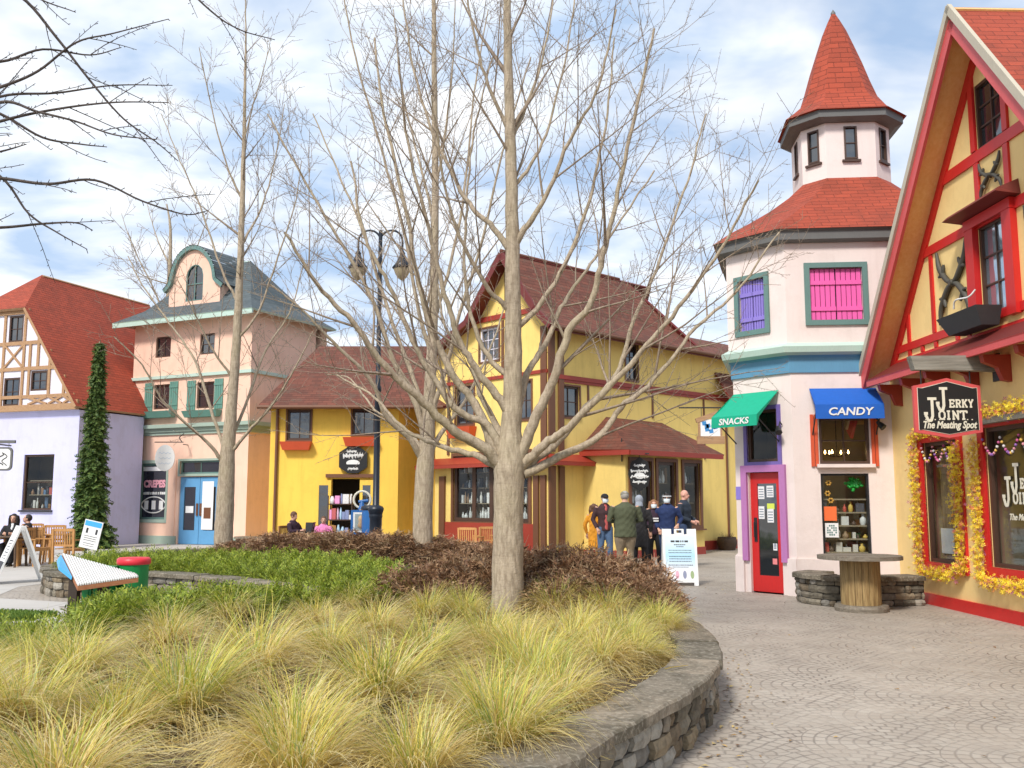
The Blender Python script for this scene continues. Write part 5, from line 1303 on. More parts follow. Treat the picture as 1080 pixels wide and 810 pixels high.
spot(FF, 1.40, 2.92, .14, 'small black spot lamp on the wall beside the blue awning'); spot(DF, 1.02, 2.86, .12, 'small black spot lamp beside the window above the red door')
# stone bench wall at the tower foot, cable-drum table
q = [gz(839, 633, 0), gz(850, 637, 0), gz(875, 640, 0), gz(905, 641, 0), gz(940, 640, 0), gz(977, 639, 0)]
q = [Vector((4.98, 16.12, 0))]+q
stone_wall(smooth(q, 6), .46, .42, 'low curved stone planter of dark mossy blocks at the foot of the pink tower', seed=33, caplen=.7)
cd = gnd(909, 644); t = thing('cable_drum_table', cd, 'wooden cable drum standing on end as a bar table in front of the candy window', 'table')
M['drumtop'] = woodm('grey_drum_top', (.13, .105, .08), (.30, .26, .20), 1, 0); M['stave'] = woodm('mossy_drum_stave', (.20, .12, .045), (.50, .35, .15), 1.2, 2)
rr = random.Random(2); b = MB(); k = 9; rt = .60
for i in range(k):
    y0 = -rt+2*rt*i/k+.004; y1 = -rt+2*rt*(i+1)/k-.004; pts = []
    for yy in (y0, (y0+y1)/2, y1): pts.append((math.sqrt(max(.002, rt*rt-yy*yy)), yy))
    lo = [(-x, y) for x, y in pts][::-1]+[(x, y) for x, y in pts]; z1 = .80+rr.uniform(-.004, .004)
    n = len(lo); vs = [cd+Vector((x, y, .745)) for x, y in lo]+[cd+Vector((x, y, z1)) for x, y in lo]
    fs = [tuple(range(n-1, -1, -1)), tuple(range(n, 2*n))]+[(j, (j+1) % n, (j+1) % n+n, j+n) for j in range(n)]
    b.add(vs, [f[::-1] for f in fs])
b.build('tabletop', M['drumtop'], t); b = MB()
for i in range(17):
    a0 = i/17*6.283+.012; a1 = (i+1)/17*6.283-.012; r = .275+rr.uniform(-.006, .006)
    def c_(a, r, z): return cd+Vector((math.cos(a)*r, math.sin(a)*r, z))
    m = (a0+a1)/2
    lo = [c_(a0, r-.05, .09), c_(a0, r, .09), c_(m, r+.005, .09), c_(a1, r, .09), c_(a1, r-.05, .09)]; hi = [p+Vector((0, 0, .66)) for p in lo]
    b.add(lo+hi, [(4, 3, 2, 1, 0), (5, 6, 7, 8, 9)]+[(j, (j+1) % 5, (j+1) % 5+5, j+5) for j in range(5)])
b.build('stave_barrel', M['stave'], t); MB().lathe(cd, [(.38, 0), (.385, .05), (.37, .09), (.30, .092)], 24, 0, False).build('base', M['drumtop'], t)

# ================================================================== yellow corner shop
C0 = Vector((1.0, 26.3, 0))
FL = Fr((C0.x-.684*5, C0.y+.729*5), C0); FRt = Fr(C0, (C0.x+.729*10.6, C0.y+.684*10.6))
t = yellow = thing('yellow_corner_shop', C0, 'large yellow shop with brown posts, weathered gabled roof and a bay of display windows', 'shop')
PL, PR = FL.P, FRt.P; EV = 6.55
dispw = (.93, 4.25, .98, 2.95); u1 = (1.0, 1.86, 3.9, 5.08); u2 = (2.12, 2.98, 5.75, 6.75) ; u3 = (3.75, 4.35, 3.9, 5.0)
gwin = (3.2, 3.56, 7.25, 8.35)
b = MB(); b.wall(FL, [(0, 0), (5, 0), (5, EV), (4.82, 7.0), (3.5, 8.83), (1.95, 7.1), (.0, 6.35)], [dispw, u1, u2, gwin, u3])
tw = FRt.rect(659.5, 362, 672.5, 402); lw = FRt.rect(590, 406, 611, 441)
b.wall(FRt, [(0, 0), (10.6, 0), (10.6, EV), (0, EV)], [tw, lw])
b.add([PR(10.6, 0, 0), PR(10.6, -7, 0), PR(10.6, -7, EV), PR(10.6, 0, EV)], [(0, 1, 2, 3)])
b.add([PL(0, 0, 0), PL(0, -10, 0), PL(0, -10, 6.35), PL(0, 0, 6.35)], [(3, 2, 1, 0)])
b.add([PL(0, -10.6, 0), PL(5, -10.6, 0), PL(5, -10.6, EV), PL(0, -10.6, EV)], [(0, 1, 2, 3)])
# bay
bl, br_, bn = 1.77, 5.43, 1.28; BW = Fr(PR(bl, bn, 0), PR(br_, bn, 0)); cl = Fr(PR(1.45, 0, 0), PR(bl, bn, 0)); cr = Fr(PR(br_, bn, 0), PR(br_, 0, 0))
bw = [(.22, 1.12), (1.42, 2.26), (2.66, 3.46)]
b.wall(BW, [(0, 0), (BW.L, 0), (BW.L, 3.1), (0, 3.1)], [(a, c, .86, 2.72) for a, c in bw])
for f in (cl, cr): b.wall(f, [(0, 0), (f.L, 0), (f.L, 3.1), (0, 3.1)])
b.build('wall', M['yellow'], t)
b = MB(); ks = [(.0, -1.75, 8.86), (.0, -.22, 7.05), (.0, .48, 6.42)]
for (n0, z0), (n1, z1) in (((-1.5, 8.86), (-.22, 7.05)), ((-.22, 7.05), (.50, 6.42))):
    hip = lambda n, z: 4.95+.35+(8.86-z)/(8.86-6.42)*1.5
    b.slab([PR(-.42, n0, z0), PR(hip(n0, z0), n0, z0), PR(hip(n1, z1), n1, z1), PR(-.42, n1, z1)], .09, 0, 1)
# the far, lower run of the roof
b.slab([PR(6.3, -1.4, 7.35), PR(11.2, -1.4, 7.35), PR(11.2, .50, 6.40), PR(6.3, .50, 6.40)], .09, 0, 1); b.slab([PR(6.3, -1.4, 7.35), PR(6.3, -6, 6.2), PR(11.2, -6, 6.2), PR(11.2, -1.4, 7.35)], .09, 0, 1)
b.slab([PR(5.3, -1.5, 8.86), PR(6.8, .5, 6.42), PR(6.8, -3.8, 6.42)], .09, 0, 1)
for (s0, z0), (s1, z1) in (((3.5, 8.86), (1.95, 7.05)), ((1.95, 7.05), (-.35, 6.12))):
    b.slab([PL(s0, .42, z0), PL(s0, -6.5, z0), PL(s1, -7.5, z1), PL(s1, .42, z1)], .09, 0, 1)
roof = b.build('roof', [M['brownroof'], M['maroon']], t)
b = MB(); b.beam(FL, (3.5, 8.76), (1.95, 6.96), .2, .38, .45); b.beam(FL, (3.5, 8.76), (4.85, 6.96), .2, .38, .45); b.beam(FL, (1.95, 6.96), (-.35, 6.02), .18, .38, .44); b.beam(FL, (4.85, 6.96), (5.5, 6.38), .18, .38, .44)
b.box(FRt, -.4, 11.2, 6.27, 6.44, .44, .50); b.build('fascia', M['maroon'], roof)
MB().tube([PR(-.3, .56, 6.36), PR(11.1, .56, 6.36)], .06, 8).build('gutter', M['brown'], roof); MB().tube([PR(-.42, -1.5, 8.87), PR(4.9, -1.5, 8.87)], .055, 6).build('ridge_cap', M['brownroof'], roof)
# timbers: every post a part of its own
def post(fr, a, c, d, e, n1, name='timber_post'): return MB().box(fr, a, c, d, e, 0, n1).build(name, M['brown'], t)
for (s, w_) in ((-.0, .24), (.40, .20)): post(FRt, s, s+w_, 0, 2.55, .07); post(FRt, s, s+w_, 2.95, EV-.1, .06)
for s in (4.46, 4.74): post(FL, s, s+.2, 0, 2.3, .07)
post(FL, .28, .54, 0, 2.35, .07); post(FL, .62, .72, 3.0, 6.2, .04); post(FL, 4.75, 4.98, 2.95, 6.5, .05); post(FL, 3.1, 3.2, 5.27, 6.9, .03)
for s in (1.62, 4.6): post(FRt, s, s+.07, 4.15, 4.93, .03)
post(FRt, 7.3, 7.37, 2.95, 4.93, .03); post(FRt, 6.9, 7.02, .95, 2.6, .05); post(FRt, 8.55, 8.62, .3, 4.9, .05)
MB().box(FRt, .02, 10.6, 5.02, 5.14, 0, .07).box(FRt, .02, 10.6, 4.94, 5.019, 0, .04).build('string_course', M['redbrown'], t); MB().box(FL, 0, 5, 5.16, 5.26, 0, .05).build('string_course', M['redbrown'], t); MB().box(FL, 1.9, 4.8, 6.95, 7.1, 0, .05).build('string_course', M['redbrown'], t)
MB().box(FL, .56, 4.44, 0, .95, 0, .05).build('red_wainscot', M['redbrown'], t); b = MB(); b.box(BW, 0, BW.L, 0, .22, 0, .04); b.box(cl, 0, cl.L, 0, .22, 0, .04); b.box(FRt, 5.5, 10.6, 0, .30, 0, .05); b.box(cr, 0, cr.L, 0, .22, 0, .04); b.build('red_wainscot', M['redbrown'], t)
# red skirt roof on the left front running into the bay roof
b = MB(); b.slab([PL(-.5, .02, 2.90), PL(-.5, .42, 2.68), PL(5.3, .42, 2.68), PL(5.0, .02, 2.90)], .05, 0, 0); b.box(FL, -.5, 5.3, 2.57, 2.67, .37, .42)
b.slab([PR(0.0, .02, 2.90), PR(-.3, .40, 2.68), PR(1.55, .40, 2.68), PR(1.4, .02, 2.90)], .05, 0, 0); b.box(FRt, -.3, 1.5, 2.57, 2.67, .35, .40); b.build('skirt_roof', M['redbrown'], t)
b = MB(); e = .38
A1, A2, A3, A4 = PR(bl-.55, 0, 3.05), PR(bl-.25, bn+e, 3.0), PR(br_+.6, bn+e, 3.0), PR(br_+.6, 0.0, 3.0); R1, R2 = PR(2.45, .0, 4.06), PR(5.1, .0, 4.03)
b.slab([A2, A3, R2, R1], .06, 0, 1); b.slab([A1, A2, R1], .06, 0, 1); b.slab([A3, A4, R2], .06, 0, 1)
b.build('bay_roof', [M['brownroof'], M['redbrown']], t)
b = MB(); b.box(BW, -.22, BW.L+.55, 2.86, 3.0, e-.1, e); b.add([PR(bl-.5, 0, 2.86), PR(bl-.25, bn+e-.02, 2.86), PR(bl-.25, bn+e-.02, 3.0), PR(bl-.5, 0, 3.0)], [(0, 1, 2, 3)]); b.build('bay_fascia', M['redbrown'], t)
# windows
for (a, c) in bw: window(t, BW, a, c, .86, 2.72, M['darkbrown'], 1, 1, rec=.07, fw=.09, trim=.10, tm=M['brown'], glass='clear', proud=.05)
MB().box(BW, .05, 3.62, .72, .76, 0, .12).build('sill', M['brown'], t)
room(t, BW, .1, 3.6, .5, 2.95, .75, 'interior_light'); 
k = 4; ww = (dispw[1]-dispw[0])/k
window(t, FL, *dispw, M['darkbrown'], 4, 1, rec=.07, fw=.11, trim=.10, tm=M['brown'], glass='clear', mun=.16, proud=.04)
room(t, FL, .7, 4.5, .7, 3.05, .75, 'interior_light')
for i in range(4): display(FL, dispw[0]+.1+i*ww, dispw[0]-.02+(i+1)*ww, 1.05, 2.9, -.10, 4, 50+i, ('shelves of white mugs in the leftmost light of the large brown display window', 'shelves of white figures in the second light of the large brown display window', 'shelves of ornaments in the third light of the display window, behind the front trunk', 'shelves of ornaments in the rightmost light of the large brown display window')[i], 'crockery', .97, hmax=.75)
for i, (a, c) in enumerate(bw): display(BW, a+.08, c-.08, .95, 2.68, -.10, 3, 60+i, ('dark shelves of white ornaments in the left bay window, behind the oval sign', 'shelves with a tall white figurine in the middle bay window', 'shelves of pale vases in the right bay window')[i], 'crockery', .9, hmax=.8)
window(t, FRt, *tw, M['darkbrown'], 2, 3, rec=.08, fw=.06, trim=.05, tm=M['brown'])
window(t, FRt, *lw, M['darkbrown'], 2, 2, rec=.08, fw=.06, trim=.05, tm=M['brown'])
window(t, FL, *u1, M['darkbrown'], 2, 2, rec=.08, fw=.06, trim=.05, tm=M['brown']); window(t, FL, *u2, M['whitewall'], 3, 3, rec=.08, fw=.06, trim=.05, tm=M['brown']); window(t, FL, *gwin, M['darkbrown'], 1, 2, rec=.06, fw=.05); window(t, FL, *u3, M['darkbrown'], 2, 2, rec=.08, fw=.06, trim=.05, tm=M['brown'])
def flowerbox(fr, s0, s1, z0, z1, mat, par, out=.32):
    P = fr.P; b = MB(); b.hexa([P(s0+.08, .02, z0), P(s0+.08, out*.7, z0), P(s1-.08, out*.7, z0), P(s1-.08, .02, z0)][::-1], [P(s0, .02, z1), P(s0, out, z1), P(s1, out, z1), P(s1, .02, z1)][::-1]); return b.build('window_box', mat, par)
flowerbox(FL, .85, 2.0, 3.5, 3.82, M['orangered'], t)
# lower brown roof patch to the right, behind the tower
b = MB(); sB = 7.9; b.slab([PR(8.0, .05, 5.9), PR(10.6, .05, 5.9), PR(10.6, .75, 4.75), PR(8.0, .75, 4.75)], .06, 0, 1); b.build('side_roof', [M['brownroof'], M['maroon']], t)
# hanging oval sign left of the bay windows
fs_ = Fr(PR(1.9, bn+.1, 0), PR(1.9, bn+.1, 0)+Vector((1, 0, 0)))
def ovalsign(fr, u, v, ru, rv, label, name='hanging_sign'):
    s, z = fr.px(u, v); s2, _ = fr.px(u+ru, v); _, z2 = fr.px(u, v-rv); a, h = s2-s, z2-z
    t = thing(name, fr.P(s, 0, z-h), label, 'sign'); pts = []
    for i in range(32):
        th = i/32*6.283; k = 1+.05*math.cos(8*th); pts.append((s+a*k*math.cos(th), z+h*k*math.sin(th)))
    MB().prism(fr, pts, -.025, .025).build('sign_board', M['black'], t)
    return t, s, z, a, h
ts, s, z, a, h = ovalsign(fs_, 674.5, 500, 11.5, 17, 'black scalloped oval sign hung from a bracket by the left bay window')
b = MB(); 
for k_, wk in enumerate((.5, .78, .82, .6)):
    q = [fs_.P(s-a*wk+a*2*wk*i/22, .03, z+h*(.52-.34*k_)+.055*math.sin(i*1.9+k_*2)*(.5+.5*math.cos(i*.7))) for i in range(23)]; b.tube(q, .022, 4, sm=False)
b.prism(fs_, [(s+a*.5*math.cos(x), z-h*.1+h*.2*math.sin(x)) for x in [i/16*6.283 for i in range(16)]], .02, .032)
b.build('painted_scrolls', M['white'], ts)
b = MB(); b.tube([fs_.P(s-a*1.6, 0, z+h+.12), fs_.P(s+a*.9, 0, z+h+.12)], .018, 6); b.tube([fs_.P(s-a*1.6, 0, z+h-.1), fs_.P(s-a*1.6, 0, z+h+.55)], .018, 6); b.tube([fs_.P(s, 0, z+h), fs_.P(s, 0, z+h+.12)], .01, 5); b.build('bracket', M['iron'], ts)
# picture sign near the awning
fp = Fr((0, 27.2), (1, 27.2)); s0, s1, z0, z1 = fp.rect(736, 438, 762, 466); t2 = thing('hanging_sign', fp.P((s0+s1)/2, 0, z0), 'wooden picture board sign with carved top hanging from a black iron arm over the alley', 'sign')
MB().box(fp, s0+.05, s1-.05, z0+.16, z1-.12, -.02, .02).build('picture', M['paper'], t2)
b = MB(); b.box(fp, s0-.04, s1+.06, z0-.06, z0+.16, -.05, .05); b.box(fp, s0+.0, s0+.06, z0+.16, z1-.1, -.03, .03); b.box(fp, s1-.06, s1, z0+.16, z1-.1, -.03, .03)
b.beam(fp, (s0-.06, z1-.16), (s1+.1, z1+.14), .13, -.04, .04); b.build('sign_frame', M['tan'], t2)
b = MB(); rr = random.Random(3)
for i in range(7): 
    p = fp.P(rr.uniform(s0+.12, s1-.25), .022, rr.uniform(z0+.22, z1-.25)); b.add([p, p+Vector((.12, 0, .02)), p+Vector((.1, 0, .13)), p+Vector((-.02, 0, .11))], [(0, 1, 2, 3)])
b.build('painted_figure', M['blueink'], t2)
a_ = fp.px(716, 430); c_ = fp.px(764, 430); b = MB(); b.tube([fp.P(a_[0], 0, a_[1]), fp.P(c_[0]+.6, 0, a_[1])], .022, 6)
for s in (s0+.1, s1-.1): b.tube([fp.P(s, 0, z1-.1), fp.P(s, 0, a_[1])], .008, 4)
b.build('arm', M['iron'], t2)

# ================================================================== yellow cafe wing
K = Fr((-7.65, 30), (-1.5, 30)); PK = K.P
t = cafe = thing('yellow_cafe', PK(2, 0, 0), 'low deep-yellow cafe with weathered brown roof and open double doors', 'shop')
cw1 = (.52, 1.28, 3.50, 4.48); cw2 = (2.58, 3.32, 3.66, 4.52); cdr = (1.98, 2.86, 0, 2.28)
b = MB(); b.wall(K, [(0, 0), (4.06, 0), (4.06, 4.75), (0, 4.75)], [cw1, cw2, cdr])
b.add([PK(4.06, 0, 0), PK(4.62, -1.2, 0), PK(4.62, -1.2, 4.75), PK(4.06, 0, 4.75)], [(0, 1, 2, 3)]); b.add([PK(4.62, -1.2, 0), PK(6.2, -1.6, 0), PK(6.2, -1.6, 4.75), PK(4.62, -1.2, 4.75)], [(0, 1, 2, 3)])
b.add([PK(0, 0, 0), PK(0, -6, 0), PK(0, -6, 4.75), PK(0, 0, 4.75)], [(3, 2, 1, 0)]); b.add([PK(0, -6, 0), PK(6, -6, 0), PK(6, -6, 4.75), PK(0, -6, 4.75)], [(3, 2, 1, 0)])
b.build('wall', M['yellow_deep'], t)
b = MB(); b.slab([PK(-.3, .5, 4.55), PK(5.6, .5, 4.55), PK(6.4, -3, 7.0), PK(.85, -3, 7.0)], .1, 0, 1); b.slab([PK(-.3, .5, 4.55), PK(.85, -3, 7.0), PK(-.3, -6.5, 4.55)], .1, 0, 1); b.slab([PK(.85, -3, 7.0), PK(6.4, -3, 7.0), PK(6.4, -6.5, 4.55), PK(-.3, -6.5, 4.55)], .1, 0, 1)
b.build('roof', [M['brownroof'], M['maroon']], t)
MB().tube([PK(-.3, .56, 4.50), PK(5.5, .56, 4.50)], .06, 8).build('gutter', M['brown'], t)
for q in (cw1, cw2): window(t, K, *q, M['darkbrown'], 2, 1, rec=.10, fw=.07, trim=.04, tm=M['brown'])
flowerbox(K, .36, 1.34, 3.18, 3.44, M['orangered'], t); flowerbox(K, 2.34, 3.40, 3.30, 3.58, M['orangered'], t)
MB().box(K, 1.80, 3.3, 2.32, 2.43, 0, .12).build('lintel', M['brown'], t)
b = MB(); b.tube([PK(.22, .06, 0), PK(.22, .06, 4.5)], .05, 8); b.build('downpipe', M['brown'], t)
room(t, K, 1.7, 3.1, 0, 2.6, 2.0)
for (x0, x1, sg) in ((1.50, 1.97, 1), (2.87, 3.30, 1)):
    b = MB()
    for (a, c, d, e) in ((x0, x0+.09, .02, 2.24), (x1-.09, x1, .02, 2.24), (x0+.09, x1-.09, .02, .8), (x0+.09, x1-.09, 2.08, 2.24)): b.box(K, a, c, d, e, .02, .06)
    d_ = b.build('door', M['yellow_deep'], t); MB().box(K, x0+.09, x1-.09, .8, 2.08, .035, .045).build('pane', M['glass'], d_)
fk = Fr(PK(0, .14, 0), PK(1, .14, 0)); s0, s1, z0, z1 = fk.rect(358, 471, 387, 499); m = (s0+s1)/2; zc_ = (z0+z1)/2; hw, hh = (s1-s0)/2, (z1-z0)/2
t2 = thing('wall_sign', fk.P(m, 0, z0), 'black eight-cornered sign with white script and loaf picture above the cafe door', 'sign')
pts = [(m+hw*x, zc_+hh*y) for x, y in ((-1, -.55), (-.8, -.7), (-.35, -1), (.35, -1), (.8, -.7), (1, -.55), (1, .55), (.8, .7), (.35, 1), (-.35, 1), (-.8, .7), (-1, .55))]
MB().prism(fk, pts, -.10, .02).build('sign_board', M['black'], t2)
for k_, (x0, x1, zq, am) in enumerate(((-.45, .25, .62, .05), (-.72, .05, .30, .11), (.12, .72, .34, .10), (-.35, .38, -.68, .05))):
    q = [fk.P(m+hw*(x0+(x1-x0)*i/26), .024, zc_+hh*zq+am*math.sin(i*1.55+k_)*(.6+.4*math.sin(i*.9))) for i in range(27)]; MB().tube(q, .020, 4, sm=False).build('white_script', M['white'], t2)
b = MB(); q = [(m+hw*.48*math.cos(a)*(1 if math.sin(a) > 0 else 1), zc_-hh*.25+hh*.26*max(-.35, math.sin(a))) for a in [i/24*6.283 for i in range(24)]]; b.prism(fk, q, .018, .026); b.build('loaf_picture', M['white'], t2)


# ================================================================== pink building
PF = Fr((-14.75, 36.6), (-9.45, 34)); PS = Fr((-9.45, 34), (-9.45+.44*3.7, 34+.898*3.7)); PP, QQ = PF.P, PS.P
t = pink = thing('pink_building', PP(3, 0, 0), 'peach-pink three-storey building with slate roof, arched dormer and sage green trim', 'building')
FW = PF.L
g1 = (.62, 2.00, .90, 3.0); dd = (2.66, 4.60, 0, 2.48); trz = (2.66, 4.60, 2.58, 3.06)
t1, t2_, m1, m2 = (1.14, 1.92, 7.05, 7.85), (3.40, 4.12, 7.02, 7.80), (1.16, 1.95, 5.05, 6.0), (3.34, 4.18, 5.0, 5.98)
b = MB(); b.wall(PF, [(0, 0), (FW, 0), (FW, 8.6), (0, 8.6)], [g1, dd, trz, t1, t2_, m1, m2])
b.wall(PS, [(0, 0), (PS.L, 0), (PS.L, 8.6), (0, 8.6)]); b.add([PP(0, 0, 0), PP(0, -4, 0), PP(0, -4, 8.6), PP(0, 0, 8.6)], [(3, 2, 1, 0)])
b.add([PP(0, -4, 0), PP(FW+.3, -4, 0), PP(FW+.3, -4, 8.6), PP(0, -4, 8.6)], [(3, 2, 1, 0)]); b.build('wall', M['peach'], t)
b = MB(); o_ = .6; ez = 8.45; rzz = 11.0
E1, E2, E3, E4 = PP(-o_, o_, ez), PP(FW+o_*.8, o_, ez), PP(FW+o_*.8, -4.4, ez), PP(-o_, -4.4, ez)
Ra, Rb = PP(2.0, -1.9, rzz), PP(4.0, -1.9, rzz)
def mid(a, c, f, dz): return a.lerp(c, f)-Vector((0, 0, dz))
for q in ((E1, E2, Rb, Ra), (E2, E3, Rb), (E3, E4, Ra, Rb), (E4, E1, Ra)):
    # flared eaves: each slope in two pitches
    a, c = q[0], q[1]; top = q[2:]
    ma, mc = mid(a, top[-1], .32, .28), mid(c, top[0], .32, .28)
    b.slab([a, c, mc, ma], .08, 0, 1); b.slab([ma, mc]+list(top), .06, 0, 1)
roof = b.build('roof', [M['slate'], M['mint']], t)
b = MB(); b.box(PF, -o_, FW+o_*.8, ez-.2, ez-.04, o_-.08, o_-.01); b.build('eave_board', M['mint'], roof)
# arched dormer
pts = [(1.45, 8.6), (1.45, 9.75), (1.62, 9.95), (1.72, 10.35), (1.95, 10.85), (2.35, 11.15), (2.75, 11.2), (3.15, 11.05), (3.50, 10.7), (3.70, 10.3), (3.80, 9.9), (4.05, 9.7), (4.05, 8.6)]
wd_ = [(2.33, 9.2), (3.17, 9.2), (3.17, 10.15), (3.10, 10.40), (2.92, 10.56), (2.75, 10.6), (2.58, 10.56), (2.40, 10.40), (2.33, 10.15)]
b = MB(); b.wall(PF, pts, [wd_], n=-.25, depth=.1); b.add([PP(1.45, -.25, 8.6), PP(1.45, -2.4, 8.6), PP(1.45, -2.4, 9.75), PP(1.45, -.25, 9.75)], [(3, 2, 1, 0)]); b.add([PP(4.05, -.25, 8.6), PP(4.05, -2.4, 8.6), PP(4.05, -2.4, 9.7), PP(4.05, -.25, 9.7)], [(0, 1, 2, 3)])
dm = b.build('dormer', M['peach'], t)
b = MB(); cur = [PP(1.30, 0, 9.62)]+[PP(s, 0, z) for s, z in pts[1:-1]]+[PP(4.2, 0, 9.58)]; cur = smooth(cur, 3); b2 = MB()
for p, q in zip(cur, cur[1:]):
    o1 = PF.n*-.12; o2 = PF.n*-2.6; d = (q-p).normalized(); up = PF.n.cross(d) if False else Vector((0, 0, 1)); nn = d.cross(PF.n); nn = nn if nn.z > 0 else -nn
    b.add([p+o1+nn*.16, q+o1+nn*.16, q+o2+nn*.16, p+o2+nn*.16], [(0, 1, 2, 3)]); b2.add([p+o1-nn*.02, q+o1-nn*.02, q+o1+nn*.13, p+o1+nn*.13], [(0, 1, 2, 3)]); b2.add([p+o1-nn*.02, q+o1-nn*.02, q+o1+PF.n*-.16-nn*.02, p+o1+PF.n*-.16-nn*.02], [(0, 1, 2, 3)])
b.build('dormer_roof', M['slate'], dm); b2.build('dormer_edge', M['teal'], dm)
dfr = MB(); q = [PP(s, -.28, z) for s, z in wd_]; q.append(q[0]); dfr.tube(q, .045, 4); dfr.box(PF, 2.73, 2.77, 9.2, 10.6, -.30, -.27); dfr.box(PF, 2.35, 3.15, 9.83, 9.87, -.30, -.27); w_ = dfr.build('dormer_window', M['teal'], dm)
MB().prism(PF, wd_, -.33, -.31).build('pane', M['glass'], w_)
# bands and trim
for f, L_ in ((PF, FW), (PS, PS.L)):
    fp_ = f is PF; MB().box(f, -.12 if fp_ else .0, L_+(.10 if fp_ else 0), 6.20, 6.32, -.02, .10).build('upper_band', M['mint'], t)
    a0 = -.25 if fp_ else 0; b = MB(); b.box(f, a0, L_+(.11 if fp_ else 0), 4.16, 4.30, -.02, .12); b.box(f, a0-.05 if fp_ else 0, L_+(.23 if fp_ else 0), 4.302, 4.44, -.02, .24); b.box(f, a0, L_, 4.05, 4.158, -.02, .06); b.build('cornice', M['sage'], t)
    if fp_:
        MB().box(f, -.02, 2.60, 0, .30, -.02, .06).build('plinth', M['sage'], t); MB().box(f, 4.66, L_, 0, .30, -.02, .06).build('plinth', M['sage'], t)
    else: MB().box(f, 0, L_, 0, .30, -.02, .06).build('plinth', M['sage'], t)

for q in (t1, t2_): window(t, PF, *q, M['darkbrown'], 2, 2, rec=.10, fw=.06)
for q in (m1, m2):
    w_ = window(t, PF, *q, M['darkbrown'], 2, 2, rec=.10, fw=.06)
    for a, c in ((q[0]-.46, q[0]-.04), (q[1]+.04, q[1]+.46)):
        b = MB(); boards(b, PF, a, c, q[2]-.05, q[3]+.08, 0, .04, 4)
        for zz in (q[2]+.15, q[3]-.12): b.box(PF, a, c, zz-.04, zz+.04, .04, .06)
        b.build('shutter', M['teal_sh'] if 'teal_sh' in M else M.setdefault('teal_sh', paint('teal_shutter', (.12, .27, .22), .5)), w_)
    fb = flowerbox(PF, q[0]-.42, q[1]+.44, q[2]-.34, q[2]-.10, M['teal_sh'], w_, .34)
w_ = window(t, PF, *g1, M['teal'], 1, 1, rec=.10, fw=.08, trim=.12, tm=M['sage'])
window(t, PF, *trz, M['teal'], 2, 1, rec=.10, fw=.06, trim=.08, tm=M['sage'])
b = MB(); b.box(PF, 2.10, 2.50, .3, 3.1, 0, .03); b.build('pilaster', M['peach'], t)
letters(w_, PF, 1.31, 2.22, -.085, 'CREPES', .36, plain('pink_lettering', (.75, .35, .42), .5), bold=.02, fit=1.12)
b = MB(); rr = random.Random(9)
x = .76
while x < 1.86:
    w2_ = rr.uniform(.05, .09); b.box(PF, x, x+w2_, 1.83, 1.91+rr.uniform(0, .02), -.09, -.085); x += w2_+rr.choice((.015, .015, .05))
b.build('small_lettering', M['white'], w_)
b = MB(); ell = [PP(1.31+.60*math.cos(a)*(1+.05*math.cos(4*a)), -.08, 1.44+.30*math.sin(a)) for a in [i/40*6.283 for i in range(41)]]; b.tube(ell, .025, 4)
for k_ in (-.38, 0, .38): b.box(PF, 1.31+k_-.10, 1.31+k_+.10, 1.27, 1.60, -.09, -.08)
b.build('window_emblem', M['white'], w_)
MB().box(PF, .68, 1.94, 2.72, 2.88, -.09, -.085).build('notice', M['paper'], w_)
for a, c in ((2.66, 3.62), (3.64, 4.60)):
    b = MB(); 
    for (x0, x1, y0, y1) in ((a, a+.20, .02, 2.46), (c-.20, c, .02, 2.46), (a+.2, c-.2, .02, .52), (a+.2, c-.2, 2.1, 2.46)): b.box(PF, x0, x1, y0, y1, -.12, -.06)
    d_ = b.build('door', M['bluedoor'], t); MB().box(PF, a+.2, c-.2, .52, 2.1, -.10, -.09).build('pane', M['glass'], d_)
    hx = c-.08 if a < 3 else a+.08; MB().box(PF, hx-.04, hx+.04, 1.05, 1.5, -.06, -.02).build('handle', M['brown'], d_)
    if a < 3: MB().box(PF, a+.28, c-.3, 1.15, 1.40, -.085, -.08).build('notice', M['paper'], d_)
    else: MB().box(PF, a+.12, c-.3, .55, 2.3, -.055, -.05).build('notice', M['paper'], d_); MB().box(PF, a+.22, c-.4, .95, 1.35, -.049, -.046).build('notice', M['brown'], d_)
# oval white sign on its bracket
fo = Fr(PP(2.3, .9, 0), PP(2.3, .9, 0)+Vector((1, 0, 0))); s, z = fo.px(174, 483); t2 = thing('hanging_sign', fo.P(s, 0, z-.5), 'white oval hanging sign with faint blue lettering left of the blue doors', 'sign')
MB().prism(fo, [(s+.36*math.cos(a), z+.48*math.sin(a)) for a in [i/32*6.283 for i in range(32)]], -.02, .02).build('sign_board', M['white'], t2)
b = MB(); rr = random.Random(5)
for k_ in range(3): b.tube([fo.P(s-.22+.44*i/10, .022, z+.18-.19*k_+.03*math.sin(i*1.9+k_)) for i in range(11)], .007, 3)
b.build('faint_script', plain('faint_blue_script', (.35, .5, .68), .6), t2)
b = MB(); a_ = fo.px(163, 467); c_ = fo.px(192, 467); b.tube([fo.P(a_[0], 0, z+.58), fo.P(c_[0]+.05, 0, z+.58)], .02, 6); b.tube(smooth([fo.P(c_[0], 0, z+.58), fo.P(c_[0]-.1, 0, z+.75), fo.P(c_[0]+.06, 0, z+.9)], 5), .018, 5); b.tube([fo.P(c_[0]+.05, 0, z+.5), fo.P(c_[0]+.05, -.9, z+.5)], .018, 5); b.build('bracket', M['iron'], t2)

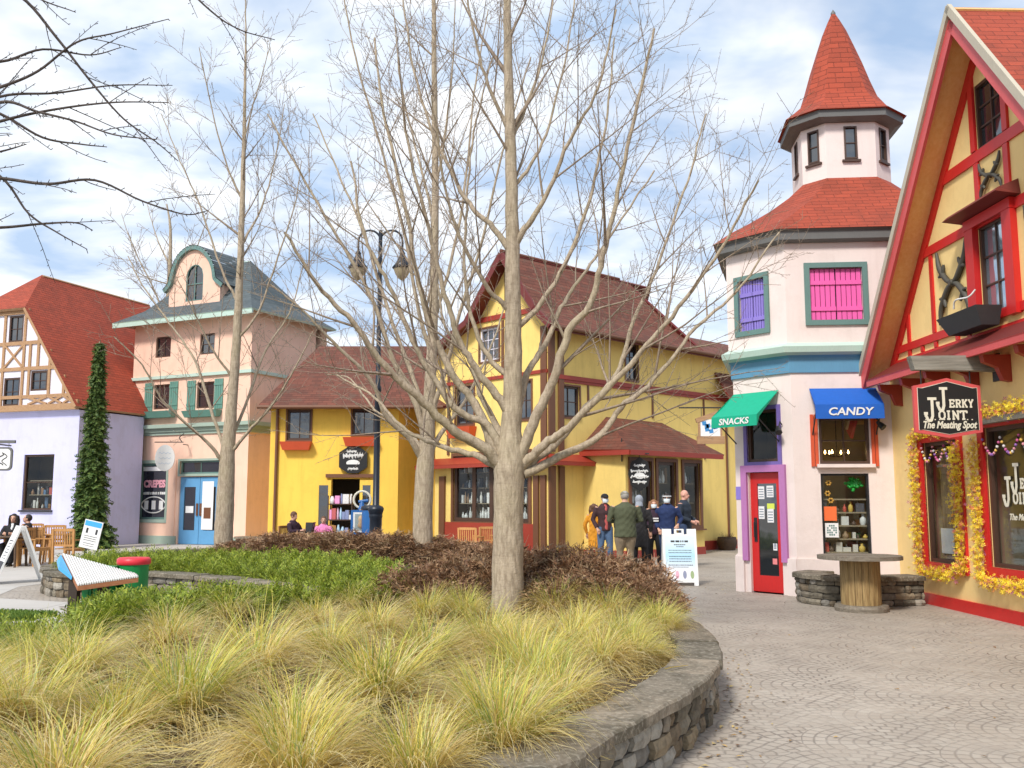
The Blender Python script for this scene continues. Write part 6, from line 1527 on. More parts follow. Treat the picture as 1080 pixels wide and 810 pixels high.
# ================================================================== lavender half-timbered house
LF = Fr((-15.1-.94*8, 33+.34*8), (-15.1, 33)); LP = LF.P
t = lav = thing('lavender_house', LP(6, 0, 0), 'lavender and white half-timbered house with tan beams and a red shingled jerkinhead roof', 'house')
fl = 4.75; sc_ = 4.2; jz = 8.44
lw1 = (5.60, 6.97, 1.27, 3.22); lu = [(4.55, 5.30, 4.98, 6.0), (5.80, 6.56, 5.48, 6.2), (4.62, 5.30, 7.30, 8.28)]
b = MB(); b.wall(LF, [(-.5, 0), (8, 0), (8, fl), (-.5, fl)], [lw1, (3.4, 4.30, 0, 2.9)]); LSd = Fr((-15.1, 33), (-15.1+.34*3.2, 33+.94*3.2)); b.wall(LSd, [(0, 0), (LSd.L, 0), (LSd.L, fl), (0, fl)])
b.add([LP(-.5, 0, 0), LP(-.5, -9, 0), LP(-.5, -9, fl), LP(-.5, 0, fl)], [(3, 2, 1, 0)]); b.build('wall', M['lavender'], t)
b = MB(); b.wall(LF, [(0.4, fl), (8, fl), (8, 5.05), (5.5, jz), (2.9, jz), (.4, 5.05)], lu, n=.12); b.add([LP(.4, .12, fl), LP(.4, 0, fl), LP(8, 0, fl), LP(8, .12, fl)], [(0, 1, 2, 3)]); b.build('upper_wall', M['whitewall'], t)
b = MB(); n1_ = .16
def T(p, q, w_=.14, dn=0): b.beam(LF, p, q, w_, .12, n1_+dn)
T((.4, fl+.12), (8.05, fl+.12), .22, .06); T((.5, 5.28), (7.85, 5.28), .12); T((1.2, 6.35-.05), (7.0, 6.30), .13, .002); T((2.0, 7.24), (6.3, 7.24), .13, .003)
for s, z0, z1 in ((4.46, fl+.2, 8.35), (5.42, fl+.2, 8.35), (5.72, 5.3, 7.2), (6.66, 5.3, 6.95), (7.35, 5.3, 6.0), (3.6, fl+.2, 8.3), (2.6, fl+.2, 7.8), (1.6, fl+.2, 6.4), (6.1, 6.35, 7.4)): T((s, z0), (s, z1), .11, .006)
T((7.92, 5.0), (5.5, 8.36), .2, .03); T((.5, 5.0), (2.9, 8.36), .2, .03); T((2.8, 8.40), (5.6, 8.40), .18, .035)
for a, c, z0, z1 in ((4.5, 5.4, 6.35, 7.2), (5.75, 6.62, 5.0, 5.25), (6.7, 7.3, 5.0, 5.25), (7.38, 7.85, 5.0, 5.25), (4.5, 5.4, 5.0, 5.02)):
    if z1-z0 > .1: T((a, z0), (c, z1), .07, .01); T((a, z1), (c, z0), .07, .014)
T((8.0, fl), (8.0, 5.1), .14, .05); b.build('timber_framing', M['tan'], t)
b = MB(); r0 = LP(4.2, -1.6, 10.25); r1 = LP(4.2, -7.5, 10.25); o_ = .35
ft = LP(8.15, .35, 4.85); fb_ = LP(8.15, -7.6, 4.85); jr = LP(5.55, .35, 8.5); jl = LP(2.85, .35, 8.5); fl_ = LP(.25, .35, 4.85); flb = LP(.25, -7.6, 4.85)
b.slab([ft, fb_, r1, r0, jr], .1, 0, 1); b.slab([jl, jr, r0], .1, 0, 1); b.slab([fl_, jl, r0, r1, flb], .1, 0, 1); b.slab([fb_, flb, r1], .1, 0, 1)
b.build('roof', [M['redroof'], M['tan']], t)
for q in lu: window(t, LF, *q, M['darkbrown'], 2, 2, rec=.06, fw=.07, n0=.12)
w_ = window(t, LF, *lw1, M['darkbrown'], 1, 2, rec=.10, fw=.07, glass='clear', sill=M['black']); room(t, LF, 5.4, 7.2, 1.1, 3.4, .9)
MB().box(LF, 3.4, 4.30, 0, 2.9, -.1, -.05).build('door', M['violet'], t)
tt = display(LF, 5.7, 6.9, 1.3, 2.3, -.15, 2, 77, 'pale books and figures on a shelf in the lavender house window', 'goods', .8)
# rear wing
RW = Fr((-18.8, 36.95), (-14.78, 36.35)); RP = RW.P
t = thing('lavender_wing', RP(2, 0, 0), 'lavender wing with bright red shingled roof between the gabled house and the pink building', 'house')
b = MB(); b.wall(RW, [(0, 0), (RW.L, 0), (RW.L, 5.1), (0, 5.1)]); b.add([RP(RW.L, 0, 0), RP(RW.L, -5, 0), RP(RW.L, -5, 5.1), RP(RW.L, 0, 5.1)], [(0, 1, 2, 3)]); b.add([RP(0, -5, 0), RP(RW.L, -5, 0), RP(RW.L, -5, 5.1), RP(0, -5, 5.1)], [(0, 1, 2, 3)]); b.box(RW, .0, RW.L, 1.15, 1.22, 0, .04); b.box(RW, 2.9, 2.96, 1.2, 5.0, 0, .03); b.build('wall', M['lavender'], t)
b = MB(); b.slab([RP(-.2, .4, 4.95), RP(RW.L+.02, .4, 4.95), RP(RW.L+.02, -2.6, 8.75), RP(-.2, -2.6, 8.75)], .1, 0, 1); b.slab([RP(-.2, -5.6, 4.95), RP(RW.L+.02, -5.6, 4.95), RP(RW.L+.02, -2.6, 8.75), RP(-.2, -2.6, 8.75)], .1, 0, 1); b.build('roof', [M['cherryroof'], M['maroon']], t)
# hanging sign at the far left
fo = Fr((0, 30.5), (1, 30.5)); s, z = fo.px(2, 484); t2 = thing('hanging_sign', fo.P(s, 0, z-.4), 'white rounded shop sign in a dark frame at the left edge under a black bar', 'sign')
def rr_(hw, hh, r):
    o = []
    for cx_, cy_, a0 in ((hw-r, hh-r, 0), (-hw+r, hh-r, 90), (-hw+r, -hh+r, 180), (hw-r, -hh+r, 270)):
        for k_ in range(6): a = R(a0+k_*18); o.append((s+cx_+r*math.cos(a), z+cy_+r*math.sin(a)))
    return o
MB().prism(fo, rr_(.34, .38, .15), -.03, .03).build('sign_frame', M['greyf'], t2); MB().prism(fo, rr_(.28, .32, .12), -.034, .034).build('sign_board', M['white'], t2)
b = MB(); b.tube([fo.P(s-.18+.3*math.cos(i*.6)*.5+.1, .036, z-.2+.4*i/12) for i in range(13)], .018, 3); b.tube([fo.P(s+.1+.08*math.cos(i*.7), .036, z-.22+.4*i/12) for i in range(13)], .014, 3); b.build('painted_scroll', M['ink'], t2)
b = MB(); b.box(fo, s-.9, s+.40, z+.50, z+.60, -.04, .04); b.tube([fo.P(s-.2, 0, z+.38), fo.P(s-.2, 0, z+.5)], .01, 4); b.tube([fo.P(s+.2, 0, z+.38), fo.P(s+.2, 0, z+.5)], .01, 4); b.tube([fo.P(s-.9, 0, z+.55), fo.P(s-.9, -2.2, z+.55)], .03, 5); b.build('arm', M['greyf'], t2)
# low stone walls by the far shops
stone_wall([PP(-2.6, 1.0, 0), PP(-1.6, .8, 0), PP(-.3, .6, 0)], .42, .3, 'short rough stone wall between the spruce and the pink building', seed=41)
stone_wall([Vector((-9.0, 31.2, 0)), Vector((-8.2, 30.6, 0)), Vector((-7.6, 29.6, 0))], .45, .4, 'short stone seat wall with flat cap at the corner of the pink building', seed=42)
# building mass far behind so that the street has an end
t = thing('distant_building', (-8, 46, 0), 'grey-roofed building just showing between the pink building and the cafe roof', 'building')
MB().bx(-12, -4, 44, 50, 0, 6.5).build('wall', M['peach'], t); b = MB(); b.slab([(-12.4, 43.5, 6.4), (-3.6, 43.5, 6.4), (-4.5, 47, 9.2), (-11.5, 47, 9.2)], .1, 0, 0); b.slab([(-12.4, 50.5, 6.4), (-3.6, 50.5, 6.4), (-4.5, 47, 9.2), (-11.5, 47, 9.2)], .1, 0, 0); b.build('roof', M['slate'], t)
# ================================================================== street furniture
M['green'] = paint('green_bin_paint', (.015, .27, .07), .4, .12)
M['redlid'] = paint('red_lid', (.72, .03, .05), .4, .08)
M['navy'] = plain('navy_metal', (.010, .016, .028), .4)
M['bluebox'] = paint('blue_box', (.02, .13, .38), .4)
M['teak'] = woodm('golden_teak', (.38, .17, .05), (.62, .34, .12), 2, 2)
M['orangewood'] = woodm('orange_chair_wood', (.62, .27, .08), (.80, .44, .16), 2, 2)
M['bar'] = plain('pale_bar', (.78, .78, .76), .35)
M['cyan'] = plain('light_blue_bar', (.06, .38, .72), .35)
M['grime'] = plain('dark_post', (.045, .03, .022), .7)

# twin lamp post
Yl = 21.0; fl_ = Fr((0, Yl), (1, Yl)); pb = at(396, 560, Yl); px_ = pb.x
t = thing('street_lamp', (px_, Yl, .3), 'tall dark blue lamp post with two hooked arms and bell-shaped lanterns beside the second trunk', 'street lamp')
ztop = at(400, 243, Yl).z
MB().lathe((px_, Yl, .3), [(.20, 0), (.20, .25), (.14, .35), (.13, .9), (.15, .95), (.14, 1.05), (.074, 1.12), (.066, 3.7), (.08, 3.72), (.08, 3.8), (.055, 3.86), (.044, ztop-.3)], 14).build('pole', M['navy'], t)
b = MB(); b.lathe((px_, Yl, .3), [(.145, 1.0), (.175, 1.1), (.175, 1.14), (.09, 1.2)], 14); b.build('collar', M['navy'], t)
M['lampglass'] = plain('amber_lamp_glass', (.42, .35, .22), .2, 0)
for sg in (-1, 1):
    cx = px_+sg*.25; pts = [Vector((px_+sg*.02, Yl, ztop-.85))]+[Vector((cx+.25*math.cos(a)*(-sg), Yl, ztop-.25+.25*math.sin(a))) for a in [R(x) for x in (0, 30, 60, 90, 120, 150, 180)]]+[Vector((cx+sg*.25, Yl, ztop-.45))]
    MB().tube(smooth(pts, 3), .024, 8).build('arm', M['navy'], t)
    lx = cx+sg*.25; z = ztop-.45
    ln = MB().lathe((lx, Yl, z-.62), [(.20, .17), (.23, .20), (.15, .30), (.09, .42), (.06, .50), (.07, .53), (.03, .60), (.02, .64)], 14).build('lantern', M['navy'], t)
    MB().lathe((lx, Yl, z-.72), [(.01, .0), (.09, .06), (.15, .15), (.195, .27)], 14).build('lamp_glass', M['lampglass'], ln)

# outdoor bar chimes (white bars on a sloping board), bins behind
Yx = 12.6; base = at(78, 655, Yx); base.z = 0
t = thing('outdoor_chimes', base, 'sloping board of narrow white bars with a light blue corner on dark posts', 'play instrument')
A = at(64, 584, Yx+.55); B_ = at(147, 609, Yx+.05); Cc = at(62, 604, Yx-.15); D = at(80, 620, Yx-.55); E_ = at(147, 611, Yx-.1)
n = 27; bl_ = at(66, 585, Yx+.45); br2 = at(143, 606, Yx+.3); fl2 = at(82, 618, Yx-.45); fr2 = at(146, 609, Yx-.1); k0 = at(62, 603, Yx-.1)
for i in range(n):
    f = i/(n-1); f2 = (i+.72)/(n-1)
    def lerp2(f): 
        far = bl_.lerp(br2, f); near = k0.lerp(fl2, min(1, f*2.6)) if f < .385 else fl2.lerp(fr2, (f-.385)/.615)
        return far, near
    # bars run front to back, their length following the board's outline
    far0, near0 = bl_.lerp(br2, f), fl2.lerp(fr2, f); far1, near1 = bl_.lerp(br2, min(1, f+.0225)), fl2.lerp(fr2, min(1, f+.0225))
    up = Vector((0, 0, .022))
    MB().hexa([near0, near1, far1, far0], [near0+up, near1+up, far1+up, far0+up]).build('bar', M['bar'], t)
b = MB(); dn = Vector((0, 0, -.06)); q = [fl2, fr2, br2, bl_]; e0 = Vector((0, 0, -.004)); b.hexa([p+dn for p in q], [p+e0 for p in q]); b.build('frame', woodm('red_cedar_frame', (.35, .12, .05), (.5, .22, .1), 1, 0), t)
q = [k0+Vector((0, 0, -.02)), fl2+Vector((-.01, -.01, -.02)), bl_+Vector((-.01, 0, -.02))]
b = MB(); b.slab([k0+Vector((-.02, .05, .06)), fl2.lerp(bl_, .25)+Vector((-.02, 0, .01)), bl_+Vector((-.02, 0, .0)), bl_.lerp(k0, .35)+Vector((-.05, 0, .02))], .04, 0, 0); b.build('blue_side', M['cyan'], t)
p1, p2 = at(77, 650, Yx-.1), at(108, 640, Yx+.1)
for p in (p1, p2): MB().bx(p.x-.055, p.x+.055, p.y-.055, p.y+.055, 0, .62 if p is p1 else .66).build('post', M['grime'], t)
def box_bin(u0, u1, Y, z1, label):
    a, c = at(u0, 640, Y), at(u1, 640, Y); t = thing('green_utility_box', ((a.x+c.x)/2, Y, 0), label, 'box')
    MB().bx(a.x, c.x, Y, Y+.35, 0, z1).build('cabinet', M['green'], t); MB().bx(a.x-.012, c.x+.012, Y-.012, Y+.36, z1+.001, z1+.03).build('lid', M['green'], t)
    MB().bx(a.x+.03, c.x-.03, Y-.01, Y-.002, .08, z1-.08).build('front_panel', M['green'], t); return t
box_bin(85.5, 95, 13.0, .66, 'narrow green box left of its twin under the sloping bar board'); box_bin(97, 112, 12.95, .68, 'wider green box right of its twin under the sloping bar board')
c = at(139, 640, 13.4); c.z = 0; t = thing('trash_can', c, 'round green litter bin with a bright red lid next to the stone wall', 'litter bin')
MB().lathe(c, [(.185, 0), (.195, .03), (.20, .70), (.205, .72)], 20).build('body', M['green'], t); MB().lathe(c, [(.215, .721), (.225, .74), (.225, .79), (.20, .815), (.001, .82)], 20).build('lid', M['redlid'], t)
b = MB(); b.tube([c+Vector((-.27, -.1, .0)), c+Vector((-.265, -.1, .5)), c+Vector((-.25, -.08, .66))], .012, 6); tag(b.build('pale_stake', M['bar']), 'thin pale stake standing between the green boxes and the litter bin', 'stake')

# sandwich boards
def textbars(b, fr_pt, w_, rows, seed, mi=0):
    rr = random.Random(seed)
    for (z, h, m0) in rows:
        x = -w_/2+m0
        while x < w_/2-m0:
            l = rr.uniform(.4, 1.6)*h*1.4; e = min(w_/2-m0, x+l)
            if e-x > h*.2: b.add([fr_pt(x, z), fr_pt(e, z), fr_pt(e, z+h), fr_pt(x, z+h)], [(0, 1, 2, 3)], mi)
            x = e+h*.45
def a_frame(loc, rz, label, H=1.05, w_=.62, spread=.30, seed=1, mat='white', kind=0):
    t = thing('sandwich_board', (0, 0, 0), label, 'sandwich board'); inks = [M['ink'], M['blueink']]
    th = .02
    for sg in (-1, 1):
        def Pt(x, z, o=0.0, sg=sg):
            f = z/H; y = -sg*(-spread*(1-f)-.012) if False else sg*(spread*(1-f)+.015); n_ = Vector((0, sg*H, spread)).normalized(); return Vector((x*(1 if sg < 0 else -1), y, z))+n_*o
        b = MB()
        def board(x0, x1, z0, z1):
            b.hexa([Pt(x0, z0, th), Pt(x1, z0, th), Pt(x1, z0, 0), Pt(x0, z0, 0)], [Pt(x0, z1, th), Pt(x1, z1, th), Pt(x1, z1, 0), Pt(x0, z1, 0)])
        h2 = w_/2
        board(-h2, h2, .06, H-.10); board(-h2, -h2+.16, H-.10, H); board(h2-.16, h2, H-.10, H); board(-.09, .09, H-.10, H-.075); board(-.09, -.05, H-.075, H-.02); board(.05, .09, H-.075, H-.02); board(-.09, .09, H-.02, H)
        board(-h2, -h2+.07, 0, .06); board(h2-.07, h2, 0, .06)
        pn = b.build('panel', M[mat], t)
        for (a, c, d, e) in ((-h2-.012, -h2+.012, 0, H), (h2-.012, h2+.012, 0, H)): b = MB(); b.hexa([Pt(a, d, th+.008), Pt(c, d, th+.008), Pt(c, d, -.006), Pt(a, d, -.006)], [Pt(a, e, th+.008), Pt(c, e, th+.008), Pt(c, e, -.006), Pt(a, e, -.006)]); b.build('edge_rail', M[mat], pn)
        if sg < 0:
            b = MB(); f = lambda x, z: Pt(x, z, th+.004)
            post_ = MB(); post_.add([Pt(-h2+.03, .10, th+.002), Pt(h2-.03, .10, th+.002), Pt(h2-.03, H-.13, th+.002), Pt(-h2+.03, H-.13, th+.002)], [(0, 1, 2, 3)])
            post_.build('poster', M['poster'] if kind == 0 else M['paper'], pn)
            if kind == 0:
                textbars(b, f, w_-.08, [(.80, .035, .10), (.745, .018, .16), (.71, .014, .2), (.645, .012, .05), (.60, .012, .05), (.53, .013, .06), (.485, .013, .06), (.44, .013, .06), (.37, .014, .04), (.335, .010, .12)], seed)
                b.build('print', M['ink'], pn); cols = [(.6, .45, .3), (.75, .4, .5), (.25, .28, .4), (.3, .4, .2)]
                for i, cc_ in enumerate(cols):
                    b = MB(); x = -.21+.14*i
                    pts = [(x+.035*math.cos(a), .20+.075*math.sin(a)) for a in [k*math.pi/6 for k in range(12)]]; b.add([f(*p) for p in pts], [tuple(range(12))]); b.build('printed_picture', plain('picture_ink', cc_, .6), pn)
            else:
                textbars(b, f, w_-.08, [(.80, .02, .05), (.75, .014, .05), (.69, .014, .05), (.64, .014, .05), (.58, .02, .08), (.52, .014, .05), (.47, .014, .05)], seed)
                b.add([f(-h2+.05, .12), f(h2-.05, .12), f(h2-.05, .42), f(-h2+.05, .42)], [(0, 1, 2, 3)], 0); b.build('print', M['ink'], pn)
                b = MB(); b.add([Pt(-.14, .24, th+.006), Pt(.02, .24, th+.006), Pt(.02, .34, th+.006), Pt(-.14, .34, th+.006)], [(0, 1, 2, 3)]); b.build('printed_mark', M['paper'], pn)
    put(t, loc, rz); return t
tp = NT('blue_white_poster'); o = tp.coord('Object'); s_ = tp.n('ShaderNodeSeparateXYZ'); tp.lk(o, s_.inputs[0])
M['poster'] = tp.fin(tp.ramp(s_.outputs[2], [(.25, (.80, .78, .80)), (.55, (.40, .66, .84)), (.8, (.62, .76, .84))]), .5)
g_ = gnd(720, 618); a_frame((g_.x, g_.y+.3, 0), R(-4), 'pale blue sandwich board with dark print standing before the queue of people', seed=2)
g_ = gnd(10, 616); a_frame((g_.x-.0, g_.y+.3, 0), R(-55), 'white sandwich board with black print at the left edge, seen from its side', seed=5, kind=1, H=1.1, w_=.66, spread=.42)
# tilted notice on a wire stand
g_ = gnd(95, 600); Yn = g_.y; fn = Fr((g_.x-.5, Yn+.02), (g_.x+.5, Yn-.08))
t = thing('notice_stand', (g_.x, Yn, 0), 'tilted white and light blue notice on two dark legs beside the wooden chairs', 'sign')
s, z = .5, .80; a = R(-12); hw, hh = .23, .33
def rt(x, z_): return (s+x*math.cos(a)-z_*math.sin(a), z+x*math.sin(a)+z_*math.cos(a))
MB().prism(fn, [rt(-hw, -hh), rt(hw, -hh), rt(hw, hh), rt(-hw, hh)], -.01, .01).build('notice_board', M['white'], t)
MB().prism(fn, [rt(-hw+.02, hh-.14), rt(hw-.02, hh-.14), rt(hw-.02, hh-.02), rt(-hw+.02, hh-.02)], .011, .014).build('heading_band', M['cyan'], t)
b = MB(); textbars(b, lambda x, z_: fn.P(rt(x, z_)[0], .013, rt(x, z_)[1]), .40, [(-.05, .014, .04), (-.10, .014, .04), (-.15, .014, .04), (-.22, .014, .06), (-.27, .01, .06)], 3); 
for x in (-.12, .12): b.add([fn.P(*[rt(x-.025, .02)[0], .013, rt(x-.025, .02)[1]]), fn.P(rt(x+.025, .02)[0], .013, rt(x+.025, .02)[1]), fn.P(rt(x+.025, .14)[0], .013, rt(x+.025, .14)[1]), fn.P(rt(x-.025, .14)[0], .013, rt(x-.025, .14)[1])], [(0, 1, 2, 3)])
b.build('print', M['ink'], t)
for x in (-.13, .15): MB().box(fn, s+x-.03, s+x+.03, 0, .6, -.03, -.012).build('leg', M['black'], t)

# wooden armchairs and table
def armchair(mat, label, grp):
    t = thing('wooden_armchair', (0, 0, 0), label, 'chair', grp)
    for x in (-.27, .27):
        MB().bx(x-.022, x+.022, -.27, -.225, 0, .64).build('leg', M[mat], t)
        b = MB(); b.hexa([(x-.022, .20, 0), (x+.022, .20, 0), (x+.022, .25, 0), (x-.022, .25, 0)], [(x-.022, .25, .92), (x+.022, .25, .92), (x+.022, .29, .92), (x-.022, .29, .92)]); b.build('leg', M[mat], t)
        MB().bx(x-.035, x+.035, -.29, .24, .641, .67).build('armrest', M[mat], t)
    b = MB()
    for i in range(6): b.bx(-.245, .245, -.25+i*.077, -.25+i*.077+.068, .43, .45)
    b.bx(-.246, .246, -.25, -.222, .37, .43); b.build('seat', M[mat], t)
    b = MB(); b.bx(-.247, .247, .245, .275, .86, .93); b.bx(-.247, .247, .215, .245, .50, .55)
    for i in range(8): x = -.22+i*.0629; b.hexa([(x-.014, .222, .55), (x+.014, .222, .55), (x+.014, .238, .55), (x-.014, .238, .55)], [(x-.014, .25, .86), (x+.014, .25, .86), (x+.014, .266, .86), (x-.014, .266, .86)])
    b.build('backrest', M[mat], t); return t
def cafe_table(mat, label, r=.42, rnd_=True):
    t = thing('cafe_table', (0, 0, 0), label, 'table')
    if rnd_: MB().lathe((0, 0, 0), [(r-.01, .71), (r, .72), (r, .74), (.001, .745)], 20).build('tabletop', M[mat], t)
    else: MB().bx(-r, r, -r, r, .71, .74).build('tabletop', M[mat], t)
    for x in (-1, 1):
        for y in (-1, 1):
            b = MB(); k = r*.62; b.hexa([(x*k-.02, y*k-.02, 0), (x*k+.02, y*k-.02, 0), (x*k+.02, y*k+.02, 0), (x*k-.02, y*k+.02, 0)], [(x*k*.8-.02, y*k*.8-.02, .709), (x*k*.8+.02, y*k*.8-.02, .709), (x*k*.8+.02, y*k*.8+.02, .709), (x*k*.8-.02, y*k*.8+.02, .709)]); b.build('leg', M[mat], t)
    return t
GC = 'slatted wooden armchairs outside the lavender house'
ch = armchair('teak', 'golden slatted armchair with its back to the viewer, next to the tilted notice', GC)
put(ch, gnd(72, 598), R(172))
put(copy_tree(ch), gnd(50, 590)+Vector((0, .5, 0)), R(190), 'golden slatted armchair set at the far side of the small table')
put(copy_tree(ch), gnd(35, 597), R(75), 'golden slatted armchair turned sideways just right of the white sandwich board')
put(copy_tree(ch), gnd(27, 586)+Vector((0, .4, 0)), R(200), 'golden slatted armchair behind the sideways one, nearest the seated pair')
put(cafe_table('teak', 'square wooden cafe table among the slatted armchairs'.replace('square ', 'small ')), gnd(55, 594)+Vector((0, .15, 0)), R(20))
put(cafe_table('darkwood' if 'darkwood' in M else M.setdefault('darkwood', M['brown']) and 'darkwood', 'dark cafe table in front of the seated pair at the left edge', .45), at(8, 560, 22.6)*Vector((1, 1, 0)), 0) if False else None
M['darkwood'] = woodm('dark_table_wood', (.06, .035, .02), (.12, .07, .04), 2, 0)
tb = cafe_table('darkwood', 'dark cafe table in front of the seated pair at the left edge', .45); p = at(12, 560, 23.4); put(tb, (p.x, 23.4, 0))
GO = 'orange wooden chairs outside the yellow shop'
oc = armchair('orangewood', 'orange wooden chair left of its neighbour below the brown display window', GO); p = at(497, 560, 26.2); put(oc, (p.x, 26.0, 0), R(160), s=.95)
p = at(512, 560, 26.8); put(copy_tree(oc), (p.x, 26.9, 0), R(200), 'orange wooden chair right of its neighbour, close to the front trunk', .95)
# planter barrel at the right end of the bay
p = gnd(767, 580); t = thing('barrel_planter', p, 'dark half-barrel planter at the far corner of the yellow bay', 'planter'); MB().lathe(p, [(.26, 0), (.33, .22), (.30, .42), (.27, .42), (.26, .36), (.001, .36)], 16).build('barrel', M['darkwood'], t)
b = MB(); rr = random.Random(1)
for i in range(40):
    a = rr.uniform(0, 6.28); q = p+Vector((math.cos(a)*.15*rr.random(), math.sin(a)*.15*rr.random(), .36)); b.tube([q, q+Vector((math.cos(a)*.12, math.sin(a)*.12, rr.uniform(.1, .25)))], [.008, .003], 3)
b.build('dry_stems', M['barb'], t)
# cafe door clutter
Yc = 27.0
p = at(380.5, 560, Yc); t = thing('newspaper_box', (p.x, Yc, 0), 'blue metal box with a framed picture on its front, right of the cafe door', 'newspaper box')
a0, a1 = at(370, 545, Yc).x, at(391, 545, Yc).x; z1 = at(380, 538, Yc).z
b = MB(); b.bx(a0, a1, Yc, Yc+.5, .15, z1); b.build('cabinet', M['bluebox'], t)
for x in (a0+.05, a1-.05): MB().bx(x-.03, x+.03, Yc+.05, Yc+.4, 0, .149).build('leg', M['bluebox'], t)
MB().bx(a0+.07, a1-.07, Yc-.012, Yc-.002, z1-.62, z1-.06).build('picture_frame', M['white'], t)
MB().bx(a0+.12, a1-.12, Yc-.018, Yc-.013, z1-.57, z1-.11).build('picture', plain('picture_print', (.30, .36, .36), .5), t)
b = MB(); b.lathe(((a0+a1)/2, Yc-.02, z1-.52), [(.001, 0), (.09, .08), (.05, .2), (.07, .26), (.05, .34), (.001, .38)], 10); b.build('pictured_figure', plain('figure_print', (.55, .38, .22), .6), t)
p = at(390, 560, 25.6); t = thing('litter_bin', (p.x+.02, 25.6, 0), 'tall round dark blue litter bin behind the lamp post by the cafe', 'litter bin'); z1 = at(390, 533, 25.6).z
MB().lathe((p.x+.05, 25.6, 0), [(.26, 0), (.27, .05), (.27, z1-.12)], 16).build('body', M['bluebox'], t); MB().lathe((p.x+.05, 25.6, 0), [(.29, z1-.119), (.30, z1-.1), (.29, z1-.03), (.2, z1), (.001, z1+.01)], 16).build('lid', M['navy'], t)
# spoked ornament / display stand
Yd = 28.2
t = thing('display_rack', at(359, 560, Yd)*Vector((1, 1, 0)), 'dark tiered rack of pink and blue goods in front of the cafe doors', 'rack')
xl, xr = at(346, 540, Yd).x, at(371, 540, Yd).x
b = MB()
for x in (xl, xr): 
    for y in (Yd, Yd+.35): b.bx(x-.015, x+.015, y-.015, y+.015, 0, 1.75)
b.build('frame', M['darkbrown'], t)
for z in (.55, 1.02, 1.48): MB().bx(xl-.02, xr+.02, Yd-.02, Yd+.37, z, z+.03).build('shelf', M['darkbrown'], t)
M['rackgoods'] = ccols('rack_goods', [(.85, .35, .62), (.80, .78, .76), (.45, .65, .80), (.55, .12, .12), (.80, .55, .70), (.85, .85, .82), (.25, .3, .5)])
b = MB(); rr = random.Random(12)
for z in (.581, 1.051, 1.511):
    x = xl+.02
    while x < xr-.08:
        w_ = rr.uniform(.07, .18); h = rr.uniform(.12, .36); b.bx(x, x+w_, Yd+.02, Yd+.2, z, z+h) if rr.random() < .4 else b.lathe((x+w_/2, Yd+.1, z), [(w_*.35, 0), (w_*.5, h*.3), (w_*.45, h*.6), (w_*.2, h)], 8); x += w_+.01
b.build('goods', M['rackgoods'], t)
t = thing('ring_ornament', at(382, 540, 27.3)*Vector((1, 1, 0))+Vector((0, 0, 1.36)), 'pale ring-shaped ornament standing on the blue newspaper box', 'ornament')
p = at(382, 527, 27.25); b = MB(); b.tube([p+Vector((.24*math.cos(a), 0, .24*math.sin(a))) for a in [i/20*6.283 for i in range(21)]], .035, 6); b.build('ring', M['cremelet'], t)
b = MB(); b.tube([p+Vector((0, 0, -.28)), p+Vector((0, 0, -.05))], [.12, .05], 8); b.tube([p+Vector((-.1, 0, -.06)), p+Vector((.18, 0, -.02))], .05, 6); b.build('stand', M['bluebox'], t)
# tables of the two seated at the cafe
tb = cafe_table('teak', 'small wooden table carrying the open laptop outside the yellow cafe', .38, False); p = at(325, 560, 25.6); put(tb, (p.x, 25.6, 0))
t = thing('laptop', (p.x-.05, 25.6, .745), 'open black laptop on the small cafe table', 'laptop'); lx = p.x-.05
MB().bx(lx-.20, lx+.16, 25.5, 25.75, .745, .762).build('keyboard_base', M['black'], t); b = MB(); b.hexa([(lx+.14, 25.48, .763), (lx+.16, 25.48, .763), (lx+.16, 25.78, .763), (lx+.14, 25.78, .763)], [(lx+.20, 25.48, 1.03), (lx+.215, 25.48, 1.03), (lx+.215, 25.78, 1.03), (lx+.20, 25.78, 1.03)]); b.hexa([(lx-.05, 25.70, .763), (lx+.2, 25.66, .763), (lx+.2, 25.68, .763), (lx-.05, 25.72, .763)], [(lx-.05, 25.74, 1.02), (lx+.2, 25.70, 1.02), (lx+.2, 25.72, 1.02), (lx-.05, 25.76, 1.02)]); b.build('screen', M['black'], t)
tb = cafe_table('white', 'small white table in front of the child in pink outside the cafe', .36); p = at(352, 560, 25.5); put(tb, (p.x, 25.5, 0))

# ================================================================== people
def cloth(name, c, rough=.85):
    t = NT(name); o = t.coord('Object'); n = t.noise(t.mapping(o, (5, 5, 2.2)), 3, 4, .6); f = t.noise(o, 90, 2)
    return t.fin(t.mix(n, sc3(c, .7), sc3(c, 1.25)), rough, t.bump(t.math('ADD', n, t.math('MULTIPLY', f, .15)), .6, .03))
M['skin'] = plain('skin', (.58, .33, .23), .55); M['skin2'] = plain('skin_flushed', (.62, .32, .24), .55); M['maskw'] = plain('paper_mask', (.68, .76, .80), .7)
CL = {k: cloth('cloth_'+k, c) for k, c in dict(olive=(.075, .085, .045), black=(.015, .014, .016), navy=(.010, .035, .12), bluecoat=(.012, .028, .10), jeans=(.08, .14, .25), darkjeans=(.04, .07, .15), salmon=(.50, .10, .09), maroonj=(.05, .022, .025), orange=(.72, .30, .02), pink=(.85, .25, .50), grey=(.30, .33, .38), khaki=(.22, .17, .11), plum=(.035, .015, .03), slate=(.018, .028, .045), camo=(.20, .19, .15), white=(.75, .75, .75)).items()}
HR = {k: cloth('hair_'+k, c, .6) for k, c in dict(brown=(.13, .06, .03), dark=(.02, .013, .01), grey=(.35, .33, .3), ginger=(.28, .13, .06)).items()}
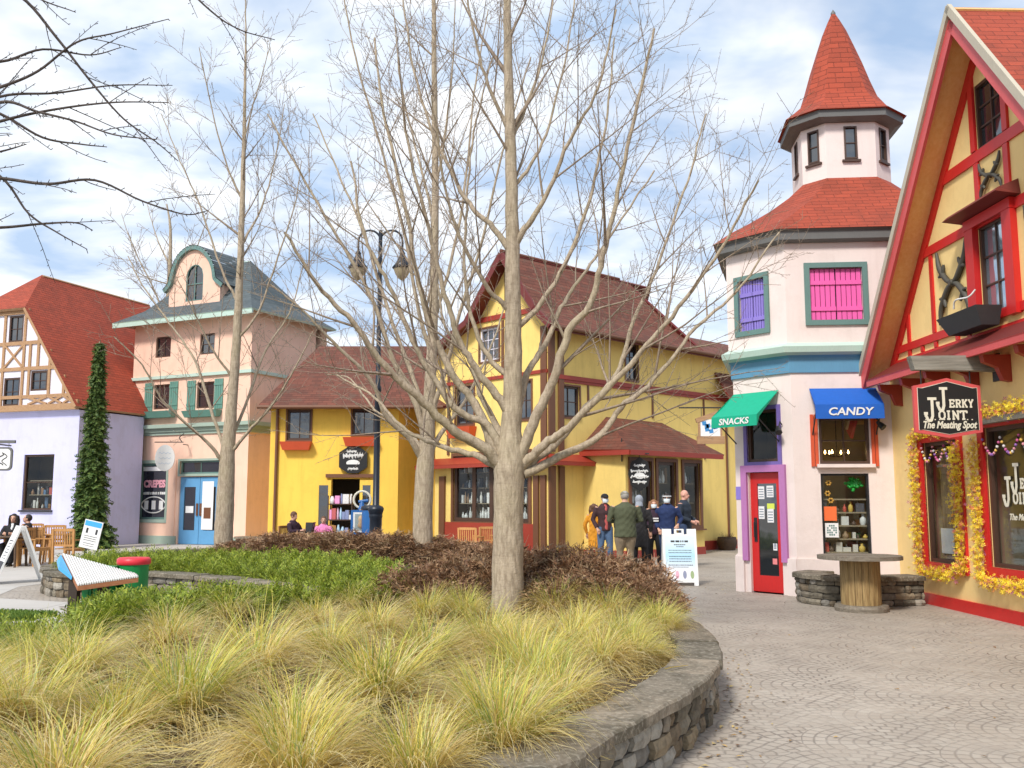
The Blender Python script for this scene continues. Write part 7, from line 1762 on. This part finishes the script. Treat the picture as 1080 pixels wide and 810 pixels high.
def fused(mb, voxel=.022, smooth_it=3, decim=None):
    me = bpy.data.meshes.new('tmp'); me.from_pydata([tuple(v) for v in mb.v], [], mb.f); ob = bpy.data.objects.new('tmp', me); COL.objects.link(ob)
    m = ob.modifiers.new('r', 'REMESH'); m.mode = 'VOXEL'; m.voxel_size = voxel
    s = ob.modifiers.new('s', 'SMOOTH'); s.iterations = smooth_it; s.factor = .5
    dg = bpy.context.evaluated_depsgraph_get(); dg.update(); e = bpy.data.meshes.new_from_object(ob.evaluated_get(dg))
    vs = [v.co.copy() for v in e.vertices]; fs = [list(p.vertices) for p in e.polygons]
    bpy.data.objects.remove(ob); bpy.data.meshes.remove(me); bpy.data.meshes.remove(e)
    r = MB(); r.add(vs, fs, 0, True); return r
def loft(b, rings, k=16):      # rings: (centre, rx, ry, tilt dir)
    vs = []
    for c, rx, ry in rings:
        for j in range(k):
            a = 2*math.pi*j/k; vs.append(Vector(c)+Vector((rx*math.cos(a), ry*math.sin(a), 0)))
    n = len(rings); fs = [(i*k+j, i*k+(j+1) % k, (i+1)*k+(j+1) % k, (i+1)*k+j) for i in range(n-1) for j in range(k)]
    fs += [tuple(range(k-1, -1, -1)), tuple(range((n-1)*k, n*k))]; b.add(vs, fs, 0, True)
def ellip(b, c, r, k=14, m=10, cut=None):
    vs = []; fs = []; c = Vector(c)
    for i in range(m+1):
        th = math.pi*i/m
        for j in range(k): ph = 2*math.pi*j/k; vs.append(c+Vector((r[0]*math.sin(th)*math.cos(ph), r[1]*math.sin(th)*math.sin(ph), -r[2]*math.cos(th))))
    fs = [(i*k+j, i*k+(j+1) % k, (i+1)*k+(j+1) % k, (i+1)*k+j) for i in range(m) for j in range(k)]
    b.add(vs, fs, 0, True)
def person(loc, rz, label, H=1.72, top='black', bottom='jeans', hair=None, hairstyle='short', hat=None, mask=False, arms=None, legs=None, coat=.86, bulk=1.0, inner=None, skin='skin', head_yaw=0, head_pitch=0, seated=False, extra=None, group=None):
    """faces -Y before rotation"""
    k = H/1.72; V = Vector; bk = bulk
    if seated:
        hz = .50; dz = hz-.92
        legs = legs or [[V((-.10, 0, hz)), V((-.12, -.42, .52)), V((-.12, -.44, .09))], [V((.10, 0, hz)), V((.12, -.42, .52)), V((.12, -.44, .09))]]
    else:
        dz = 0; legs = legs or [[V((-.09, 0, .92)), V((-.105, -.015, .50)), V((-.11, .02, .09))], [V((.09, 0, .92)), V((.11, -.03, .50)), V((.13, .0, .09))]]
    sh = 1.42+dz
    arms = arms or [[V((-.27, .03, sh-.29)), V((-.25, -.06, sh-.53))], [V((.27, .03, sh-.29)), V((.25, -.06, sh-.53))]]
    S = [V((-.175*bk, .01, sh)), V((.175*bk, .01, sh))]
    t = thing('person', (0, 0, 0), label, 'person', group)
    hc = V((0, -.025, 1.60+dz)); Rh = Matrix.Rotation(head_yaw, 4, 'Z')@Matrix.Rotation(head_pitch, 4, 'X')
    def hp(x, y, z): return hc+Rh@V((x, y, z))
    # body
    b = MB(); 
    loft(b, [(V((0, 0, .88+dz)), .13*bk, .10*bk), (V((0, .0, .98+dz)), .145*bk, .105*bk), (V((0, 0, 1.12+dz)), .125*bk, .095*bk), (V((0, -.005, 1.28+dz)), .15*bk, .105*bk), (V((0, 0, 1.40+dz)), .15*bk, .09), (V((0, .005, 1.46+dz)), .08, .06), (V((0, 0, 1.54+dz)), .055, .055)])
    ellip(b, hc+V((0, .012, .02)), (.076, .092, .10)); ellip(b, hp(0, -.03, -.045), (.055, .055, .062))
    b.tube([hp(0, -.075, .015), hp(0, -.105, -.02), hp(0, -.085, -.03)], [.010, .016, .012], 6)
    for sx in (-1, 1): ellip(b, hp(sx*.078, .01, .0), (.012, .02, .03), 8, 6)
    for i, (el, wr) in enumerate(arms):
        b.tube([S[i], S[i].lerp(el, .5), el, el.lerp(wr, .4), wr], [.052, .047, .040, .038, .027], 10)
        d = (wr-el).normalized(); u_ = d.cross(V((0, 1, 0))); u_ = u_.normalized() if u_.length > .1 else V((1, 0, 0)); nn = d.cross(u_)
        pm = wr+d*.055; b.tube([wr, pm, wr+d*.09], [.028, .038, .036], 8)
        for q in range(4): o = u_*(.026*(q-1.5)/1.0*.85); l = (.065, .078, .072, .055)[q]; b.tube([wr+d*.085+o, wr+d*(.085+l*.55)+o*1.05-nn*.012, wr+d*(.085+l*.9)+o-nn*.034], [.0105, .010, .008], 6)
        b.tube([wr+d*.03+u_*.025, wr+d*.065+u_*.052, wr+d*.095+u_*.05-nn*.012], [.013, .011, .009], 6)
    for (h_, kn, an) in legs:
        b.tube([h_, h_.lerp(kn, .5), kn, kn.lerp(an, .4), an], [.085, .075, .055, .055, .036], 10); ellip(b, an+V((0, -.06, -.045)), (.042, .12, .04), 10, 8)
    body = fused(b, .014, 2); body.build('body', M[skin], t)
    # eyes / brows
    if not hat == 'hood_back':
        for sx in (-1, 1):
            e = MB(); ellip(e, hp(sx*.031, -.078, .022), (.012, .007, .007), 8, 6); e.build('eye', M['ink'], t)
        e = MB(); e.tube([hp(-.02, -.083, -.052), hp(0, -.09, -.053), hp(.02, -.083, -.052)], .005, 5); e.build('mouth', plain('lips', (.4, .12, .1), .5) if 'lips' not in M else M['lips'], t)
    # trousers and shoes
    b = MB(); loft(b, [(V((0, 0, .86+dz)), .15*bk, .115*bk), (V((0, 0, .98+dz)), .155*bk, .115*bk), (V((0, 0, 1.02+dz)), .15*bk, .11*bk)])
    for (h_, kn, an) in legs: b.tube([h_+V((0, 0, .03)), h_.lerp(kn, .5), kn, kn.lerp(an, .5), an+V((0, 0, -.02))], [.105*bk, .095*bk, .075, .070, .066], 12)
    fused(b, .022, 3).build('trousers', CL[bottom], t)
    for (h_, kn, an) in legs:
        b = MB(); ellip(b, an+V((0, -.065, -.045)), (.05, .135, .042), 12, 8); ellip(b, an+V((0, .0, -.0)), (.046, .05, .05), 10, 8); b.bx(an.x-.045, an.x+.045, an.y-.18, an.y+.055, an.z-.09, an.z-.07); fused(b, .015, 1).build('shoe', M['black'] if bottom != 'jeans' else CL['grey'], t)
    # jacket
    b = MB(); lo = coat+dz
    loft(b, [(V((0, 0, lo)), .175*bk, .135*bk), (V((0, 0, lo+.12)), .170*bk, .130*bk), (V((0, 0, 1.12+dz)), .160*bk, .125*bk), (V((0, -.005, 1.28+dz)), .185*bk, .135*bk), (V((0, .0, 1.40+dz)), .18*bk, .115*bk), (V((0, .01, 1.465+dz)), .11, .085), (V((0, .01, 1.50+dz)), .075, .07)])
    for i, (el, wr) in enumerate(arms): b.tube([S[i]+V((0, 0, -.02)), S[i].lerp(el, .45), el, el.lerp(wr, .5), wr.lerp(el, .06)], [.066*bk**.5, .064*bk**.5, .057, .052, .045], 12)
    rr = random.Random(hash(label) % 1000 if False else len(label)*7)
    jk = fused(b, .02, 2)
    for i, v in enumerate(jk.v): 
        f = math.sin(v.z*46+v.x*17+len(label))*math.sin(v.x*33+v.y*29)*.006; v.x *= 1+f*2; v.y += f
    jk.build('jacket', CL[top], t)
    if inner: 
        b = MB(); loft(b, [(V((0, -.06*bk, lo+.02)), .06, .082*bk), (V((0, -.055*bk, 1.2+dz)), .065, .08*bk), (V((0, -.052, 1.38+dz)), .055, .076*bk), (V((0, -.02, 1.485+dz)), .05, .06)]); fused(b, .016, 2).build('shirt', CL[inner], t)
    if hair:
        b = MB(); ellip(b, hp(0, .022, .035), (.088, .098, .098))
        if hairstyle == 'long':
            for x in (-.075, -.04, 0, .04, .075): b.tube([hp(x, .03, .07), hp(x*1.35, .055, -.05), hp(x*1.5, .05-.3*abs(x), -.20)], [.05, .045, .028], 8)
            for sx in (-1, 1): b.tube([hp(sx*.06, -.03, .09), hp(sx*.092, -.035, .0), hp(sx*.10, -.03, -.14)], [.026, .026, .018], 8)
        h_ = fused(b, .012, 2)
        # keep the face clear
        Ri = Rh.inverted(); nv = []
        for v in h_.v:
            q = Ri@(v-hc)
            if q.y < -.045 and q.z < .065 and abs(q.x) < .070: q.y = -.035+(q.y+.045)*.0
            nv.append(hc+Rh@q)
        h_.v = nv; h_.build('hair', HR[hair], t)
    if hat in ('cap', 'camo', 'blackcap'):
        b = MB(); ellip(b, hp(0, .012, .055), (.092, .104, .075)); sgn = -1; b.tube([hp(0, -.075, .055), hp(0, -.125, .048), hp(0, -.165, .038)], [.062, .058, .02], 10)
        c = fused(b, .012, 2); Ri = Rh.inverted(); nv = []
        for v in c.v:
            q = Ri@(v-hc)
            if q.y < -.09: q.z = .045+(q.z-.045)*.18
            if q.z < .035: q.z = .035
            nv.append(hc+Rh@q)
        c.v = nv; c.build('cap', CL['camo'] if hat == 'camo' else CL['black'], t)
    if hat == 'hood':
        b = MB(); ellip(b, hp(0, .02, .02), (.098, .11, .115)); b.tube([hp(0, .05, -.05), hp(0, .06, -.14)], [.085, .10], 12); fused(b, .016, 3).build('hood', CL['grey'], t)
    if hat == 'headband':
        b = MB(); b.tube([hp(.088*math.cos(a), .02+.098*math.sin(a), .06) for a in [i/16*6.283 for i in range(17)]], .016, 6); b.build('headband', CL['white'], t)
        b = MB(); 
        for sx in (-1, 1): ellip(b, hp(sx*.032, -.088, .022), (.027, .010, .018), 8, 6)
        b.build('sunglasses', M['black'], t)
    if mask:
        b = MB(); vs = []; fs = []
        for i in range(5):
            for j in range(7):
                ph = (j-3)/3*1.15; th = (i-2)/2; r = .098-.012*abs(th); vs.append(hp(math.sin(ph)*(.080-.014*max(0, -th)), -.018-math.cos(ph)*(.092-.010*abs(th)**2), -.038+th*.045))
        fs = [(i*7+j, i*7+j+1, (i+1)*7+j+1, (i+1)*7+j) for i in range(4) for j in range(6)]; b.add(vs, fs, 0, True); b.add([v+V((0, -.003, 0)) for v in vs], fs, 0, True); b.build('face_mask', M['maskw'], t)
    if extra: extra(t, hp, sh, arms)
    put(t, loc, rz, s=k); return t
V = Vector
def spotp(u, Y, z=0.0): p = at(u, 560, Y); return V((p.x, Y, z))
GQ = 'people waiting outside the yellow bay'
person(spotp(638, 23.0), R(12), 'man in black cap and mask, salmon shirt under a dark open jacket, leftmost facing us', 1.76, 'maroonj', 'jeans', 'grey', 'short', 'blackcap', True, inner='salmon', arms=[[V((-.28, .04, 1.13)), V((-.22, -.10, .92))], [V((.28, .04, 1.13)), V((.24, -.08, .90))]], group=GQ)
person(spotp(626.5, 23.6), R(150), 'person with bushy dark brown hair and long orange-yellow garment at the left of the queue', 1.52, 'orange', 'orange', 'brown', 'long', coat=.50, bulk=.85, group=GQ)
person(spotp(659.5, 20.8), R(186), 'broad person in olive green jacket and patterned cap seen from behind', 1.80, 'olive', 'khaki', 'grey', 'short', 'camo', bulk=1.38, arms=[[V((-.34, .0, 1.12)), V((-.20, -.20, 1.10))], [V((.34, .0, 1.12)), V((.20, -.20, 1.10))]], coat=.78, group=GQ)
person(spotp(674.5, 21.8), R(170), 'person in grey hood and black coat half hidden behind the olive green jacket', 1.72, 'black', 'black', None, hat='hood', coat=.55, bulk=1.05, group=GQ)
def sweatprint(t, hp, sh, arms):
    for z in (1.24, 1.18): MB().box(Fr((-1, -.148), (1, -.148)), .90, 1.10, z, z+.035, -.005, .006).build('printed_band', CL['white'], t)
person(spotp(690, 22.6), R(-4), 'woman with long brown hair and mask in black sweatshirt with pale print', 1.62, 'plum', 'black', 'ginger', 'long', None, True, extra=sweatprint, arms=[[V((-.24, .04, 1.14)), V((-.16, -.14, .98))], [V((.24, .04, 1.14)), V((.16, -.14, .98))]], bulk=.92, group=GQ)
person(spotp(704, 22.5), R(-10), 'woman in royal blue coat with sunglasses, white mask and pale headband', 1.76, 'bluecoat', 'darkjeans', 'dark', 'short', 'headband', True, bulk=1.12, coat=.80, arms=[[V((-.30, .04, 1.14)), V((-.20, -.10, .92))], [V((.32, .06, 1.14)), V((.24, -.12, 1.02))]], group=GQ)
person(spotp(722, 23.4), R(60), 'bald man in dark navy jacket turned to the right at the end of the queue', 1.86, 'slate', 'darkjeans', None, bulk=1.15, skin='skin2', arms=[[V((-.28, .0, 1.12)), V((-.16, -.22, 1.02))], [V((.28, .0, 1.12)), V((.16, -.22, 1.02))]], group=GQ)
# seated guests
def chairfor(u, Y, rz, label, mat='teak'): c = copy_tree(ch if mat == 'teak' else oc); put(c, spotp(u, Y), rz, label); c['group'] = 'chairs under the seated guests'; return c
sa = lambda: [[V((-.25, -.10, .78)), V((-.12, -.33, .80))], [V((.25, -.10, .78)), V((.12, -.33, .80))]]
Yg = 24.0
chairfor(14, Yg, R(10), 'armchair under the dark-haired woman at the left edge'); person(spotp(14, Yg), R(10), 'seated woman with long dark hair and black jacket at the left edge', 1.68, 'black', 'black', 'dark', 'long', inner='white', arms=sa(), seated=True, group='guests seated outside')
chairfor(29, Yg+.2, R(-40), 'armchair under the seated person turned away beside the dark-haired woman'); person(spotp(29, Yg+.2), R(-70), 'seated person in black bending forward beside the dark-haired woman', 1.66, 'black', 'darkjeans', 'dark', 'short', arms=sa(), seated=True, head_pitch=R(-15), group='guests seated outside')
Yg = 25.9
chairfor(309, Yg, R(70), 'chair under the person working on the laptop'); person(spotp(309, Yg), R(68), 'seated person with short brown hair and dark jacket leaning over the laptop', 1.72, 'plum', 'darkjeans', 'brown', 'short', arms=sa(), seated=True, head_pitch=R(12), group='guests seated outside')
chairfor(341, 26.2, R(0), 'chair under the child in pink'); person(spotp(341, 26.2), R(10), 'seated child in a bright pink top between laptop and display rack', 1.55, 'pink', 'jeans', 'brown', 'short', arms=sa(), seated=True, group='guests seated outside')

# fallen leaves and bits on the paving
M['leaf'] = ccols('fallen_leaf', [(.30, .18, .07), (.42, .28, .11), (.18, .10, .05), (.5, .38, .16)], .8)
rng = np.random.default_rng(77); n = 420
fr_s = rng.uniform(0, 1, n); wp = Path(W1); pos = []
for i in range(n):
    if i % 3: 
        p, nn = wp.fr(wp.L*(.12+.62*fr_s[i])); q = p+nn*(.05+abs(rng.normal(0, .22)))
    else: q = Vector((rng.uniform(1.2, 6.3), rng.uniform(4, 20), 0))
    pos.append((q.x, q.y, .008))
tv = np.array([(-.02, -.008, 0), (0, -.014, .004), (.022, 0, .002), (0, .013, .006), (-.02, .006, .002)]); tf = np.array([(0, 1, 2, 3), (0, 3, 4, 4)])[:1]
v, f = inst(tv, tf, rotmats(rng.uniform(0, 6.28, n), rng.normal(0, .15, n), rng.normal(0, .15, n), rng.uniform(.5, 1.3, n)), np.array(pos))
tag(mkobj('fallen_leaves', v, f, [M['leaf']]), 'scattered small dry leaves on the paving along the stone wall', 'leaves', kind='stuff')
